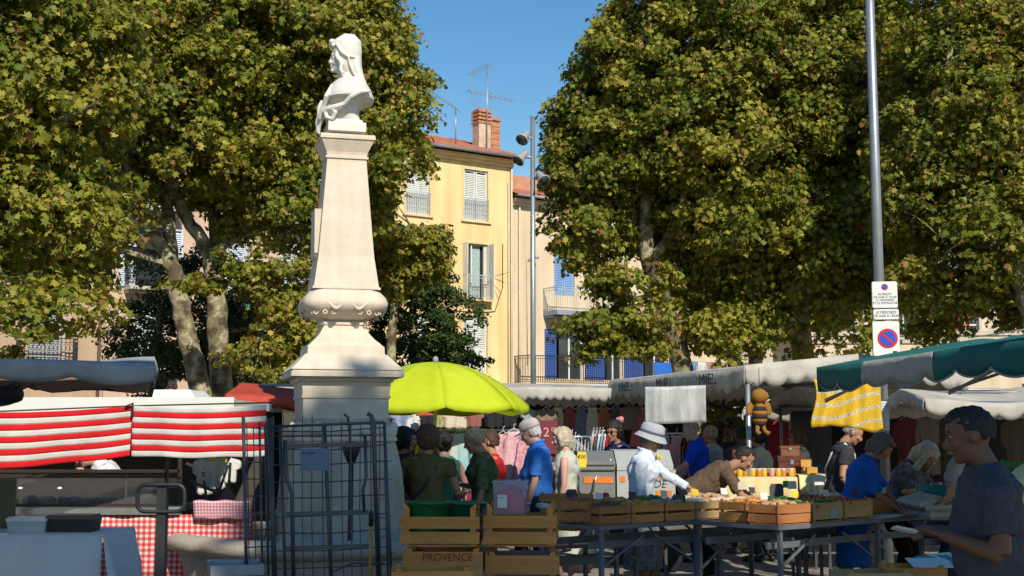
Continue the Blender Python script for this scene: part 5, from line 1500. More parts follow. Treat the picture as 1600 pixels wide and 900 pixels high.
# ------------------------------------------------------------------ clothes on rails
def garment(name, w, h, m, kind='dress', th=.05, seed=0, side=False):
    """hanging garment, its top at z = 0, facing -Y; returns (mesh part, hanger part) builder lists"""
    rg = random.Random(seed); k = rg.uniform(0, 9)
    n = 14; rows_ = 12
    def half(t):
        if kind == 'dress': return w * (.20 if t < .02 else .24 + .10 * t + .12 * t * t) if t > .16 else w * (.17 + .1 * t)
        if kind == 'tank': return w * (.16 + .12 * (t > .22) + .10 * t)
        if kind == 'shirt': return w * (.16 + .34 * min(1, t / .10)) if t < .42 else w * .34
        return w * (.10 + .40 * min(1, t / .14)) if t < 1 else w * .5
    q = MB()
    F_, B_ = [], []
    for j in range(rows_ + 1):
        t = j / rows_; a = half(t)
        rf, rb = [], []
        for i in range(n + 1):
            u = -1 + 2 * i / n
            x = a * u
            fold = .014 * math.sin(u * 7 + k + t) * t + .01 * math.sin(u * 15 + k) * t
            e = math.sqrt(max(0, 1 - u * u)) * th * (.35 + .65 * t)
            z = -h * t - (.03 * (1 - abs(u)) if t < .01 else 0) + (.012 * math.sin(u * 9 + k) if j == rows_ else 0)
            rf.append(Vector((x, -e + fold, z))); rb.append(Vector((x, e * .6 + fold, z)))
        F_.append(rf + rb[::-1])
    q.loft(F_, cap=True)
    return q
hang_m = mat('hanger_white', (.5, .5, .48), .4)
def hang(label, px, D, z, w, h, m, kind='dress', rz=0, seed=0, group=None, cat='garment', name=None, hanger=True, loc=None):
    p = gnd(px, D) if loc is None else loc
    r = empty(name or {'dress': 'hanging_dress', 'tank': 'hanging_vest', 'shirt': 'hanging_shirt', 'plain': 'hanging_garment'}[kind], (p.x, p.y, z), rz, label, cat, group)
    q = garment('cloth', w, h, m, kind, seed=seed, th=.045); q.build('cloth', m, r)
    if hanger:
        q = MB(); q.tube([(-w * .26, 0, -.035), (0, 0, .035), (w * .26, 0, -.035)], .006, 5); q.tube([(0, 0, .03), (.0, 0, .07), (.018, 0, .09), (.02, 0, .075)], .004, 5); q.build('hanger', hang_m, r)
    return r
def rail_(label, x0, x1, y, z, legs=True, name='clothes_rail'):
    r = empty(name, ((x0 + x1) / 2, y, 0), 0, label, 'clothes rail')
    w_ = (x1 - x0) / 2
    q = MB(); q.tube([(-w_, 0, z), (w_, 0, z)], .014, 8); q.build('rail', chrome, r)
    if legs:
        for s in (-1, 1):
            q = MB(); q.tube([(s * w_ * .96, 0, 0), (s * w_ * .96, 0, z)], .013, 8); q.tube([(s * w_ * .96, -.28, .04), (s * w_ * .96, .28, .04)], .013, 6); q.build('leg', chrome, r)
    return r
cm = {}
def cl(n, c, c2=None, sc=10): return mat('cloth_' + n, c, .85, .12, sc, .2, 30, col2=c2, trans=.08)
white_c = cl('white', (.60, .58, .54)); beige_c = cl('beige', (.58, .48, .36)); blackc = cl('black', (.012, .012, .014)); mauve_c = cl('mauve', (.25, .10, .08)); grey_c = cl('grey', (.28, .29, .32)); brown_c = cl('brown', (.22, .15, .11))
pinkp = cl('pink_print', (.62, .22, .30), (.66, .52, .50), 26); pinkp2 = cl('rose_print', (.55, .12, .20), (.68, .50, .48), 24)
# high row of tops under the parasol's edge
zr1 = at(700, 631, 16.9).z
rail_('high rail carrying the row of tops below the lime parasol', at(600, 640, 16.9).x, at(800, 640, 16.9).x, 16.9, zr1, legs=False)
for k, (px, y0, y1, wpx, m, kd, lb) in enumerate(((628, 638, 672, 34, cl('blue_mix', (.05, .12, .30), (.4, .42, .46), 7), 'shirt', 'blue and white top at the left end of the high row'), (644, 642, 672, 28, white_c, 'shirt', 'white top with pale grey half in the high row'),
        (668, 637, 674, 26, blackc, 'shirt', 'black top next to the white one in the high row'), (686, 640, 668, 16, cl('yellow_black', (.5, .45, .2), (.04, .04, .04), 12), 'shirt', 'small black and cream top in the high row'), (711, 637, 669, 42, beige_c, 'shirt', 'large beige sweater in the middle of the high row'),
        (741, 642, 667, 26, mauve_c, 'shirt', 'mauve brown top right of the beige sweater'), (772, 638, 668, 34, blackc, 'shirt', 'wide black top in the right part of the high row'), (797, 638, 668, 24, blackc, 'shirt', 'narrow black top at the right end of the high row'))):
    z0 = at(px, y0, 16.9).z; h = z0 - at(px, y1, 16.9).z; w = wpx / 2000 * 16.9 * 1.35
    hang(lb, px, 16.88, z0, w, h, m, kd, seed=k, group='tops on the high row')
o = MB(); o.grid([[(-.14 + .28 * i / 6, .02 * math.sin(i), .10 * j / 4 - .05) for j in range(5)] for i in range(7)], .02); o = tag(o.build('hanging_shirt', cl('coral', (.55, .10, .06))), 'coral folded top under the notch of the parasol', 'garment'); o.location = at(667, 644, 16.6)
for k, (px, y0, y1, wpx, m, lb) in enumerate(((826, 640, 668, 22, grey_c, 'blue grey top hanging above the cap of the man in the blue polo'), (853, 640, 672, 30, brown_c, 'taupe top hanging right above the blond woman'), (986, 635, 672, 26, brown_c, 'brown dress hanging beside the white sheet'))):
    z0 = at(px, y0, 19).z; h = z0 - at(px, y1, 19).z
    hang(lb, px, 18.9, z0, wpx / 2000 * 19 * 1.3, h, m, 'shirt', seed=20 + k, group='tops high in the back of the clothes stall')
# main rail: many garments side-on, pink dresses face-on
D_ = 14.75
zr2 = at(700, 672, D_).z
rail_('long chrome rail crowded with coloured clothes and pink dresses', at(612, 700, D_).x, at(832, 700, D_).x, D_, zr2)
pal = [(.62, .55, .40), (.45, .22, .08), (.7, .42, .03), (.30, .02, .03), (.05, .15, .35), (.62, .60, .58), (.02, .02, .02), (.25, .10, .22), (.60, .58, .55), (.04, .03, .10), (.45, .30, .12), (.30, .02, .08), (.12, .35, .45), (.10, .10, .12)]
cname = ['sand', 'rust', 'amber', 'dark red', 'blue', 'white', 'black', 'plum', 'ivory', 'indigo', 'ochre', 'burgundy', 'turquoise', 'charcoal']
side_m = [cl('rail_%d' % i, c) for i, c in enumerate(pal)]
rg = random.Random(12)
for k in range(15):
    px = 688 + k * 4.6
    i = k % 14
    hang(None, px, D_ - .02 + rg.uniform(-.03, .03), zr2 - .07, .42, rg.uniform(.62, .95), side_m[i], 'plain', rz=R(78 + rg.uniform(-10, 8)), seed=k + 40, group='garments side on along the chrome rail', name='hanging_garment')['label'] = (('first', 'second')[k // 14] + ' ' if i == 0 else '') + '%s garment seen edge on among those on the chrome rail' % cname[i]
for k in range(7):
    px = 616 + k * 9.5
    i = (5, 4, 12, 8, 13, 2, 0)[k]
    hang(None, px, D_ - .05, zr2 - .07, .40, .8, side_m[i], 'plain', rz=R(60), seed=k + 70, group='garments behind the curly haired woman')['label'] = '%s garment hanging left behind the curly haired woman' % cname[i]
for k, (px, y0, y1, wpx, m, lb) in enumerate(((716, 678, 745, 34, cl('turq', (.10, .42, .50), (.62, .55, .45), 3), 'white and turquoise top facing out, left of the fair haired woman'), (769, 678, 752, 26, cl('lemon', (.62, .58, .22)), 'lemon dress left of the pink ones'),
        (786, 678, 757, 34, pinkp2, 'leftmost pink dress with thin straps'), (803, 674, 758, 40, pinkp, 'middle pale pink dress with wide flare'), (822, 680, 758, 36, pinkp2, 'pink striped dress nearest the man in the blue polo'))):
    z0 = at(px, y0, 14.5).z; h = z0 - at(px, y1, 14.5).z
    hang(lb, px, 14.5 - .03 * k, z0, wpx / 2000 * 14.5 * 1.5, h, m, 'tank' if k in (0,) else 'dress', seed=90 + k, group='dresses facing out on the chrome rail')
for k, (px, c_, nm) in enumerate(((872, (.45, .35, .28), 'sand'), (890, (.20, .05, .06), 'wine'), (908, (.10, .14, .22), 'slate blue'), (926, (.40, .38, .34), 'pale grey'), (944, (.28, .10, .05), 'rust'), (962, (.06, .06, .07), 'black'), (1000, (.45, .12, .12), 'red'), (1016, (.30, .30, .10), 'olive'))):
    hang('%s dress hanging high at the back between the cap and the white sheet' % nm, px, 19.6, 2.02, .36, .60, cl('back_%d' % k, c_, [min(1, v * 1.8) for v in c_], 16), 'dress', seed=240 + k, group='dresses high at the back of the clothes stall')
# rail with hangers right of the blond woman, rail left of the hat, rail behind the white sheet
hang_grp = []
rail_('short rail with a fan of hangers and floral clothes behind the blond woman', at(872, 700, 16.6).x, at(925, 700, 16.6).x, 16.6, 1.58)
for k in range(8):
    px = 884 + k * 5; i = (5, 12, 8, 13, 4, 5, 12, 8)[k]
    m = cl('floral_%d' % (k % 3), ((.5, .5, .48), (.1, .3, .35), (.5, .2, .2))[k % 3], ((.1, .2, .25), (.5, .5, .45), (.55, .5, .4))[k % 3], 22)
    hang(None, px, 16.5, 1.60 - .055 * abs(k - 1.5) * .6, .34, .80, m, 'plain', rz=R(62 + k * 3), seed=k + 120, group='floral clothes on the short rail')['label'] = ('first', 'second', 'third', 'fourth', 'fifth', 'sixth', 'seventh', 'eighth')[k] + ' floral garment from the left on the short rail behind the blond woman'
rail_('rail of pink and grey clothes left of the man in sunglasses', at(925, 700, 18.0).x, at(965, 700, 18.0).x, 18.0, 1.66)
for k in range(8):
    i = (3, 13, 5, 12, 8, 3, 11, 11)[k]; m = side_m[i] if k not in (0, 4) else pinkp
    hang(None, 928 + k * 4.7, 17.9, 1.62, .36, .95, m, 'plain', rz=R(70), seed=k + 140, group='clothes left of the man in sunglasses')['label'] = ('leftmost', 'second', 'third', 'fourth', 'fifth', 'sixth', 'seventh', 'rightmost')[k] + ' of the thin garments left of the man in sunglasses'
rail_('rail with a pink vest behind the woman in the hat', at(1036, 700, 17.2).x, at(1085, 700, 17.2).x, 17.2, 1.62)
hang('salmon pink vest facing out below the white sheet', 1057, 17.0, 1.60, .42, .72, cl('salmon', (.60, .28, .22)), 'tank', seed=160, group='clothes below the white sheet')
for k in range(5):
    i = (5, 6, 13, 3, 8)[k]
    hang(None, (1042, 1069, 1073, 1077, 1081)[k], 17.1, 1.60, .32, .8, side_m[i], 'plain', rz=R(65), seed=k + 170, group='clothes below the white sheet')['label'] = ('white garment edge on left', 'black garment just right', 'charcoal garment further right', 'dark red garment right', 'ivory garment, the farthest right')[k] + ' of the salmon pink vest'
# coats and bags in the dark of the stall at far left of the rails
for k, (px, w, m, lb) in enumerate(((322, .20, white_c, 'left white T shirt hanging beside the folded chair'), (340, .24, white_c, 'middle white T shirt hanging above the folded chair'), (357, .22, white_c, 'right white T shirt hanging near the wire cage'))):
    z0 = at(px, 716, 13.2).z
    hang(lb, px, 13.2, z0, w * 1.3, (.36, .30, .24)[k], m, 'shirt', seed=180 + k, group='white T shirts at the counter end')
for k, (px, wpx) in enumerate(((334, 9), (350, 8))):
    q = MB(); q.box(-wpx / 2000 * 13 / 2, wpx / 2000 * 13 / 2, 0, .004, 0, .05); o = q.build('price_label', mat('yellow_card', (.68, .52, .03), .7)); o.location = at(px, 722, 13.0); tag(o, ('left', 'right')[k] + ' yellow price card pinned on the white T shirts', 'price card')
# number and price cards
q = MB(); q.box(-.17, .17, 0, .01, -.26, .26); o = q.build('price_board', mat('wine_board', (.16, .02, .03), .6)); o.location = at(851, 688, 16.9); tag(o, 'wine red price board with pale figures 12 behind the two shoppers', 'price board')
text(o, '12', .17, mat('pale_red_print', (.60, .35, .33), .6), Matrix.Translation((-.02, -.004, .10)) @ STAND, .002)
text(o, '00', .07, mat('pale_red_print', (.60, .35, .33)), Matrix.Translation((.12, -.004, .14)) @ STAND, .002)
q = MB(); q.prism([(-.05, -.085), (.045, -.09), (.06, -.02), (.05, .085), (-.045, .09), (-.055, .02)], 0, .008); o = q.build('price_card', mat('yellow_card', (.68, .52, .03))); o.location = at(909, 718, 14.6); tag(o, 'bright yellow price card hanging right of the blond woman', 'price card')
text(o, '\u20ac00', .055, black, Matrix.Translation((0, -.003, .03)) @ STAND, .001)

# ------------------------------------------------------------------ wire cage trolley
cg = empty('wire_cage_trolley', (at(508, 700, 9.0).x, 9.0, 0), R(3), 'grey blue roll cage of steel tube and wire standing before the pedestal', 'roll cage')
def cxz(px, py, D=9.0): 
    p = at(px, py, D); return p.x - cg.location.x, p.z
q = MB()
def tb(px0, y0, px1, y1, r, yo=0.0, b=None):
    a, c = cxz(px0, y0), cxz(px1, y1); (b or q).tube([(a[0], yo, a[1]), (c[0], yo, c[1])], r, 7)
BT = 1000
for x0, x1, yy, r in ((422, 430, 653, .019), (507, 518, 666, .014), (438, 447, 668, .011), (600, 612, 660, .011)):
    tb(x0, yy, x1 + (x1 - x0) * .3, BT, r)
a0 = cxz(574, 646)
q.tube([(a0[0], 0, a0[1]), (cxz(580, 650)[0], 0, cxz(580, 650)[1]), (cxz(583, 662)[0], 0, cxz(583, 662)[1]), (cxz(594, BT)[0], 0, cxz(594, BT)[1])], .016, 8)
q.tube([(cxz(537, 647)[0], .02, cxz(537, 647)[1]), (cxz(543, 652)[0], .02, cxz(543, 652)[1]), (cxz(546, 680)[0], .02, cxz(546, 680)[1]), (cxz(548, 720)[0], .02, cxz(548, 720)[1])], .010, 6)
tb(422, 667, 600, 660, .010); tb(424, 682, 590, 680, .006); 
for yy in (697, 803, 856): 
    a, c = cxz(448, yy), cxz(576, yy - 3); q.bar((a[0], -.012, a[1]), (c[0], -.012, c[1]), .012, .03)
q.tube([(cxz(446, 688)[0], -.01, cxz(446, 688)[1]), (cxz(448, 745)[0], -.01, cxz(448, 745)[1]), (cxz(457, 772)[0], -.01, cxz(457, 772)[1]), (cxz(460, BT)[0], -.01, cxz(460, BT)[1])], .014, 8)
q.tube([(cxz(570, 680)[0], -.01, cxz(570, 680)[1]), (cxz(572, 745)[0], -.01, cxz(572, 745)[1]), (cxz(567, 765)[0], -.01, cxz(567, 765)[1]), (cxz(569, 800)[0], -.01, cxz(569, 800)[1])], .012, 8)
q.build('front_frame', steel, cg)
q = MB(); rg = random.Random(4)
for k in range(12):
    x = 428 + k * 15; y0 = 660 + rg.uniform(-14, 4)
    a, c = cxz(x, y0), cxz(x + 5 + rg.uniform(-2, 2), BT); m_ = cxz(x + rg.uniform(-2, 2), 800)
    q.tube([(a[0], -.004, a[1]), (m_[0], -.004, m_[1]), (c[0], -.004, c[1])], .0042, 5)
for k in range(10):
    yy = 672 + k * 27 + rg.uniform(-2, 2); a, c = cxz(424 + k * .9, yy), cxz(603 + k * .9, yy - 6)
    mid = cxz(515, yy + rg.uniform(-4, 4))
    q.tube([(a[0], -.009, a[1]), (mid[0], -.009, mid[1]), (c[0], -.009, c[1])], .0045, 5)
a, m_, c = cxz(520, 893), cxz(550, 880), cxz(600, 880); q.tube([(a[0], -.02, a[1]), (m_[0], -.02, m_[1]), (c[0], -.02, c[1])], .006, 5)
q.build('wire_mesh', steel, cg)
q = MB(); a, c = cxz(470, 735), cxz(516, 701); q.box(a[0], c[0], -.03, -.024, a[1], c[1]); pl_ = q.build('name_plate', mat('plate_blue', (.12, .17, .26), .5, .12, 8), cg)
q = MB(); a, c = cxz(473, 709), cxz(476, 706); q.box(a[0], c[0], -.033, -.031, a[1], c[1]); a, c = cxz(478, 709), cxz(492, 707); q.box(a[0], c[0], -.033, -.031, a[1], c[1]); q.build('plate_print', mat('plate_print', (.04, .05, .08), .6), pl_)
# left side panel, seen obliquely
q = MB()
xs0 = cxz(390, 700)[0]
for x, dy, r, yt in ((390, -.25, .012, 652), (410, -.12, .008, 660), (416, -.05, .006, 664)):
    a, c = cxz(x, yt), cxz(x + 7, BT); q.tube([(a[0], dy, a[1]), (c[0], dy, c[1])], r, 7)
for k in range(11):
    yy = 668 + k * 26; a, c = cxz(389 + k * .6, yy), cxz(424 + k * .6, yy + 3); q.tube([(a[0], -.25, a[1]), (c[0], 0, c[1])], .0045, 5)
for k in range(4):
    a, c = cxz(394 + k * 8, 662), cxz(400 + k * 8, BT); q.tube([(a[0], -.22 + k * .06, a[1]), (c[0], -.22 + k * .06, c[1])], .0042, 5)
q.build('side_panel', steel, cg)
q = MB(); w0, w1 = cxz(396, 900)[0], cxz(606, 900)[0]
q.box(w0, w1, -.3, .42, .16, .19); q.build('base', steel, cg)
for x in (w0 + .08, w1 - .08):
    for y in (-.24, .36):
        q = MB(); q.ell((x, y, .06), (.06, .018, .06), 14, 8); q.bar((x, y, .08), (x, y, .16), .03); q.build('castor', black, cg)
# right back panel of the cage
q = MB()
for x in (590, 604):
    a, c = cxz(x, 664, 9.4), cxz(x + 9, BT, 9.4); q.tube([(a[0], .40, a[1]), (c[0], .40, c[1])], .008, 6)
for k in range(9):
    yy = 690 + k * 30; a, c = cxz(588 + k * .9, yy), cxz(606 + k, yy + 2); q.tube([(a[0], .0, a[1]), (c[0], .40, c[1])], .0042, 5)
q.build('side_panel', steel, cg)
bh = empty('broom', (at(580, 800, 8.8).x, 8.8, 0), 0, 'broom with a worn brown wooden handle and black grip leaning on the cage', 'broom')
q = MB(); q.tube([(0, 0, .45), (0, .0, at(580, 820, 8.8).z)], .012, 8); q.build('handle', wood_a, bh)
q = MB(); z_ = at(580, 822, 8.8).z; q.tube([(0, 0, z_), (0, 0, z_ + .07), (0, 0, z_ + .105)], [.017, .018, .010], 8); q.build('grip', black, bh)
q = MB(); q.box(-.16, .16, -.04, .04, .38, .45); q.box(-.15, .15, -.035, .035, .22, .38); q.build('head', wood_c, bh)

# ------------------------------------------------------------------ crates
def crate(label, loc, rz, L, W, H, m, slats=2, gap=.35, name='wooden_crate', group=None, post=.03, th=.008, seed=0, over=.02, tilt=(0, 0)):
    r = empty(name, loc, rz, label, 'crate', group)
    r.rotation_euler = (tilt[0], tilt[1], rz)
    rg = random.Random(seed)
    for sx in (-1, 1):
        for sy in (-1, 1):
            x, y = sx * (L / 2 - th * 2.2), sy * (W / 2 - th * 1.05)
            q = MB(); q.prism([(0, 0), (-sx * post, 0), (-sx * post, H + over * .6), (0, H + over)], -sy * post, 0, Matrix.Translation((x, y, 0)))
            q.build('corner_post', m, r)
    sh = (H - .01) / slats
    bh_ = sh * (1 - gap)
    for s, nm in ((-1, 'side_slats'), (1, 'side_slats')):
        q = MB()
        for k in range(slats):
            z0 = .012 + k * sh + rg.uniform(-.003, .003); 
            if k == slats - 1: z0 = H - bh_
            y = s * (W / 2 - th / 2) + rg.uniform(-.001, .001)
            q.box(-L / 2, L / 2, y - th / 2, y + th / 2, z0, z0 + bh_)
            for sx in (-1, 1): 
                for dz in (.3, .7): q.ell((sx * (L / 2 - .015), y + s * th / 2, z0 + bh_ * dz), .003, 5, 4)
        q.build(nm, m, r)
        q = MB()
        for k in range(slats):
            z0 = .012 + k * sh + rg.uniform(-.003, .003)
            if k == slats - 1: z0 = H - bh_
            x = s * (L / 2 - th * 1.6)
            q.box(x - th / 2, x + th / 2, -W / 2 + th, W / 2 - th, z0 + .001, z0 + bh_ - .002)
        q.build('end_slats', m, r)
    q = MB()
    nb = max(3, int(W / .075))
    for k in range(nb):
        y0 = -W / 2 + th + (W - 2 * th) * k / nb; q.box(-L / 2 + th, L / 2 - th, y0 + .004, y0 + (W - 2 * th) / nb - .004, 0, .008)
    q.build('bottom_slats', m, r)
    return r
# big stacks in front
def stack(px, D, rz, L, W, n, tops, group, labels, mats_):
    for k in range(n):
        pass
pos = gnd(690, 8.1)
ST = []
Hc_ = .215
zt_ = at(690, 801, 8.1).z
labs = ['topmost crate of the left stack, holding the green buckets', 'crate stencilled PROVENCE, second from the top of the left stack', 'third crate from the top of the left stack', 'fourth crate from the top of the left stack', 'lowest crate of the left stack, near the ground']
for k in range(5):
    z = zt_ - Hc_ * (k + 1) + .01
    c = crate(labs[k], (pos.x + (.0, .015, -.01, 0, .01)[k], 8.1 + .17, z), R((-3, -1, -4, -2, -3)[k]), .50, .36, Hc_ - .035, wood_a, 2 if k != 1 else 1, .14 if k != 1 else .12, group='big slatted crates stacked in front', seed=k, post=.035, th=.011, over=.025 if k else .085)
    if k == 1: text(c, 'PROVENCE', .068, ink, Matrix.Translation((.03, -.1815, .145)) @ STAND, .0008, 'stencil', .92)
# nearer loose crate
c = crate('loose low crate in front of the left stack with its corner turned out', (at(673, 870, 7.3).x, 7.42, at(673, 903, 7.3).z - .075), R(5), .46, .32, .115, wood_a, 1, .1, group=None, seed=9, post=.03, th=.012)
crate('empty crate under the loose one at the front', (at(675, 870, 7.3).x + .02, 7.45, at(673, 903, 7.3).z - .31), R(2), .46, .34, .21, wood_c, 2, .3, seed=10)
crate('lower empty crate standing on the ground at the front', (at(675, 870, 7.3).x + .01, 7.46, at(673, 903, 7.3).z - .55), R(-2), .46, .34, .22, wood_b, 2, .3, seed=11)
pos2 = gnd(815, 8.1)
labs = ['topmost crate of the right stack, holding the clear tub', 'second crate from the top of the right stack with a dark gap', 'third crate from the top of the right stack', 'fourth crate from the top of the right stack', 'lowest crate of the right stack near the ground']
zt2 = at(815, 802, 8.1).z
for k in range(5):
    z = zt2 - .225 * (k + 1) + (.02 if k == 0 else 0)
    crate(labs[k], (pos2.x + (.0, .01, .02, 0, .01)[k], 8.1 + .18, z), R((-4, -2, -3, -5, -3)[k]), .46, .36, .19, wood_a if k != 2 else wood_b, 2 if k in (0,) else 1, .16 if k == 0 else .36, group='big slatted crates stacked in front', seed=20 + k, post=.035, th=.011, over=.025 if k else .08)
q = MB(); q.box(-.17, .17, -.12, .12, .0, .16); o = q.build('blue_box', mat('grey_blue_board', (.16, .20, .28), .7)); o.location = (pos2.x, 8.30, zt2 - .425); tag(o, 'grey blue cardboard box inside the second crate of the right stack', 'box')
# green buckets
def bucket(label, px, py, D, r, h, m, rz=0):
    p = at(px, py, D); b_ = empty('green_bucket', (p.x, D, p.z - h), rz, label, 'bucket', 'green buckets')
    q = MB(); q.lathe([(r * .78, 0), (r * .97, h * .92), (r * 1.04, h * .93), (r * 1.05, h), (r * .99, h), (r * .95, h * .9), (r * .75, .01), (.001, .008)], n=32, cap=False); q.build('tub', m, b_)
    q = MB(); q.tube([(r * 1.03 * math.cos(a), r * 1.03 * math.sin(a), h * .9 + .02 * math.sin(a * 2)) for a in [math.pi * (1 + k / 14) for k in range(15)]], .004, 5); q.build('handle', black, b_)
    return b_
gr1 = mat('bucket_green', (.01, .12, .035), .4, .1, 5); gr2 = mat('bucket_teal_green', (.015, .16, .09), .4, .1, 5)
bucket('dark green round tub with a thick rim in the left stack', 669, 783, 8.22, .135, .24, gr1)
bucket('paler green tub behind, leaning right of the dark green one', 722, 784, 8.5, .15, .20, gr2)
# clear tub with pink contents
ct = empty('storage_tub', (at(798, 800, 8.2).x, 8.24, at(798, 803, 8.2).z), R(-4), 'clear plastic storage tub full of deep pink bags with a paper label', 'tub')
q = MB(); w_, d_, h_ = .205, .15, .19
q.loft([[Vector((x * w_ / 2 * k_, y * d_ * k_, z)) for x, y in ((-1, -1), (1, -1), (1, 1), (-1, 1))] for k_, z in ((.93, 0), (1.0, h_), (1.06, h_ + .003), (1.06, h_ + .018), (.98, h_ + .018), (.96, h_), (.90, .01))], cap=False, smooth=False); q.build('tub', mat('clear_tub', (.60, .60, .66), .25, .05, 4, alpha=.16), ct)
q = MB(); q.loft([[Vector((x * w_ / 2 * .92 * s_, y * d_ * .92 * s_, z)) for x, y in ((-1, -1), (1, -1), (1, 1), (-1, 1))] for s_, z in ((.9, .012), (.97, .10), (.8, .15), (.35, .185))], smooth=True); o = q.build('pink_contents', mat('deep_pink_plastic', (.50, .015, .09), .35, .3, 12, .5, 14), ct)
q = MB(); q.box(-.072, -.010, -.165, -.1635, .045, .125); o = q.build('label', paper, ct)
q = MB(); q.box(-.066, -.03, -.167, -.1655, .105, .108); q.build('label_print', black, o)
lump('plastic_bag', 'crumpled pale plastic bag lying right of the clear tub', 'bag', at(848, 797, 8.3), (.055, .06, .025), mat('bag_film', (.32, .36, .42), .35, .2, 12), seed=3)
lump('dark_bundle', 'black bundle lying behind the lid of the clear tub', 'bundle', at(784, 758, 8.6), (.05, .05, .015), black, seed=4)

# ------------------------------------------------------------------ steel tables
def steel_table(label, p0, L, W, z, rz, legs_=2, wood=False):
    r = empty('folding_table', (p0[0], p0[1], 0), rz, label, 'table', 'grey steel market tables')
    q = MB(); q.box(0, L, 0, .035, z - .035, z); q.box(0, L, W - .035, W, z - .035, z); q.box(0, .035, .035, W - .035, z - .034, z - .001); q.box(L - .035, L, .035, W - .035, z - .034, z - .001)
    q.build('top_frame', tsteel, r)
    q = MB(); n = 7
    for k in range(n): q.box(.04, L - .04, .045 + (W - .1) * k / n, .045 + (W - .1) * (k + .8) / n, z - .022, z - .006)
    q.build('top_slats', tsteel, r)
    q = MB(); q.box(.02, L - .02, .14, .16, z - .20, z - .14); q.box(.02, L - .02, W - .16, W - .14, z - .20, z - .14); q.build('apron_bar', tsteel, r)
    for k in range(legs_):
        x = .06 + (L - .12) * k / max(1, legs_ - 1)
        for y in (.04, W - .04):
            q = MB(); q.bar((x, y, 0), (x, y, z - .036), .035); q.build('leg', tsteel, r)
        q = MB(); q.bar((x, .04, .2), (x, W - .04, .2), .022); s_ = .5 if x < L / 2 else -.5
        q.bar((x, .06, .5), (x + s_, .06, z - .1), .018); q.bar((x, W - .06, .45), (x + s_, W - .06, z - .1), .018); q.build('brace', tsteel, r)
    return r
T1 = Vector((at(936, 822, 10.65).x, 10.65, 0)); TZ1 = at(936, 822, 10.65).z
steel_table('steel market table carrying the first long row of crates', T1, 2.36, .85, TZ1, A2, 3)
T2 = Vector((at(1217, 822, 10.6).x, 10.6, 0)); TZ2 = at(1217, 822, 10.6).z
steel_table('steel market table at the right with crates of peppers', T2, 2.9, .95, TZ2, A2 + .04, 3)
T3 = Vector((at(1500, 800, 11.0).x, 11.0, 0))
steel_table('steel market table at the right edge behind the man in grey', T3, 2.2, .8, .82, R(12), 2)
T0 = Vector((at(860, 850, 11.6).x, 11.6, 0))
steel_table('low steel table left of the crate rows, behind the big stacks', T0, .8, .6, .62, R(30), 2)
def on(T, x, y, z, a=A2):
    return T + Vector((math.cos(a) * x - math.sin(a) * y, math.sin(a) * x + math.cos(a) * y, z))
grp = 'produce crates on the steel tables'
ordn = ('leftmost', 'second', 'third', 'fourth', 'fifth', 'rightmost')
def fill(c_, m, kind, n, L, W, z, seed):
    rg = random.Random(seed); M_ = c_.matrix_basis.copy()
    return None
def produce(name, label, cat, base, rz, L, W, z, m, kind, n, seed, group=None):
    """a heap of vegetables resting in a crate; each one big enough to count is its own object"""
    rg = random.Random(seed); out = []
    q = MB(); c, s_ = math.cos(rz), math.sin(rz)
    for k in range(n):
        x, y = rg.uniform(-.42, .42) * L, rg.uniform(-.40, .40) * W
        a = rg.uniform(0, 6.28); zz = z + rg.uniform(0, .05)
        if kind == 'long':
            l_ = rg.uniform(.05, .09); d = Vector((math.cos(a), math.sin(a), rg.uniform(-.1, .35)))
            p = Vector((x, y, zz)); q.tube([p - d * l_, p - d * l_ * .3 + Vector((0, 0, .008)), p + d * l_ * .5 + Vector((0, 0, .006)), p + d * l_], [.006, .013, .012, .003], 7)
        elif kind == 'round': q.ell((x, y, zz), (rg.uniform(.026, .036),) * 2 + (rg.uniform(.024, .03),), 9, 7)
        else: q.ell((x, y, zz), (.05, .035, .02), 8, 6)
    o = q.build(name, m); o.location = base; o.rotation_euler = (0, 0, rz)
    return tag(o, label, cat, group, 'stuff')
# row one: six crates
for k in range(6):
    x = .10 + k * .385 + .10
    w = .37
    m = (wood_c, wood_a, wood_a, wood_b, wood_c, wood_b)[k]
    H_ = .155
    crate(ordn[k] + ' crate in the front row on the first steel table', on(T1, x, .17, TZ1 + .001), A2 + R((2, -1, 1, 0, -1, 1)[k]), w, .30, H_, m, 2, .14, group=grp, seed=30 + k, post=.02, th=.007, over=.008)
heap_m = {'green': mat('green_pepper', (.03, .13, .02), .35, .3, 20), 'red': mat('red_pepper', (.42, .03, .015), .3, .2, 20), 'tan': mat('tan_goods', (.42, .26, .13), .6, .3, 15), 'cream': mat('cream_goods', (.55, .45, .32), .6, .2, 15), 'dark': mat('dark_goods', (.08, .05, .04), .6, .4, 15), 'orange': mat('orange_goods', (.55, .22, .04), .5, .2, 12)}
for k, (kk, mm) in enumerate((('flat', 'dark'), ('round', 'orange'), ('flat', 'tan'), ('flat', 'cream'), ('flat', 'cream'), ('flat', 'tan'))):
    produce('loose_goods', 'small %s goods heaped in the %s crate of the first row' % ({'dark': 'dark', 'orange': 'orange', 'tan': 'tan', 'cream': 'cream'}[mm], ordn[k]), 'goods', on(T1, .20 + k * .385, .17, TZ1), A2, .33, .26, .115, heap_m[mm], kk, 34, 200 + k)
for k in range(5):
    crate(ordn[k if k < 4 else 5] + ' crate in the rear row on the first steel table', on(T1, .25 + k * .40, .55, TZ1 + .001), A2 + R((0, 2, -2, 1, 0)[k]), .38, .29, .165, (wood_b, wood_c, wood_a, wood_b, wood_a)[k], 2, .14, group=grp, seed=50 + k, post=.02, th=.007)
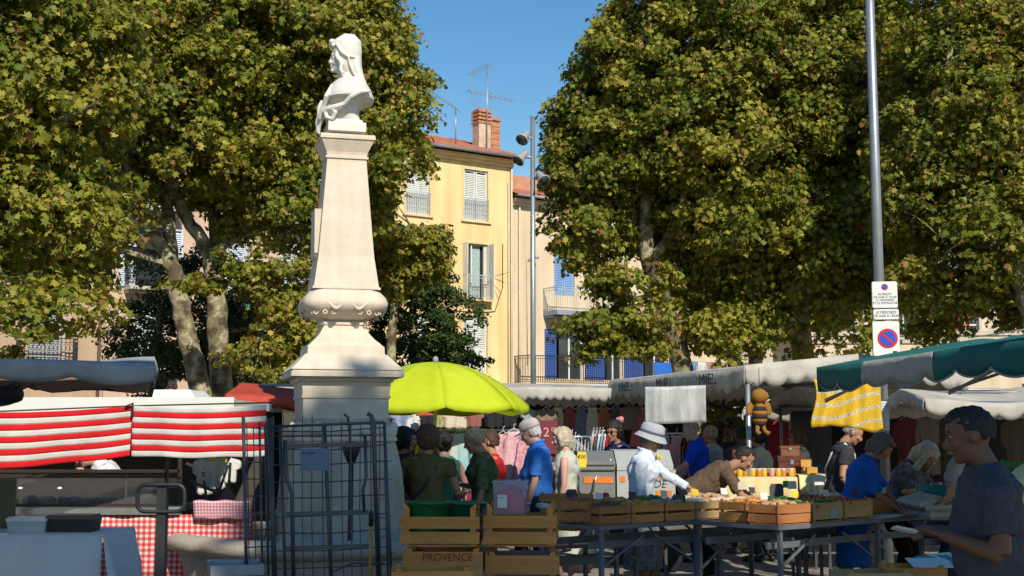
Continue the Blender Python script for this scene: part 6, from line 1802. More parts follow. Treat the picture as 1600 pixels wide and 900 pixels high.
# angled crates at the left end
crate('crate turned sideways at the left end of the first table', (at(910, 810, 10.9).x, 11.0, TZ1 + .02), R(68), .42, .30, .18, wood_c, 2, .14, group=grp, seed=61, post=.02, th=.007)
crate('crate tilted down beside the left end of the first table', (at(893, 830, 11.3).x, 11.4, TZ1 - .08), R(60), .40, .30, .17, wood_b, 2, .14, group=grp, seed=62, post=.02, th=.007)
crate('crate standing behind the tilted one, left of the tables', (at(885, 800, 12.0).x, 12.0, TZ1 + .03), R(20), .42, .30, .17, wood_a, 2, .14, group=grp, seed=63, post=.02, th=.007)
# row two
A2b = A2 + .04
lab2 = ['leftmost brown crate on the second steel table', 'grey crate of green peppers with a small blue label', 'pale crate of red and green peppers', 'brown crate with tomatoes at the right of the second table']
for k, (x, y, m, w) in enumerate(((.24, .18, wood_c, .44), (.71, .18, wood_b, .42), (1.17, .19, wood_b, .42), (1.72, .34, wood_c, .44))):
    crate(lab2[k], on(T2, x, y, TZ2 + .001, A2b), A2b, w, .31, .165, m, 2 if k in (0,) else 1, .1, group=grp, seed=70 + k, post=.02, th=.007)
for k, (x, y, m) in enumerate(((.30, .56, wood_a), (.75, .57, wood_a), (1.20, .58, wood_a), (1.66, .72, wood_c))):
    crate(ordn[k if k < 3 else 5] + ' crate in the rear row on the second steel table', on(T2, x, y, TZ2 + .001, A2b), A2b, .42, .30, .17, m, 2, .12, group=grp, seed=80 + k, post=.02, th=.007)
produce('green_peppers', 'long green peppers heaped in the grey crate', 'peppers', on(T2, .71, .18, TZ2, A2b), A2b, .38, .27, .12, heap_m['green'], 'long', 60, 210)
produce('green_peppers', 'scattered green peppers among red ones in the pale crate', 'peppers', on(T2, 1.17, .19, TZ2, A2b), A2b, .38, .27, .11, heap_m['green'], 'long', 18, 211)
produce('red_peppers', 'red peppers in the pale crate', 'peppers', on(T2, 1.17, .19, TZ2, A2b), A2b, .36, .26, .12, heap_m['red'], 'long', 26, 212)
produce('tomatoes', 'tomatoes in the brown crate at the right', 'tomatoes', on(T2, 1.72, .34, TZ2, A2b), A2b, .38, .26, .10, heap_m['red'], 'round', 22, 213)
q = MB(); q.box(-.05, .05, -.003, 0, -.035, .035); o = q.build('paper_label', mat('blue_grey_label', (.25, .33, .48), .6)); o.location = on(T2, .78, .0215, TZ2 + .07, A2b); o.rotation_euler = (0, 0, A2b); tag(o, 'small blue grey label on the front of the pepper crate', 'label')
for k in range(3):
    q = MB(); q.box(-.17 + .01 * k, .17, -.12, .12, 0, .004); o = q.build('newspaper', paper if k != 1 else mat('news_grey', (.4, .42, .48), .8)); o.location = on(T2, 1.58 + .06 * k, .12 - .01 * k, TZ2 + .002 + k * .005, A2b); o.rotation_euler = (0, 0, A2b + .1 * k); tag(o, ('lowest', 'middle', 'topmost')[k] + ' newspaper sheet lying in front of the tomato crate', 'newspaper', 'newspapers on the table')
for k, (T_, x, y, TZ_, a_, mm, kk, lb) in enumerate(((T1, .25, .55, TZ1, A2, 'apple', 'round', 'red apples heaped in the leftmost rear crate'), (T1, .65, .55, TZ1, A2, 'orange', 'round', 'orange fruit heaped in the second rear crate'), (T1, 1.05, .55, TZ1, A2, 'green', 'round', 'green fruit heaped in the third rear crate'), (T1, 1.45, .55, TZ1, A2, 'cream', 'flat', 'cream mushrooms heaped in the fourth rear crate'), (T1, 1.85, .55, TZ1, A2, 'tan', 'round', 'tan onions heaped in the last rear crate'),
        (T2, .24, .18, TZ2, A2b, 'tan', 'flat', 'tan goods in the leftmost crate of the second table'), (T2, .30, .56, TZ2, A2b, 'orange', 'round', 'orange fruit in the rear left crate of the second table'), (T2, .75, .57, TZ2, A2b, 'green', 'long', 'beans in the second rear crate of the second table'), (T2, 1.20, .58, TZ2, A2b, 'red', 'round', 'tomatoes in the third rear crate of the second table'), (T2, 1.66, .72, TZ2, A2b, 'cream', 'round', 'pale bulbs in the last rear crate of the second table'))):
    if mm == 'apple': heap_m['apple'] = mat('apple_red', (.40, .05, .02), .3, .35, 18)
    produce('fruit_heap', lb, 'produce', on(T_, x, y, TZ_, a_), a_, .33, .24, .13, heap_m[mm], kk, 34, 260 + k)
for k in range(11):
    T_, TZ_, a_, x, y = (T1, TZ1, A2, .28 + k * .39, .30) if k < 6 else (T2, TZ2, A2b, .24 + (k - 6) * .44, .33)
    q = MB(); q.prism([(-.035, .03), (.035, .03), (.035, .085), (-.035, .09)], -.002, .002); q.bar((0, 0, -.06), (0, 0, .03), .004)
    o = q.build('price_card', (paper, mat('slate_card', (.05, .05, .06)), paper, mat('yellow_card', (.68, .52, .03)))[k % 4]); o.location = on(T_, x, y, TZ_ + .165, a_); o.rotation_euler = (R(-12), 0, a_ - .35 + .1 * (k % 3))
    tag(o, '%s price card on a stick, card %s from the left along the produce crates' % (('white', 'slate', 'cream', 'yellow')[k % 4], ('one', 'two', 'three', 'four', 'five', 'six', 'seven', 'eight', 'nine', 'ten', 'eleven')[k]), 'price card', 'price cards on sticks')
# egg cartons
for k in range(4):
    q = MB(); w_, d_ = .145, .15
    q.loft([[Vector((x * w_ * s_, y * d_ * s_, z)) for x, y in ((-1, -1), (1, -1), (1, 1), (-1, 1))] for s_, z in ((.86, 0), (1, .03), (1.0, .034), (.86, .062))], smooth=False)
    for i in range(3):
        for j in range(3): q.ell((-.09 + .09 * i, -.09 + .09 * j, .06), (.03, .03, .014), 8, 6)
    o = q.build('egg_carton', mat('moulded_pulp', (.33, .32, .30), .9, .1, 10, .3, 40)); p = at(1466, 792, 11.5); o.location = (p.x + (.0, .02, -.12, .2)[k], 11.5 + (.0, .02, .1, .1)[k], (TZ2 - .02) + (.0, .064, .13, .0)[k] * 1.0 + .02); o.rotation_euler = ((0, .0, .15, 0)[k], (0, 0, -.2, 0)[k], R((5, -12, 25, 40)[k]))
    tag(o, ('bottom', 'middle', 'tilted top', 'separate right hand')[k] + ' grey egg carton of those at the right end of the table', 'egg carton', 'egg cartons')
# teal bag
tbg = empty('teal_shopping_bag', (at(1463, 770, 11.9).x, 11.9, .86), R(-6), 'teal shopping bag with black handwriting standing on the far table', 'bag')
q = MB(); q.loft([[Vector((x * a_, y * b_, z)) for x, y in ((-1, -1), (-.3, -1.12), (.4, -1.06), (1, -1), (1.02, 0), (1, 1), (0, 1.1), (-1, 1))] for a_, b_, z in ((.135, .07, 0), (.15, .08, .08), (.15, .07, .2), (.155, .04, .285))], smooth=True); o = q.build('bag', mat('teal_fabric', (.012, .24, .22), .7, .15, 6, .3, 12), tbg)
text(tbg, "J'adore", .085, black, Matrix.Translation((.03, -.088, .14)) @ STAND @ Matrix.Rotation(R(6), 4, 'Z'), .001, shear=.35)
q = MB(); q.tube([(-.08, -.03, .27), (-.06, -.03, .36), (.03, -.03, .38), (.07, -.03, .27)], .006, 6); q.build('handle', black, tbg)
for k, (px, py, D, r_, c_) in enumerate(((1440, 772, 11.8, (.09, .07, .04), 'green'), (1420, 768, 12.2, (.08, .07, .03), 'orange'))):
    lump('vegetable_heap', ('leafy greens in a low heap left of the egg cartons', 'orange brown goods in a low heap near the reaching hand')[k], 'vegetables', at(px, py + 6, D), r_, heap_m[c_], seed=30 + k, vox=.012, noise=.04)
# middle ground: tables of trays, books and jars
def cloth_table(label, px0, px1, D, z, depth, m, drop, rz=0.0):
    a, b_ = at(px0, 700, D), at(px1, 700, D); L = b_.x - a.x
    r = empty('display_table', (a.x, D, 0), rz, label, 'table')
    q = MB(); P = []
    for i in range(41):
        x = L * i / 40
        P.append([(x, depth, z), (x, .05, z), (x, 0, z - .012), (x, -.02 - .02 * math.sin(i * .9), z - drop * .5), (x, -.03 - .03 * math.sin(i * .9 + .3), z - drop)])
    q.grid(P, .005)
    q.build('tablecloth', m, r)
    q = MB(); q.box(.01, L - .01, .01, depth, z - .04, z - .012); q.build('top', wood_c, r)
    for x in (.06, L - .06):
        for y in (.06, depth - .06):
            q = MB(); q.bar((x, y, 0), (x, y, z - .04), .03); q.build('leg', steel, r)
    return r
honey_cl = mat('honey_cloth', (.62, .44, .14), .8, col2=(.60, .52, .34), scale=9, bump=.2)
cloth_table('honey table under a flowered yellow cloth', 1110, 1245, 14.6, at(1200, 745, 14.6).z, .8, honey_cl, .42)
cloth_table('right end of the honey stall under a pale yellow cloth', 1247, 1302, 14.9, at(1270, 742, 14.9).z, .8, mat('pale_yellow_cloth', (.62, .55, .28), .8, .1, 8), .45)
jar_m = [mat('jar_amber', (.50, .22, .02), .2, .2, 12), mat('jar_yellow', (.62, .38, .03), .25, .15, 12), mat('jar_pink', (.55, .25, .30), .4, .1, 8)]
for k in range(22):
    px = 1134 + k * 5.0 + (2 if k % 3 else 0); D = 14.75 + .12 * (k % 2); z = at(1200, 745, 14.6).z
    j = empty('honey_jar', (at(px, 740, D).x, D, z + .001), 0, None, None, 'honey jars in rows on the flowered cloth')
    m = jar_m[0 if k % 4 else 1] if k not in (7, 14, 19) else jar_m[2]
    j['label'] = 'amber honey jar among the rows on the flowered cloth' if m is jar_m[0] else ('yellow honey jar among the rows on the flowered cloth' if m is jar_m[1] else 'pink topped jar among the honey rows'); j['category'] = 'jar'
    q = MB(); q.lathe([(.028, 0), (.033, .01), (.033, .06), (.027, .07)], n=12); q.build('glass', m, j)
    q = MB(); q.lathe([(.029, .07), (.029, .088)], n=12); q.build('lid', jar_m[1] if k % 2 else white_paint, j)
q = MB(); q.box(-.06, .06, -.05, .05, 0, .075); o = q.build('wax_block', mat('beeswax', (.55, .36, .04), .5, .1, 8)); o.location = (at(1136, 740, 14.72).x, 14.68, at(1200, 745, 14.6).z + .002); tag(o, 'square block of yellow beeswax at the left end of the honey table', 'wax block')
# wooden chests on the honey table
def chest(label, px, py, D, w, d, h, m, group='wooden chests behind the honey table'):
    p = at(px, py, D); r = empty('wooden_chest', p, R(-4), label, 'chest', group)
    q = MB(); q.box(-w / 2, w / 2, -d / 2, d / 2, 0, h * .7); q.build('body', m, r)
    q = MB(); q.box(-w / 2 - .008, w / 2 + .008, -d / 2 - .008, d / 2 + .008, h * .7 + .003, h); q.build('lid', m, r)
    q = MB(); q.box(-.02, .02, -d / 2 - .014, -d / 2 - .009, h * .55, h * .8); q.build('clasp', chrome, r)
chw = mat('chest_wood', (.10, .025, .012), .5, .3, 6, .2, 30)
chest('large dark red wooden chest on the stall behind the honey jars', 1235, 741, 15.6, .32, .3, .22, chw)
chest('small brown wooden chest on top of the large one', 1233, 712, 15.8, .22, .2, .12, mat('chest_brown', (.18, .07, .025), .5, .3, 6))
chest('square dark wooden chest left of the tent pole', 1158, 741, 15.8, .20, .2, .30, chw)
for k, (px, y) in enumerate(((1258, 729), (1262, 740), (1268, 741))):
    q = MB(); q.box(-.06, .06, -.05, .05, 0, .08); o = q.build('cardboard_box', mat('amber_board', (.50, .26, .05), .7, .15, 6)); o.location = at(px, y, 15.3 - .15 * k); tag(o, ('topmost', 'middle', 'rightmost')[k] + ' of the small amber boxes right of the chests', 'box', 'small amber boxes')
# flat trays and papers table in front of the honey stall
cloth_table('low table of trays and papers between the crates and the honey stall', 1030, 1290, 13.3, .86, .8, mat('shade_cloth', (.16, .13, .10), .9, .15, 5), .3)
rg = random.Random(77)
cols = [('white', paper), ('cream', mat('tray_cream', (.55, .47, .33), .8, .08, 6)), ('pink', mat('tray_pink', (.55, .30, .28), .7, .1, 6)), ('tan', mat('tray_tan', (.45, .30, .15), .7, .15, 6))]
for k in range(16):
    px = 1040 + k * 16.2; nm, m = cols[rg.randrange(4)]
    y = 13.36 + .18 * (k % 3)
    q = MB(); w_, d_ = rg.uniform(.07, .11), rg.uniform(.06, .09)
    q.loft([[Vector((x * w_ * s_, yy * d_ * s_, z)) for x, yy in ((-1, -1), (1, -1), (1, 1), (-1, 1))] for s_, z in ((.9, 0), (1.0, .035), (.95, .035), (.86, .012))], smooth=False)
    for u in range(7): q.ell((rg.uniform(-.7, .7) * w_, rg.uniform(-.7, .7) * d_, .028), (.022, .016, .012), 7, 5)
    o = q.build('goods_tray', m); o.location = (at(px, 760, y).x, y, .862); o.rotation_euler = (0, 0, rg.uniform(-.4, .4))
    tag(o, '%s tray, number %s from the left in the line of trays on the low table' % (nm, ('one', 'two', 'three', 'four', 'five', 'six', 'seven', 'eight', 'nine', 'ten', 'eleven', 'twelve', 'thirteen', 'fourteen', 'fifteen', 'sixteen')[k]), 'tray', 'trays on the low table')
for k, (px, py, w_, h_, m, lb) in enumerate(((1061, 792, .12, .11, mat('slate_card', (.05, .055, .06), .6), 'dark slate price board standing on the crates right of the hat woman'), (1214, 778, .13, .13, mat('slate_card', (.05, .05, .06)), 'rounded dark slate board between the two crate tables'), (1160, 765, .09, .08, mat('pale_card', (.5, .45, .36), .7), 'pale card standing among the trays'), (1280, 758, .10, .10, paper, 'white card standing before the pale yellow cloth'), (1238, 764, .09, .08, paper, 'small white card beside a green one on the low table'), (1228, 762, .06, .07, mat('green_card', (.04, .30, .08), .7), 'small green card beside the white one on the low table'), (893, 782, .10, .10, mat('slate_card', (.05, .05, .06)), 'dark rounded board at the left end of the crates'))):
    D = (11.35, 11.9, 13.1, 13.4, 13.1, 13.12, 11.6)[k]
    q = MB(); ww, hh = w_ / 2, h_
    q.prism([(-ww, 0), (ww, 0), (ww * 1.02, hh * .8), (ww * .8, hh), (-ww * .7, hh), (-ww, hh * .75)], -.004, .004)
    o = q.build('price_board', m); p = at(px, py, D); o.location = p; o.rotation_euler = (R(-8), 0, R(6)); tag(o, lb, 'card')
# boxes on the ground under the tables, right bottom
for k, (px, py, D, L_, W_, H_, m, rz, lb) in enumerate(((960, 880, 11.4, .5, .35, .2, wood_c, 20, 'brown crate on the ground below the left table'), (1095, 890, 12.2, .5, .35, .2, wood_c, 5, 'low brown crate in the shade under the first table'), (1180, 895, 11.6, .5, .35, .18, wood_a, -10, 'open crate on the ground between the two tables'),
        (1350, 885, 10.6, .5, .38, .2, wood_c, 30, 'dark crate on the ground under the second table'), (1290, 880, 11.4, .5, .34, .2, wood_a, 12, 'crate pushed back under the second table'))):
    p = gnd(px, D); crate(lb, (p.x, p.y, .002), R(rz), L_, W_, H_, m, 2, .2, seed=300 + k, group='crates on the ground under the tables')
for k, (px, py, D, w_, d_, h_, m, rz, lb) in enumerate(((1425, 884, 7.7, .34, .3, .16, wood_a, -6, 'thin wooden box at the bottom right, nearest the man in grey'), (1360, 892, 7.6, .40, .26, .12, wood_b, 8, 'thin pale box left of the one nearest the man in grey'), (1590, 878, 6.9, .4, .3, .25, wood_b, 10, 'pale box right of the man in grey at the corner'))):
    p = at(px, py, D); z = p.z - h_
    r = crate(lb, (p.x, p.y, z), R(rz), w_, d_, h_, m, 1, .05, seed=310 + k, group='thin wooden boxes at the bottom right')
    q = MB(); q.box(-.6 * w_, .6 * w_, -.6 * d_, .6 * d_, z - .04, z - .003)
    for x in (-.5, .5):
        for y in (-.5, .5): q.bar((x * w_, y * d_, 0), (x * w_, y * d_, z - .04), .03)
    o = q.build('low_stand', steel); o.location = (p.x, p.y, 0); o.rotation_euler = (0, 0, R(rz)); tag(o, 'steel stand holding the ' + lb.replace('right of the man in grey at the corner', 'at the right corner'), 'stand', 'steel stands')
for k in range(3):
    q = MB(); q.box(-.12, .12, -.09, .09, 0, .004); o = q.build('paper_sheet', (paper, mat('teal_paper', (.05, .25, .25), .7), paper)[k]); p = at(1440 + k * 25, 872, 7.9); o.location = (p.x, 7.75 + .1 * k, at(1425, 884, 7.7).z + .01 + .006 * k); o.rotation_euler = (R(12), 0, R(20 * k)); tag(o, ('left white', 'teal', 'right white')[k] + ' sheet of paper lying over the box near the man in grey', 'paper')
# boxes in the corner by the basin
tubx = empty('cardboard_tray', (at(368, 888, 8.6).x, 8.6, at(368, 897, 8.6).z), R(18), 'open white and black printed cardboard tray in front of the basin', 'box')
q = MB(); t = .006
w_, d_, h_ = .17, .12, .07
for a in ((-w_, w_, -d_, -d_ + t), (-w_, w_, d_ - t, d_), (-w_, -w_ + t, -d_ + t, d_ - t), (w_ - t, w_, -d_ + t, d_ - t)): q.box(*a, 0, h_)
q.box(-w_ + t, w_ - t, -d_ + t, d_ - t, 0, .006); q.box(-w_, w_, d_ + .001, d_ + .08, h_ - .004, h_ + .01); q.build('tray', mat('printed_board', (.30, .31, .33), .7), tubx)
st_ = MB(); st_.box(-.2, .2, -.15, .15, .0, tubx.location.z - .002); o = tag(st_.build('low_crate', wood_c), 'dark brown crate under the printed tray by the basin', 'crate'); o.location = (tubx.location.x, 8.6, 0); o.rotation_euler = (0, 0, R(18))

# ------------------------------------------------------------------ grey cooker
ck = empty('rotisserie_cart', (at(905, 780, 14.9).x, 14.9, 0), R(3), 'grey metal cooking cart with two lids and orange panels behind the hat woman', 'cooker')
def kx(px): return at(px, 740, 14.9).x - ck.location.x
def kz(py): return at(980, py, 14.9).z
gm = mat('cooker_grey', (.20, .20, .19), .45, .12, 5, .1, 30, metal=.3); gl_ = mat('cooker_light', (.42, .43, .40), .4, .1, 5, metal=.2); org = mat('cooker_orange', (.62, .17, .02), .5, .15, 6)
q = MB(); q.box(kx(905), kx(962), .0, .6, kz(783), kz(735)); q.box(kx(905), kx(962), -.02, .62, kz(783) - .2, kz(783) - .003); q.build('left_body', gm, ck)
q = MB(); q.prism([(0, 0), (.62, 0), (.62, kz(706) - kz(735)), (.22, kz(706) - kz(735)), (.0, kz(722) - kz(735))], kx(905), kx(962), Matrix.Translation((0, 0, kz(734))) @ Matrix(((0, 1, 0, 0), (1, 0, 0, 0), (0, 0, 1, 0), (0, 0, 0, 1)))); q.build('left_lid', gm, ck)
q = MB(); q.box(kx(963.5), kx(1055), -.05, .6, kz(800), kz(736)); q.build('right_body', gl_, ck)
q = MB(); q.prism([(-.06, 0), (.62, 0), (.62, .01 + kz(704) - kz(735)), (.20, kz(704) - kz(735)), (-.06, kz(727) - kz(735))], kx(963.5), kx(1052), Matrix.Translation((0, 0, kz(735))) @ Matrix(((0, 1, 0, 0), (1, 0, 0, 0), (0, 0, 1, 0), (0, 0, 0, 1)))); q.build('right_lid', gl_, ck)
q = MB(); q.box(kx(912), kx(958), -.008, -.002, kz(755), kz(745)); q.box(kx(1030), kx(1048), -.058, -.052, kz(750), kz(743)); q.box(kx(1024), kx(1049), -.058, -.052, kz(776), kz(766)); q.box(kx(968), kx(976), -.058, -.052, kz(753), kz(744)); q.build('orange_panel', org, ck)
q = MB(); q.tube([(kx(925), -.05, kz(770)), (kx(931), -.08, kz(742))], .010, 6); q.tube([(kx(950), .05, kz(719)), (kx(957), .03, kz(719))], .008, 6); q.build('lever', chrome, ck)
q = MB()
for z_ in (726, 735): q.box(kx(908), kx(960), -.016, -.004, kz(z_) - .008, kz(z_))
q.build('trim_bar', mat('trim_dark', (.06, .06, .06), .4), ck)
text(ck, 'DE', .12, mat('black_print', (.02, .02, .02), .5), Matrix.Translation((kx(1030), -.053, kz(757))) @ STAND, .001, shear=.25)
q = MB(); q.ell((kx(1030), .05, kz(713)), (.02, .02, .03)); q.ell((kx(1035), .05, kz(716)), (.02, .02, .02)); q.build('valve', mat('valve_yellow', (.6, .45, .03), .4), ck)
for x in (kx(912), kx(1048)):
    q = MB(); q.ell((x, .3, .2), (.2, .05, .2), 18, 10); q.build('wheel', black, ck)
lump('red_bag', 'small red bag lying on crates in front of the cooker', 'bag', at(946, 786, 12.2), (.05, .05, .05), mat('red_plastic', (.5, .02, .02), .4), seed=50)
# red and white helium style decoration
lump('red_flower_bunch', 'red and white artificial flowers above the man in sunglasses', 'flowers', at(969, 663, 17.6), (.06, .05, .05), mat('red_white', (.5, .02, .03), .6, col2=(.6, .4, .4), scale=40), seed=51, noise=.08)
# the bee
bee = empty('bee_figure', at(1187, 640, 14.3), R(20), 'brown yellow padded bee figure hanging from the tent pole of the honey stall', 'bee figure')
by = mat('bee_yellow', (.26, .115, .012), .8, .12, 8, .2, 30); bk = mat('bee_black', (.02, .015, .012), .8)
q = MB(); q.ell((0, 0, .15), (.095, .08, .085), 16, 12); q.ell((.065, -.02, .15), (.035, .04, .05), 10, 8); q.build('head', by, bee)
for k in range(6):
    z0, z1 = .075 - k * .045, .075 - (k + 1) * .045
    def rr_(z): t = (z + .06) / .14; return .088 * math.sqrt(max(.05, 1 - t * t))
    q = MB(); q.lathe([(rr_(z0), z0), (rr_((z0 + z1) / 2), (z0 + z1) / 2), (rr_(z1), z1)], n=18); q.build('stripe', bk if k % 2 else by, bee)
for s in (-1, 1):
    q = MB(); q.tube([(s * .03, 0, .22), (s * .07, 0, .30), (s * .10, 0, .27)], [.006, .006, .012], 6); q.build('antenna', bk, bee)
    q = MB(); q.ell((s * .10 + .02, .05, .02), (.06, .02, .09), 12, 8, Matrix.Rotation(-s * .4, 3, 'Y')); q.build('wing', by, bee)
    q = MB(); q.tube([(s * .03, 0, -.17), (s * .05, -.02, -.24), (s * .06 + .03, -.04, -.27)], [.025, .022, .03], 8); q.build('leg', by, bee)
q = MB(); q.tube([(0, 0, .23), (0, 0, .47)], .004, 5); q.build('cord', black, bee)
# goods in the dark right hand stall
rg = random.Random(9)
cloth_table('long table of piled clothes in the dark stall behind the teal bag', 1395, 1600, 15.2, .98, .9, mat('dark_cloth', (.03, .03, .04), .9), .5)
for k in range(14):
    c_ = [(.3, .3, .34), (.1, .15, .3), (.35, .3, .25), (.06, .06, .08), (.2, .05, .05)][k % 5]
    lump('folded_clothes', '%s heap of clothes, heap %s from the left on the dark stall table' % (('grey', 'navy', 'tan', 'black', 'dark red')[k % 5], ('one', 'two', 'three', 'four', 'five', 'six', 'seven', 'eight', 'nine', 'ten', 'eleven', 'twelve', 'thirteen', 'fourteen')[k]), 'clothes', (at(1400 + k * 14, 720, 15.4).x, 15.35 + .1 * (k % 2), .985), (.06, .07, .03), mat('heap_%d' % (k % 5), c_, .9, .2, 10), 'heaps of clothes on the dark table', seed=60 + k, vox=.015)
for k, (px, w_, h_, c_) in enumerate(((1420, .30, .9, (.10, .02, .02)), (1450, .34, .8, (.16, .13, .12)), (1482, .30, .95, (.04, .035, .03)), (1512, .3, .8, (.28, .03, .02)), (1590, .3, .9, (.08, .06, .05)))):
    hang(('dark red', 'grey patterned', 'black', 'scarlet', 'brown')[k] + ' coat hanging at the back of the dark right hand stall', px, 18.2, 1.85, w_ * 1.6, h_, cl('coat_%d' % k, c_), 'shirt', seed=220 + k, group='coats in the dark stall')
gcr = crate('green plastic crate beside the bent figure at the right edge', (at(1590, 745, 9.6).x + .1, 9.8, at(1590, 748, 9.6).z), R(8), .5, .35, .12, mat('green_crate_plastic', (.01, .16, .05), .5, .15, 6), 2, .2, name='plastic_crate', seed=400)
steel_table('steel table at the right edge under the green crate', Vector((at(1560, 745, 9.6).x - .05, 9.6, 0)), 1.2, .6, at(1590, 748, 9.6).z - .003, 0.05, 2)
lump('white_sack', 'pale crumpled sack standing left of the man in grey', 'sack', at(1508, 770, 10.9), (.09, .09, .13), mat('sack_pale', (.36, .35, .32), .8, .1, 6), seed=80, vox=.015, noise=.06)
cloth_table('jeans and folded denim table right of the amber boxes', 1262, 1300, 16.6, at(1280, 728, 16.6).z, .6, mat('denim', (.05, .09, .20), .9, .3, 14), .3)
# ------------------------------------------------------------------ people
skin = {'light': mat('skin_light', (.50, .29, .20), .55, .08, 12, .1, 60), 'tan': mat('skin_tan', (.36, .18, .105), .55, .08, 12, .1, 60), 'brown': mat('skin_brown', (.15, .065, .035), .5, .1, 12, .1, 60), 'pink': mat('skin_pink', (.55, .29, .22), .55, .08, 12, .1, 60)}
def hairm(n, c): return mat('hair_' + n, c, .6, .3, 30, .6, 90, stretch=(1, 1, .25))
hair = {'black': hairm('black', (.012, .010, .009)), 'brown': hairm('brown', (.06, .03, .016)), 'grey': hairm('grey', (.28, .25, .21)), 'blond': hairm('blond', (.40, .29, .14)), 'ash': hairm('ash', (.42, .36, .26)), 'darkgrey': hairm('darkgrey', (.10, .09, .08)), 'auburn': hairm('auburn', (.10, .04, .018)), 'white': hairm('white', (.55, .53, .50))}
eye_w = mat('eye_white', (.30, .26, .24), .3, .02); eye_d = mat('eye_dark', (.02, .015, .012), .2, .02); lip = mat('lips', (.36, .12, .10), .5, .05)
def clothm(n, c, c2=None, sc=4, tr=0.0, bump=.35): return mat('wear_' + n, c, .85, .12, sc, bump, 22, col2=c2, trans=tr, spec=.12)

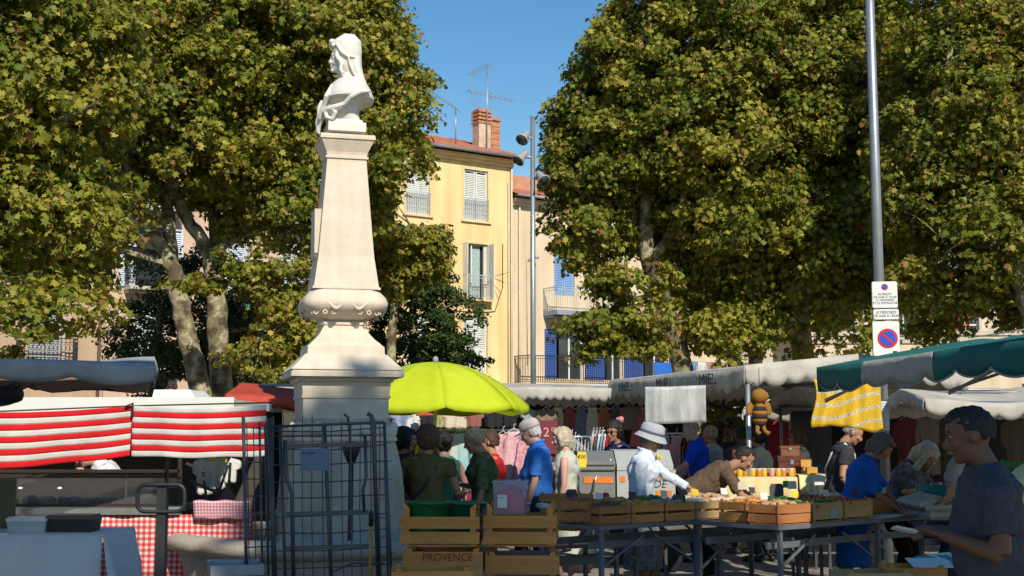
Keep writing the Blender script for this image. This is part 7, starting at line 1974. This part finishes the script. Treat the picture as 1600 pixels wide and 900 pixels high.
def person(label, loc, face, H=1.72, lean=0, head_yaw=0, head_pitch=0, build=1.0, female=False, belly=0.0, handL=(.08, .05, .82), handR=(.08, .05, .82),
           feetL=(.05, 0), feetR=(-.05, 0), sk='light', hr='brown', hair_style='short', top='tshirt', topm=None, bottom='trousers', botm=None, shoe=black, voxel=.011, twist=0, hip_h=.0, group='shoppers and stall keepers', sleeve=.55, hold=None, hat=None, glasses=False, hemlen=None, grip=.6):
    """hands: (forward, outward, height) in metres for a 1.72 m figure; face: heading angle in degrees (0 = to the right, 180 = to the left, -90 = to the camera)"""
    root = empty('person', loc, R(face), label, 'person', group)
    k = H / 1.72
    V = Vector
    lean_ = R(lean)
    pel = V((0 - .35 * math.sin(lean_) * .55, 0, .93 - hip_h))
    U = V((math.sin(lean_), 0, math.cos(lean_)))                 # up along the spine
    Fw = V((math.cos(lean_), 0, -math.sin(lean_)))
    Sd = V((0, 1, 0))                                            # the figure's left
    tw = Matrix.Rotation(R(twist), 3, U)
    wS = (.168 if female else .190) * build                      # shoulder half width to the joint
    wH = (.165 if female else .155) * build
    neck = pel + U * .50
    body = MB()
    def ell_ring(c, s, f, a, b_, n=16, p=2.3):
        out = []
        for q in range(n):
            t = 2 * math.pi * q / n; ct, st = math.cos(t), math.sin(t)
            out.append(c + s * (a * math.copysign(abs(ct) ** (2 / p), ct)) + f * (b_ * math.copysign(abs(st) ** (2 / p), st)))
        return out
    def torso(mb, grow, lo=-.12, hi=1.05, flare=0.0):
        st = [(-.13, wH * .95, .105), (0, wH, .118), (.22, (.128 if female else .150) * build, .102 + belly * .8), (.45, (.130 if female else .158) * build, .108 + belly * .9), (.68, (.150 if female else .178) * build, .122 + (.03 if female else 0)), (.86, wS * 1.0, .108), (.96, wS * .84, .088), (1.03, .085, .07), (1.08, .06, .058)]
        rings = []
        for i, (t, a, b_) in enumerate(st):
            if t < lo - 1e-6 or t > hi: continue
            sh = belly * (1 if .15 < t < .6 else 0) * .7
            s_ = Sd; f_ = Fw
            if t > .5: s_ = tw @ Sd; f_ = tw @ Fw
            fl = flare * max(0, (.3 - t))
            rings.append(ell_ring(pel + U * (.50 * t) + f_ * (sh + (.012 if .5 < t < .8 else 0)), s_, f_, a + grow + fl, b_ + grow + fl))
        mb.loft(rings)
    torso(body, -.004)
    # neck and head
    hy = R(head_yaw); hp = R(head_pitch) + lean_ * .45
    hf = V((math.cos(hy) * math.cos(hp), math.sin(hy) * math.cos(hp), -math.sin(hp)))
    hs = V((-math.sin(hy), math.cos(hy), 0))
    hu = hf.cross(hs).normalized()
    hc = neck + U * .05 + hu * .105 + hf * .035 + V((math.sin(lean_) * .03, 0, 0))
    body.tube([neck - U * .05, neck + U * .03, hc - hu * .03], [.062, .055, .055], 12)
    Mh = Matrix((hf, hs, hu)).transposed()
    def hpnt(x, y, z): return hc + Mh @ V((x, y, z))
    body.ell(hc + hu * .03, (.098, .078, .092), 16, 12, Mh)
    body.ell(hpnt(.022, 0, -.035), (.070, .060, .080), 14, 10, Mh)
    body.ell(hpnt(.060, 0, -.088), (.028, .030, .022), 10, 8, Mh)          # chin
    body.tube([hpnt(.088, 0, .018), hpnt(.104, 0, -.012), hpnt(.112, 0, -.030), hpnt(.092, 0, -.038)], [.008, .011, .015, .010], 8)
    for s in (-1, 1):
        body.ell(hpnt(-.005, s * .080, -.005), (.018, .010, .030), 8, 6, Mh)
        body.ell(hpnt(.082, s * .032, .030), (.014, .024, .008), 8, 6, Mh)  # brow
        body.ell(hpnt(.068, s * .045, -.02), (.025, .02, .022), 8, 6, Mh)   # cheek
    # arms: two bones
    joints = {}
    for s, hand in ((1, handL), (-1, handR)):
        sh = neck - U * .055 + (tw @ Sd) * (s * wS)
        ta = V((hand[0], s * (wS + hand[1]), hand[2]))
        ua, fa = .285, .255
        d = ta - sh; L = min(d.length, (ua + fa) * .995); d.normalize(); wr = sh + d * L
        pole = V((-.8, s * .5, -.45)); pole = (pole - d * pole.dot(d)).normalized()
        x = (ua * ua - fa * fa + L * L) / (2 * L); h_ = math.sqrt(max(0, ua * ua - x * x))
        el = sh + d * x + pole * h_
        joints[s] = (sh, el, wr)
        bs = .92 if female else 1.0
        body.tube([sh - (tw @ Sd) * (s * .02), sh.lerp(el, .25), sh.lerp(el, .7), el], [.052 * bs, .050 * bs * build, .042 * bs, .038 * bs], 12)
        body.tube([el, el.lerp(wr, .3), el.lerp(wr, .75), wr], [.037 * bs, .039 * bs, .029 * bs, .025 * bs], 12)
        # hand: palm, four curled fingers, thumb from its side
        hd_ = (wr - el).normalized()
        side = hd_.cross(V((0, 0, 1))); side = side.normalized() if side.length > .2 else V((1, 0, 0)) 
        if hd_.z < -.75: side = V((1, 0, 0)) - hd_ * hd_.x; side.normalize()     # arm hanging: knuckles in a row front to back
        nrm = hd_.cross(side).normalized()
        if nrm.z > 0 and hd_.z > -.75: nrm = -nrm
        if hd_.z <= -.75 and nrm.y * s > 0: nrm = -nrm                            # palm towards the thigh
        pc = wr + hd_ * .045
        Mp = Matrix((hd_, side, nrm)).transposed()
        body.ell(pc, (.052, .040, .018), 12, 8, Mp)
        hand_mb = body
        for q, (off, ln) in enumerate(((.030, .066), (.010, .074), (-.010, .070), (-.029, .055))):
            b0 = pc + hd_ * .035 + side * off
            b1 = b0 + (hd_ * (1 - grip * .25) + nrm * grip * .4).normalized() * ln * .45
            b2 = b1 + (hd_ * (1 - grip * .8) + nrm * grip).normalized() * ln * .35
            b3 = b2 + (hd_ * (.7 - grip) + nrm * (grip + .2)).normalized() * ln * .25
            hand_mb.tube([b0, b1, b2, b3], [.0095, .009, .0085, .007], 7)
        ts = side * (1 if True else -1)
        t0 = pc - hd_ * .02 + ts * .030; t1 = t0 + (hd_ * .6 + ts * .7 + nrm * .4).normalized() * .035; t2 = t1 + (hd_ * .9 + ts * .1 + nrm * .5).normalized() * .028
        hand_mb.tube([t0, t1, t2], [.013, .011, .009], 7)
    # legs
    legs = {}
    for s, ft in ((1, feetL), (-1, feetR)):
        hj = pel + V((0, s * .085 * build, -.03)); an = V((ft[0] - .0, s * (.095 + ft[1]), .085))
        d = an - hj; L = min(d.length, .865); d.normalize(); an = hj + d * L
        x = L * .51; h_ = math.sqrt(max(0, .44 ** 2 - x * x)); pole = V((1, 0, 0)) - d * d.x; pole.normalize()
        kn = hj + d * x + pole * h_
        legs[s] = (hj, kn, an)
        body.tube([hj, hj.lerp(kn, .3), hj.lerp(kn, .8), kn], [.088 * build, .083 * build, .060, .055], 14)
        body.tube([kn, kn.lerp(an, .3), kn.lerp(an, .75), an], [.053, .055, .038, .034], 12)
        body.ell(an + V((.075, 0, -.045)), (.125, .042, .036), 12, 8)
    def fin(mb, name, m, vox, sm=2, noise=0, ns=.12, fac=.5):
        o = mb.build(name, m, root)
        o.scale = (k, k, k)
        if vox: remesh(o, vox, sm, noise, ns, fac)
        return o
    fin(body, 'body', skin[sk], min(voxel, .009), 2, fac=.4)
    # face details
    for s in (-1, 1):
        q = MB(); q.ell(hpnt(.0815, s * .030, .012), (.010, .014, .008), 10, 8, Mh); e_ = fin(q, 'eye', eye_w, 0)
        q = MB(); q.ell(hpnt(.0895, s * .031, .012), (.004, .0065, .0065), 8, 6, Mh); o = q.build('iris', eye_d, e_)
        q = MB(); q.tube([hpnt(.090, s * .014, .033), hpnt(.093, s * .032, .037), hpnt(.082, s * .052, .032)], [.003, .0045, .002], 6); fin(q, 'eyebrow', hair[hr], 0)
    q = MB(); q.tube([hpnt(.080, -.026, -.060), hpnt(.0935, -.010, -.0575), hpnt(.095, 0, -.0585), hpnt(.0935, .010, -.0575), hpnt(.080, .026, -.060)], [.002, .006, .0055, .006, .002], 6); fin(q, 'mouth', lip, 0)
    if glasses:
        q = MB()
        for s in (-1, 1): q.ell(hpnt(.103, s * .034, .010), (.004, .026, .018), 12, 8, Mh); q.tube([hpnt(.10, s * .056, .016), hpnt(0, s * .084, .012)], .0025, 5)
        q.tube([hpnt(.104, -.012, .015), hpnt(.104, .012, .015)], .003, 5)
        fin(q, 'glasses', eye_d, 0)
    # hair
    if hair_style:
        q = MB()
        if hair_style == 'crop':
            q.ell(hpnt(-.014, 0, .036), (.100, .082, .094), 16, 12, Mh); q.ell(hpnt(.012, 0, .082), (.080, .060, .050), 12, 8, Mh); q.ell(hpnt(-.05, 0, .0), (.060, .070, .060), 12, 8, Mh)
        if hair_style in ('short', 'bob', 'long', 'curly', 'bun', 'pony'):
            g_ = {'short': .006, 'bob': .018, 'long': .018, 'curly': .026, 'bun': .012, 'pony': .012}[hair_style]
            q.ell(hpnt(-.016, 0, .040), (.096 + g_, .080 + g_, .090 + g_), 16, 12, Mh)
            q.ell(hpnt(-.040, 0, -.005), (.070 + g_, .076 + g_, .075 + g_), 14, 10, Mh)
            if hair_style == 'short':
                for s in (-1, 1): q.ell(hpnt(-.02, s * .072, .015), (.05, .018, .045), 8, 6, Mh)
            if hair_style == 'bob':
                for s in (-1, 1): q.tube([hpnt(.03, s * .068, .07), hpnt(.012, s * .090, .0), hpnt(.005, s * .085, -.075)], [.035, .036, .028], 8)
                q.tube([hpnt(-.05, 0, .04), hpnt(-.085, 0, -.04), hpnt(-.07, 0, -.10)], [.07, .06, .045], 10)
                q.tube([hpnt(.06, -.055, .085), hpnt(.085, 0, .088), hpnt(.06, .055, .085)], [.025, .022, .025], 8)
            if hair_style == 'long':
                for s in (-1, 1): q.tube([hpnt(.04, s * .06, .08), hpnt(.035, s * .092, .0), hpnt(.04, s * .095, -.12), hpnt(.055, s * .08, -.24)], [.035, .036, .04, .02], 8)
                q.tube([hpnt(-.05, 0, .04), hpnt(-.09, 0, -.05), hpnt(-.08, 0, -.20)], [.075, .075, .05], 10)
            if hair_style == 'curly':
                rr = random.Random(len(label))
                for _ in range(46):
                    a, b_ = rr.uniform(0, 6.28), rr.uniform(-.6, 1.4)
                    p_ = V((-.02 + .105 * math.cos(a) * math.cos(b_), .098 * math.sin(a) * math.cos(b_), .025 + .11 * math.sin(b_)))
                    if p_.x > .055 and p_.z < .07: continue
                    q.ell(hc + Mh @ p_, .026, 7, 5)
            if hair_style == 'bun': q.ell(hpnt(-.13, 0, .03), (.045, .045, .045), 10, 8)
            if hair_style == 'pony': q.tube([hpnt(-.11, 0, .04), hpnt(-.15, 0, -.02), hpnt(-.13, 0, -.16)], [.03, .035, .015], 8)
        o = q.build('hair', hair[hr], root); o.scale = (k,) * 3
        # cut the face out of the hair volume: drop what would stand in front of it
        remesh(o, .008, 1, .016, .022)
        FACECUT.append((o, hc.copy(), Mh.copy(), hair_style))
    # top
    if topm is None: topm = clothm('grey', (.2, .2, .2))
    g_ = .020
    if top:
        q = MB()
        torso(q, g_, hi=1.0)
        if top == 'sleeveless': q.loft([ell_ring(pel + U * .50 * t_, tw @ Sd, tw @ Fw, a_, b_) for t_, a_, b_ in ((.9, wS * .9, .115), (1.0, wS * .72, .085), (1.05, .088, .078))])
        if top in ('tshirt', 'polo', 'dress', 'shirt', 'coat'):
            q.loft([ell_ring(pel + U * .50 * t_, tw @ Sd, tw @ Fw, a_, b_) for t_, a_, b_ in ((.9, wS * .95, .115), (1.0, wS * .62, .085), (1.06, .082, .076))])
        sl = {'tshirt': sleeve, 'polo': sleeve, 'dress': sleeve, 'shirt': 1.9, 'coat': 1.9, 'tank': 0, 'sleeveless': 0}[top]
        for s in (1, -1):
            sh, el, wr = joints[s]
            if sl > 0:
                if sl <= 1: q.tube([sh - (tw @ Sd) * (s * .05), sh + (el - sh) * .1, sh.lerp(el, sl * .6), sh.lerp(el, sl)], [.060, .066 * build, .060, .064], 14)
                else:
                    q.tube([sh - (tw @ Sd) * (s * .05), sh + (el - sh) * .1, sh.lerp(el, .7), el], [.060, .066 * build, .054, .053], 14)
                    q.tube([el, el.lerp(wr, .5), el.lerp(wr, sl - 1)], [.053, .047, .040], 12)
            elif 0:
                q.tube([sh - (tw @ Sd) * (s * .07) - U * .06, sh - (tw @ Sd) * (s * .045) + U * .012], [.06, .045], 10)
        if top in ('dress', 'coat') or hemlen:
            hl = hemlen or .45
            q.loft([ell_ring(pel + U * .02, Sd, V((1, 0, 0)), wH + .03, .14), ell_ring(pel + V((.01, 0, -.20)), Sd, V((1, 0, 0)), wH + .055, .155), ell_ring(pel + V((.02, 0, -hl)), Sd, V((1, 0, 0)), wH + .08, .18)], smooth=True)
        if top == 'polo' or top == 'shirt' or top == 'coat':
            c0 = neck + U * .035
            q.tube([c0 + (Sd * math.cos(t_) * .076 + Fw * math.sin(t_) * .072) + U * (.012 - .02 * math.sin(t_)) for t_ in [2 * math.pi * u / 16 for u in range(16)]], .016, 6, closed=True)
        fin(q, {'dress': 'dress', 'coat': 'white_coat'}.get(top, 'shirt'), topm, voxel, 2, .028, .085)
    if bottom:
        botm = botm or clothm('dark', (.03, .03, .035))
        q = MB()
        if bottom in ('trousers', 'shorts', 'jeans'):
            q.loft([ell_ring(pel + U * (.50 * t), Sd, Fw, a_ + .012, b_ + .010) for t, a_, b_ in ((.10, wH * .96, .112), (-.02, wH, .12), (-.16, wH * .97, .112))])
            for s in (1, -1):
                hj, kn, an = legs[s]
                if bottom == 'shorts': q.tube([hj + V((0, 0, .02)), hj.lerp(kn, .4), hj.lerp(kn, .95)], [.098 * build, .10 * build, .085], 14)
                else: q.tube([hj + V((0, 0, .02)), hj.lerp(kn, .35), hj.lerp(kn, .9), kn, kn.lerp(an, .5), kn.lerp(an, .97)], [.098 * build, .097 * build, .075, .072, .066, .060], 14)
        else:
            q.loft([ell_ring(pel + U * .06, Sd, Fw, wH + .008, .12), ell_ring(pel + V((.01, 0, -.2)), Sd, V((1, 0, 0)), wH + .035, .145), ell_ring(pel + V((.02, 0, -.62)), Sd, V((1, 0, 0)), wH + .09, .20)], smooth=True)
        fin(q, 'skirt' if bottom == 'skirt' else bottom, botm, voxel, 2, .015, .12)
    for s in (1, -1):
        an = legs[s][2]; q = MB(); q.ell(an + V((.075, 0, -.042)), (.140, .050, .040), 14, 8); q.box(an.x - .055, an.x + .20, an.y - .042, an.y + .042, -.0, .018)
        fin(q, 'shoe', shoe, 0)
    return dict(root=root, hpnt=hpnt, Mh=Mh, hc=hc, fin=fin, joints=joints, neck=neck, pel=pel, U=U, Fw=Fw, Sd=Sd, k=k, ell_ring=ell_ring)
FACECUT = []

def brim_hat(P, m, brim=.15, crown=.115, name='hat', droop=.03, sides=24):
    q = MB(); hp_ = P['hpnt']
    rings = []
    for r, z in ((brim, .040 - droop), (brim * .8, .055), (crown * .98, .062), (crown * 1.0, .09), (crown * .9, .150), (crown * .6, .172), (.01, .176)):
        rings.append([hp_(-.008 + r * 1.12 * math.cos(2 * math.pi * k_ / sides), r * .95 * math.sin(2 * math.pi * k_ / sides), z + .008 * math.sin(4 * math.pi * k_ / sides) * (r / brim) ** 2) for k_ in range(sides)])
    q.loft(rings, cap=False)
    rings2 = [[p + (P['hc'] - p).normalized() * .006 for p in r_] for r_ in rings]
    q.loft(rings2[::-1], cap=False)
    o = P['fin'](q, name, m, 0)
    q = MB(); q.loft([[hp_(-.008 + r * 1.12 * math.cos(2 * math.pi * k_ / sides), r * .95 * math.sin(2 * math.pi * k_ / sides), z) for k_ in range(sides)] for r, z in ((crown * 1.01, .066), (crown * 1.02, .09))], cap=False)
    q.build('hat_band', mat('hat_band', (.10, .11, .14), .8), o)
    return o
def cap_hat(P, m):
    q = MB(); hp_ = P['hpnt']; n = 24
    rings = [[hp_(-.012 + .108 * c_ * math.cos(2 * math.pi * k_ / n), .092 * c_ * math.sin(2 * math.pi * k_ / n), z) for k_ in range(n)] for c_, z in ((1.0, .045), (1.03, .07), (.97, .105), (.8, .134), (.45, .15), (.05, .155))]
    q.loft(rings)
    o = P['fin'](q, 'cap', m, 0)
    q = MB(); q.grid([[hp_(.075 + .095 * i / 5 * math.cos(a), (.078 - .004 * i) * math.sin(a) * 1.0, .050 - .004 * i - .012 * abs(math.sin(a)) ) for a in [(-math.pi / 2) + math.pi * j / 10 for j in range(11)]] for i in range(6)], .004)
    q.build('peak', m, o)
    return o
def strap(P, side, m, bag=True):
    """bag strap over one shoulder across the back and front"""
    q = MB(); n_, p_ = P['neck'], P['pel']; S_, F_, U_ = P['Sd'], P['Fw'], P['U']
    a = n_ + S_ * (side * .10) + U_ * .0
    pts = [a + U_ * .02, a - F_ * .12 - U_ * .10, n_ - U_ * .28 - F_ * .15, p_ - S_ * (side * .17) - F_ * .08 + U_ * .05, p_ - S_ * (side * .20) + F_ * .02, p_ - S_ * (side * .14) + F_ * .12 + U_ * .08, n_ - U_ * .25 + F_ * .155, a + F_ * .11 - U_ * .08]
    q.tube(pts, .012, 6, closed=True); o = P['fin'](q, 'bag_strap', m, 0)

# 1 the man in the foreground
P = person('man in a dark grey T shirt closest to the camera, looking left', gnd(1546, 5.6), 172, 1.74, lean=4, head_pitch=8, head_yaw=-6, build=1.04, belly=.03, sk='brown', hr='black', hair_style='crop',
           handL=(.24, -.06, 1.17), handR=(.20, -.05, 1.15), topm=clothm('charcoal', (.05, .05, .062), (.075, .075, .09), 30), bottom='shorts', botm=clothm('navy', (.012, .014, .03)), voxel=.009, sleeve=.72, grip=.8)
q = MB(); q.box(.0, .10, -.04, .04, 0, .004); q.box(.01, .09, -.035, .035, .006, .009); o = q.build('folded_paper', paper); o.location = P['root'].matrix_basis @ (Vector((.42, -.02, 1.09)) * P['k']); o.rotation_euler = (.2, -.2, R(172)); tag(o, 'folded white papers held in the hands of the man in grey', 'papers')
o.location = Vector((gnd(1546, 5.6).x - .37, 5.48, 1.19))
# 2 woman in blue
P = person('grey haired woman in a loose royal blue dress sorting through the crates', gnd(1338, 12.15), -14, 1.69, lean=20, head_pitch=28, head_yaw=-8, build=1.22, female=True, belly=.03, sk='tan', hr='darkgrey', hair_style='bob',
           handL=(.42, -.02, .90), handR=(.36, -.10, .93), top='dress', topm=clothm('royal_blue', (.010, .085, .38), (.016, .11, .46), 3), bottom=None, sleeve=.95, hemlen=.52)
# 3 long haired woman
P = person('woman with long fair hair and a dark patterned top reaching over the table', gnd(1404, 12.7), -38, 1.66, lean=30, head_pitch=32, head_yaw=-12, female=True, sk='tan', hr='ash', hair_style='long',
           handL=(.50, -.06, .84), handR=(.36, -.02, .84), topm=clothm('dark_print', (.012, .012, .022), (.20, .18, .20), 14), botm=clothm('black', (.015, .015, .018)), sleeve=.7)
# 4 man with backpack strap
P = person('man with short grey hair, dark T shirt and a white strap', gnd(1310, 14.2), -8, 1.80, lean=10, head_pitch=22, sk='tan', hr='grey', hair_style='crop', handL=(.2, -.02, 1.0), handR=(.16, .02, .9), topm=clothm('dark_grey', (.035, .035, .04)), botm=clothm('khaki_d', (.09, .075, .05)))
strap(P, -1, white_paint)
# 5 woman in the hat
P = person('woman in a pale blue shirt and grey sun hat reaching to the right', gnd(1002, 12.75), -14, 1.70, lean=5, head_pitch=14, head_yaw=-4, female=True, build=1.12, sk='tan', hr='darkgrey', hair_style='short',
           handL=(.60, -.16, 1.02), handR=(.10, .03, .85), top='shirt', topm=clothm('pale_blue', (.52, .58, .66), (.62, .68, .76), 5), bottom='skirt', botm=clothm('patterned_skirt', (.05, .06, .09), (.30, .32, .36), 16), hemlen=.12)
brim_hat(P, mat('hat_cotton', (.34, .35, .38), .85, .08, 5, .2, 30), brim=.155)
# 6 polo man
P = person('older man in a bright blue polo shirt and beige cap walking left', gnd(843, 13.7), 178, 1.78, lean=3, head_pitch=20, build=1.08, belly=.05, sk='light', hr='white', hair_style='short', handL=(.12, .02, .84), handR=(.10, .02, .84),
           feetL=(.16, 0), feetR=(-.16, 0), top='polo', topm=clothm('polo_blue', (.03, .16, .52), (.05, .20, .60), 4), botm=clothm('navy_trousers', (.015, .02, .04)), sleeve=.85)
cap_hat(P, mat('cap_beige', (.45, .42, .36), .8, .06, 6))
q = MB(); sh, el, wr = P['joints'][1]; d = (wr - el).normalized(); q.tube([wr - d * .03, wr - d * .012], .033, 12); P['fin'](q, 'wrist_watch', chrome, 0)
# 7 sleeveless woman
P = person('woman with a blond bob in a sleeveless pale sage tunic and skirt, facing left', gnd(884, 14.1), 172, 1.69, head_pitch=6, head_yaw=10, female=True, build=1.02, sk='pink', hr='ash', hair_style='bob', handL=(.05, .05, .80), handR=(.08, .0, .84),
           top='sleeveless', topm=clothm('sage', (.42, .42, .34), (.50, .50, .42), 5), bottom='skirt', botm=clothm('sage_skirt', (.44, .44, .36), (.52, .52, .44), 5), hemlen=.14)
q = MB(); pl_, F_, S_, U_ = P['pel'], P['Fw'], P['Sd'], P['U']
for s in (-1, 1): q.box(pl_.x + .04, pl_.x + .14, s * .175 - .012, s * .175 + .012, pl_.z - .09, pl_.z - .02)
P['fin'](q, 'pocket_flap', clothm('sage_dark', (.34, .34, .27)), 0)
strap(P, 1, mat('grey_strap', (.25, .25, .25), .8))
# 8 brown top
P = person('curly haired woman in an olive brown top with a bag strap, seen from behind', gnd(668, 12.0), 84, 1.69, female=True, build=1.15, sk='tan', hr='auburn', hair_style='curly', handL=(.20, .12, 1.02), handR=(.24, .04, 1.0),
           topm=clothm('olive_brown', (.11, .075, .025), (.15, .105, .04), 5), botm=clothm('beige_tr', (.35, .30, .22)), sleeve=.5, hemlen=.16)
strap(P, -1, black)
# 9 dark woman at left
P = person('woman in a dark flowered dress half hidden by the pedestal, looking right', gnd(627, 12.4), 12, 1.68, female=True, build=1.1, sk='tan', hr='black', hair_style='bob', handL=(.16, .0, 1.0), handR=(.12, .03, .9), top='dress', topm=clothm('flowered', (.018, .022, .012), (.11, .035, .03), 15), bottom=None, hemlen=.6, sleeve=.8)
# 10 short fair hair, palm print
P = person('short fair haired woman in a dark palm print blouse carrying things low, facing left', gnd(756, 12.5), 186, 1.69, head_pitch=16, lean=4, female=True, build=.98, sk='tan', hr='blond', hair_style='short', handL=(.10, .02, .82), handR=(.22, -.02, 1.14),
           topm=clothm('palm_print', (.015, .022, .012), (.14, .17, .07), 11), bottom='jeans', botm=clothm('jeans_blue', (.05, .10, .22), (.08, .14, .28), 8), sleeve=.95)
# 11 red shirt behind
person('person in a red T shirt mostly hidden behind the palm print blouse', gnd(769, 13.3), 175, 1.66, female=True, build=.85, sk='tan', hr='brown', hair_style='short', handL=(.08, .03, .84), handR=(.1, .03, .84), topm=clothm('red', (.42, .02, .02)), botm=clothm('white_tr', (.5, .5, .5)))
# 12 sunglasses
P = person('young man in sunglasses and a navy T shirt leaning on the grey cooker', gnd(972, 16.4), 205, 1.80, lean=14, head_pitch=0, head_yaw=30, sk='tan', hr='black', hair_style='curly', handL=(.46, -.04, 1.06), handR=(.40, .0, 1.08), topm=clothm('navy_t', (.012, .022, .07)), sleeve=.6, glasses=True)
# 13 blue polo bald
P = person('man with cropped grey hair in a vivid blue polo shirt, looking left by the racks', gnd(1092, 16.6), 178, 1.80, lean=5, head_pitch=10, build=1.1, sk='pink', hr='grey', hair_style='crop', handL=(.42, -.02, 1.02), handR=(.3, .0, .95), top='polo', topm=clothm('vivid_blue', (.006, .06, .50)), sleeve=.8)
# 14 bending
P = person('man in a brown T shirt bending over behind the honey table', gnd(1098, 14.0), -6, 1.80, lean=58, head_pitch=8, build=1.22, belly=.03, sk='tan', hr='black', hair_style='crop', handL=(.62, -.02, .78), handR=(.58, -.06, .80), topm=clothm('brown_t', (.10, .065, .04), (.14, .095, .06), 4), bottom='trousers', botm=clothm('black_tr', (.012, .012, .014)), sleeve=.85)
# 15
person('grey haired person in a pale blue top seen only behind the bending man', gnd(1113, 18.2), 150, 1.74, sk='tan', hr='grey', hair_style='short', topm=clothm('light_blue', (.25, .36, .50)))
# 16 woman in grey white shirt with dark pony
P = person('woman with dark hair in a pale grey shirt turned away beside the honey table', gnd(1190, 16.6), 150, 1.70, lean=6, female=True, sk='tan', hr='black', hair_style='pony', handL=(.30, .02, .95), handR=(.26, .04, .95), topm=clothm('pale_grey', (.45, .46, .44)), sleeve=.9)
# 17
P = person('woman in glasses and a white T shirt walking left past the red curtain', gnd(1249, 17.0), 172, 1.70, female=True, sk='tan', hr='auburn', hair_style='bob', handL=(.10, .02, .84), handR=(.22, .02, 1.02), topm=clothm('white_t', (.60, .60, .60)), sleeve=.65, glasses=True)
strap(P, 1, black)
# 18
person('dark haired person in a slate patterned top behind the bee figure', gnd(1160, 17.6), 120, 1.74, sk='brown', hr='black', hair_style='short', handL=(.2, .0, 1.0), topm=clothm('slate_print', (.02, .03, .05), (.10, .12, .16), 14), build=1.15)
person('man in a dark jacket standing in the shade under the little cream awning', gnd(1140, 19.5), -120, 1.76, sk='brown', hr='black', hair_style='short', topm=clothm('dark_jacket', (.03, .03, .035)))
# 19 white cap, right edge
P = person('bent figure in a pale yellow shirt and cream cap at the right edge', gnd(1575, 9.3), -12, 1.74, lean=38, head_pitch=16, build=1.1, sk='tan', hr='brown', hair_style='short', handL=(.50, .0, .92), handR=(.46, .0, .92), topm=clothm('pale_yellow', (.50, .56, .30), (.58, .62, .38), 4), sleeve=.7, botm=clothm('blue_jean', (.04, .07, .16)))
brim_hat(P, mat('cream_cap', (.55, .48, .34), .8, .05, 6), brim=.145, name='sun_hat')
# 20 stall keeper behind the counter
P = person('stall keeper in a white coat leaning over behind the food counter', gnd(192, 12.75), 196, 1.72, lean=42, head_pitch=10, sk='light', hr='brown', hair_style='short', handL=(.34, .02, 1.22), handR=(.36, .05, 1.26), top='coat', topm=clothm('coat_white', (.60, .62, .66)), hemlen=.3)
# 21 green top
P = person('woman with bare shoulders in a green top behind the curly haired woman', gnd(694, 13.2), 110, 1.64, female=True, sk='pink', hr='black', hair_style='bun', handL=(.18, .04, .95), handR=(.2, .04, .95), top='sleeveless', topm=clothm('leaf_green', (.06, .28, .14)), bottom='skirt', botm=clothm('white_sk', (.5, .5, .5)))
# 22 right rear
person('shopper in a light shirt in the shade behind the man in grey', gnd(1500, 11.6), 150, 1.66, sk='tan', hr='brown', hair_style='short', handL=(.24, .0, .92), handR=(.2, .0, .92), topm=clothm('light_shirt', (.28, .27, .25)), build=1.05)
# ------------------------------------------------------------------ bake the fused meshes
bpy.context.view_layer.update()
dg = bpy.context.evaluated_depsgraph_get()
_new = [(o, bpy.data.meshes.new_from_object(o.evaluated_get(dg))) for o in REMESH]
for o, me in _new:
    mats_ = [m for m in o.data.materials]
    o.modifiers.clear()
    o.data = me
    if not me.materials:
        for m in mats_: me.materials.append(m)
# open the hair over the face
import bmesh
for o, hc, Mh, style in FACECUT:
    Mi = Mh.inverted()
    bm = bmesh.new(); bm.from_mesh(o.data)
    low = {'short': .048, 'curly': .06, 'crop': .052}.get(style, .058)
    dead = []
    for v in bm.verts:
        p = Mi @ (v.co - hc)
        xlim = .048 if style in ('short', 'curly', 'crop') else .040
        if p.x > xlim - .25 * max(0, abs(p.y) - .055) * 0 and p.z < low and abs(p.y) < .078 + (.02 if style == 'curly' else 0): dead.append(v)
        elif style == 'crop' and (p.z < -.025 or (p.z < .012 + .3 * max(0, p.x) and p.x > -.03) or (p.x > .03 and p.z < .055)): dead.append(v)
        elif style == 'short' and p.z < -.045 + .25 * max(0, p.x + .02): dead.append(v)
        elif style == 'short' and p.x > .012 and p.z < .035: dead.append(v)
    bmesh.ops.delete(bm, geom=dead, context='VERTS')
    bm.to_mesh(o.data); bm.free()
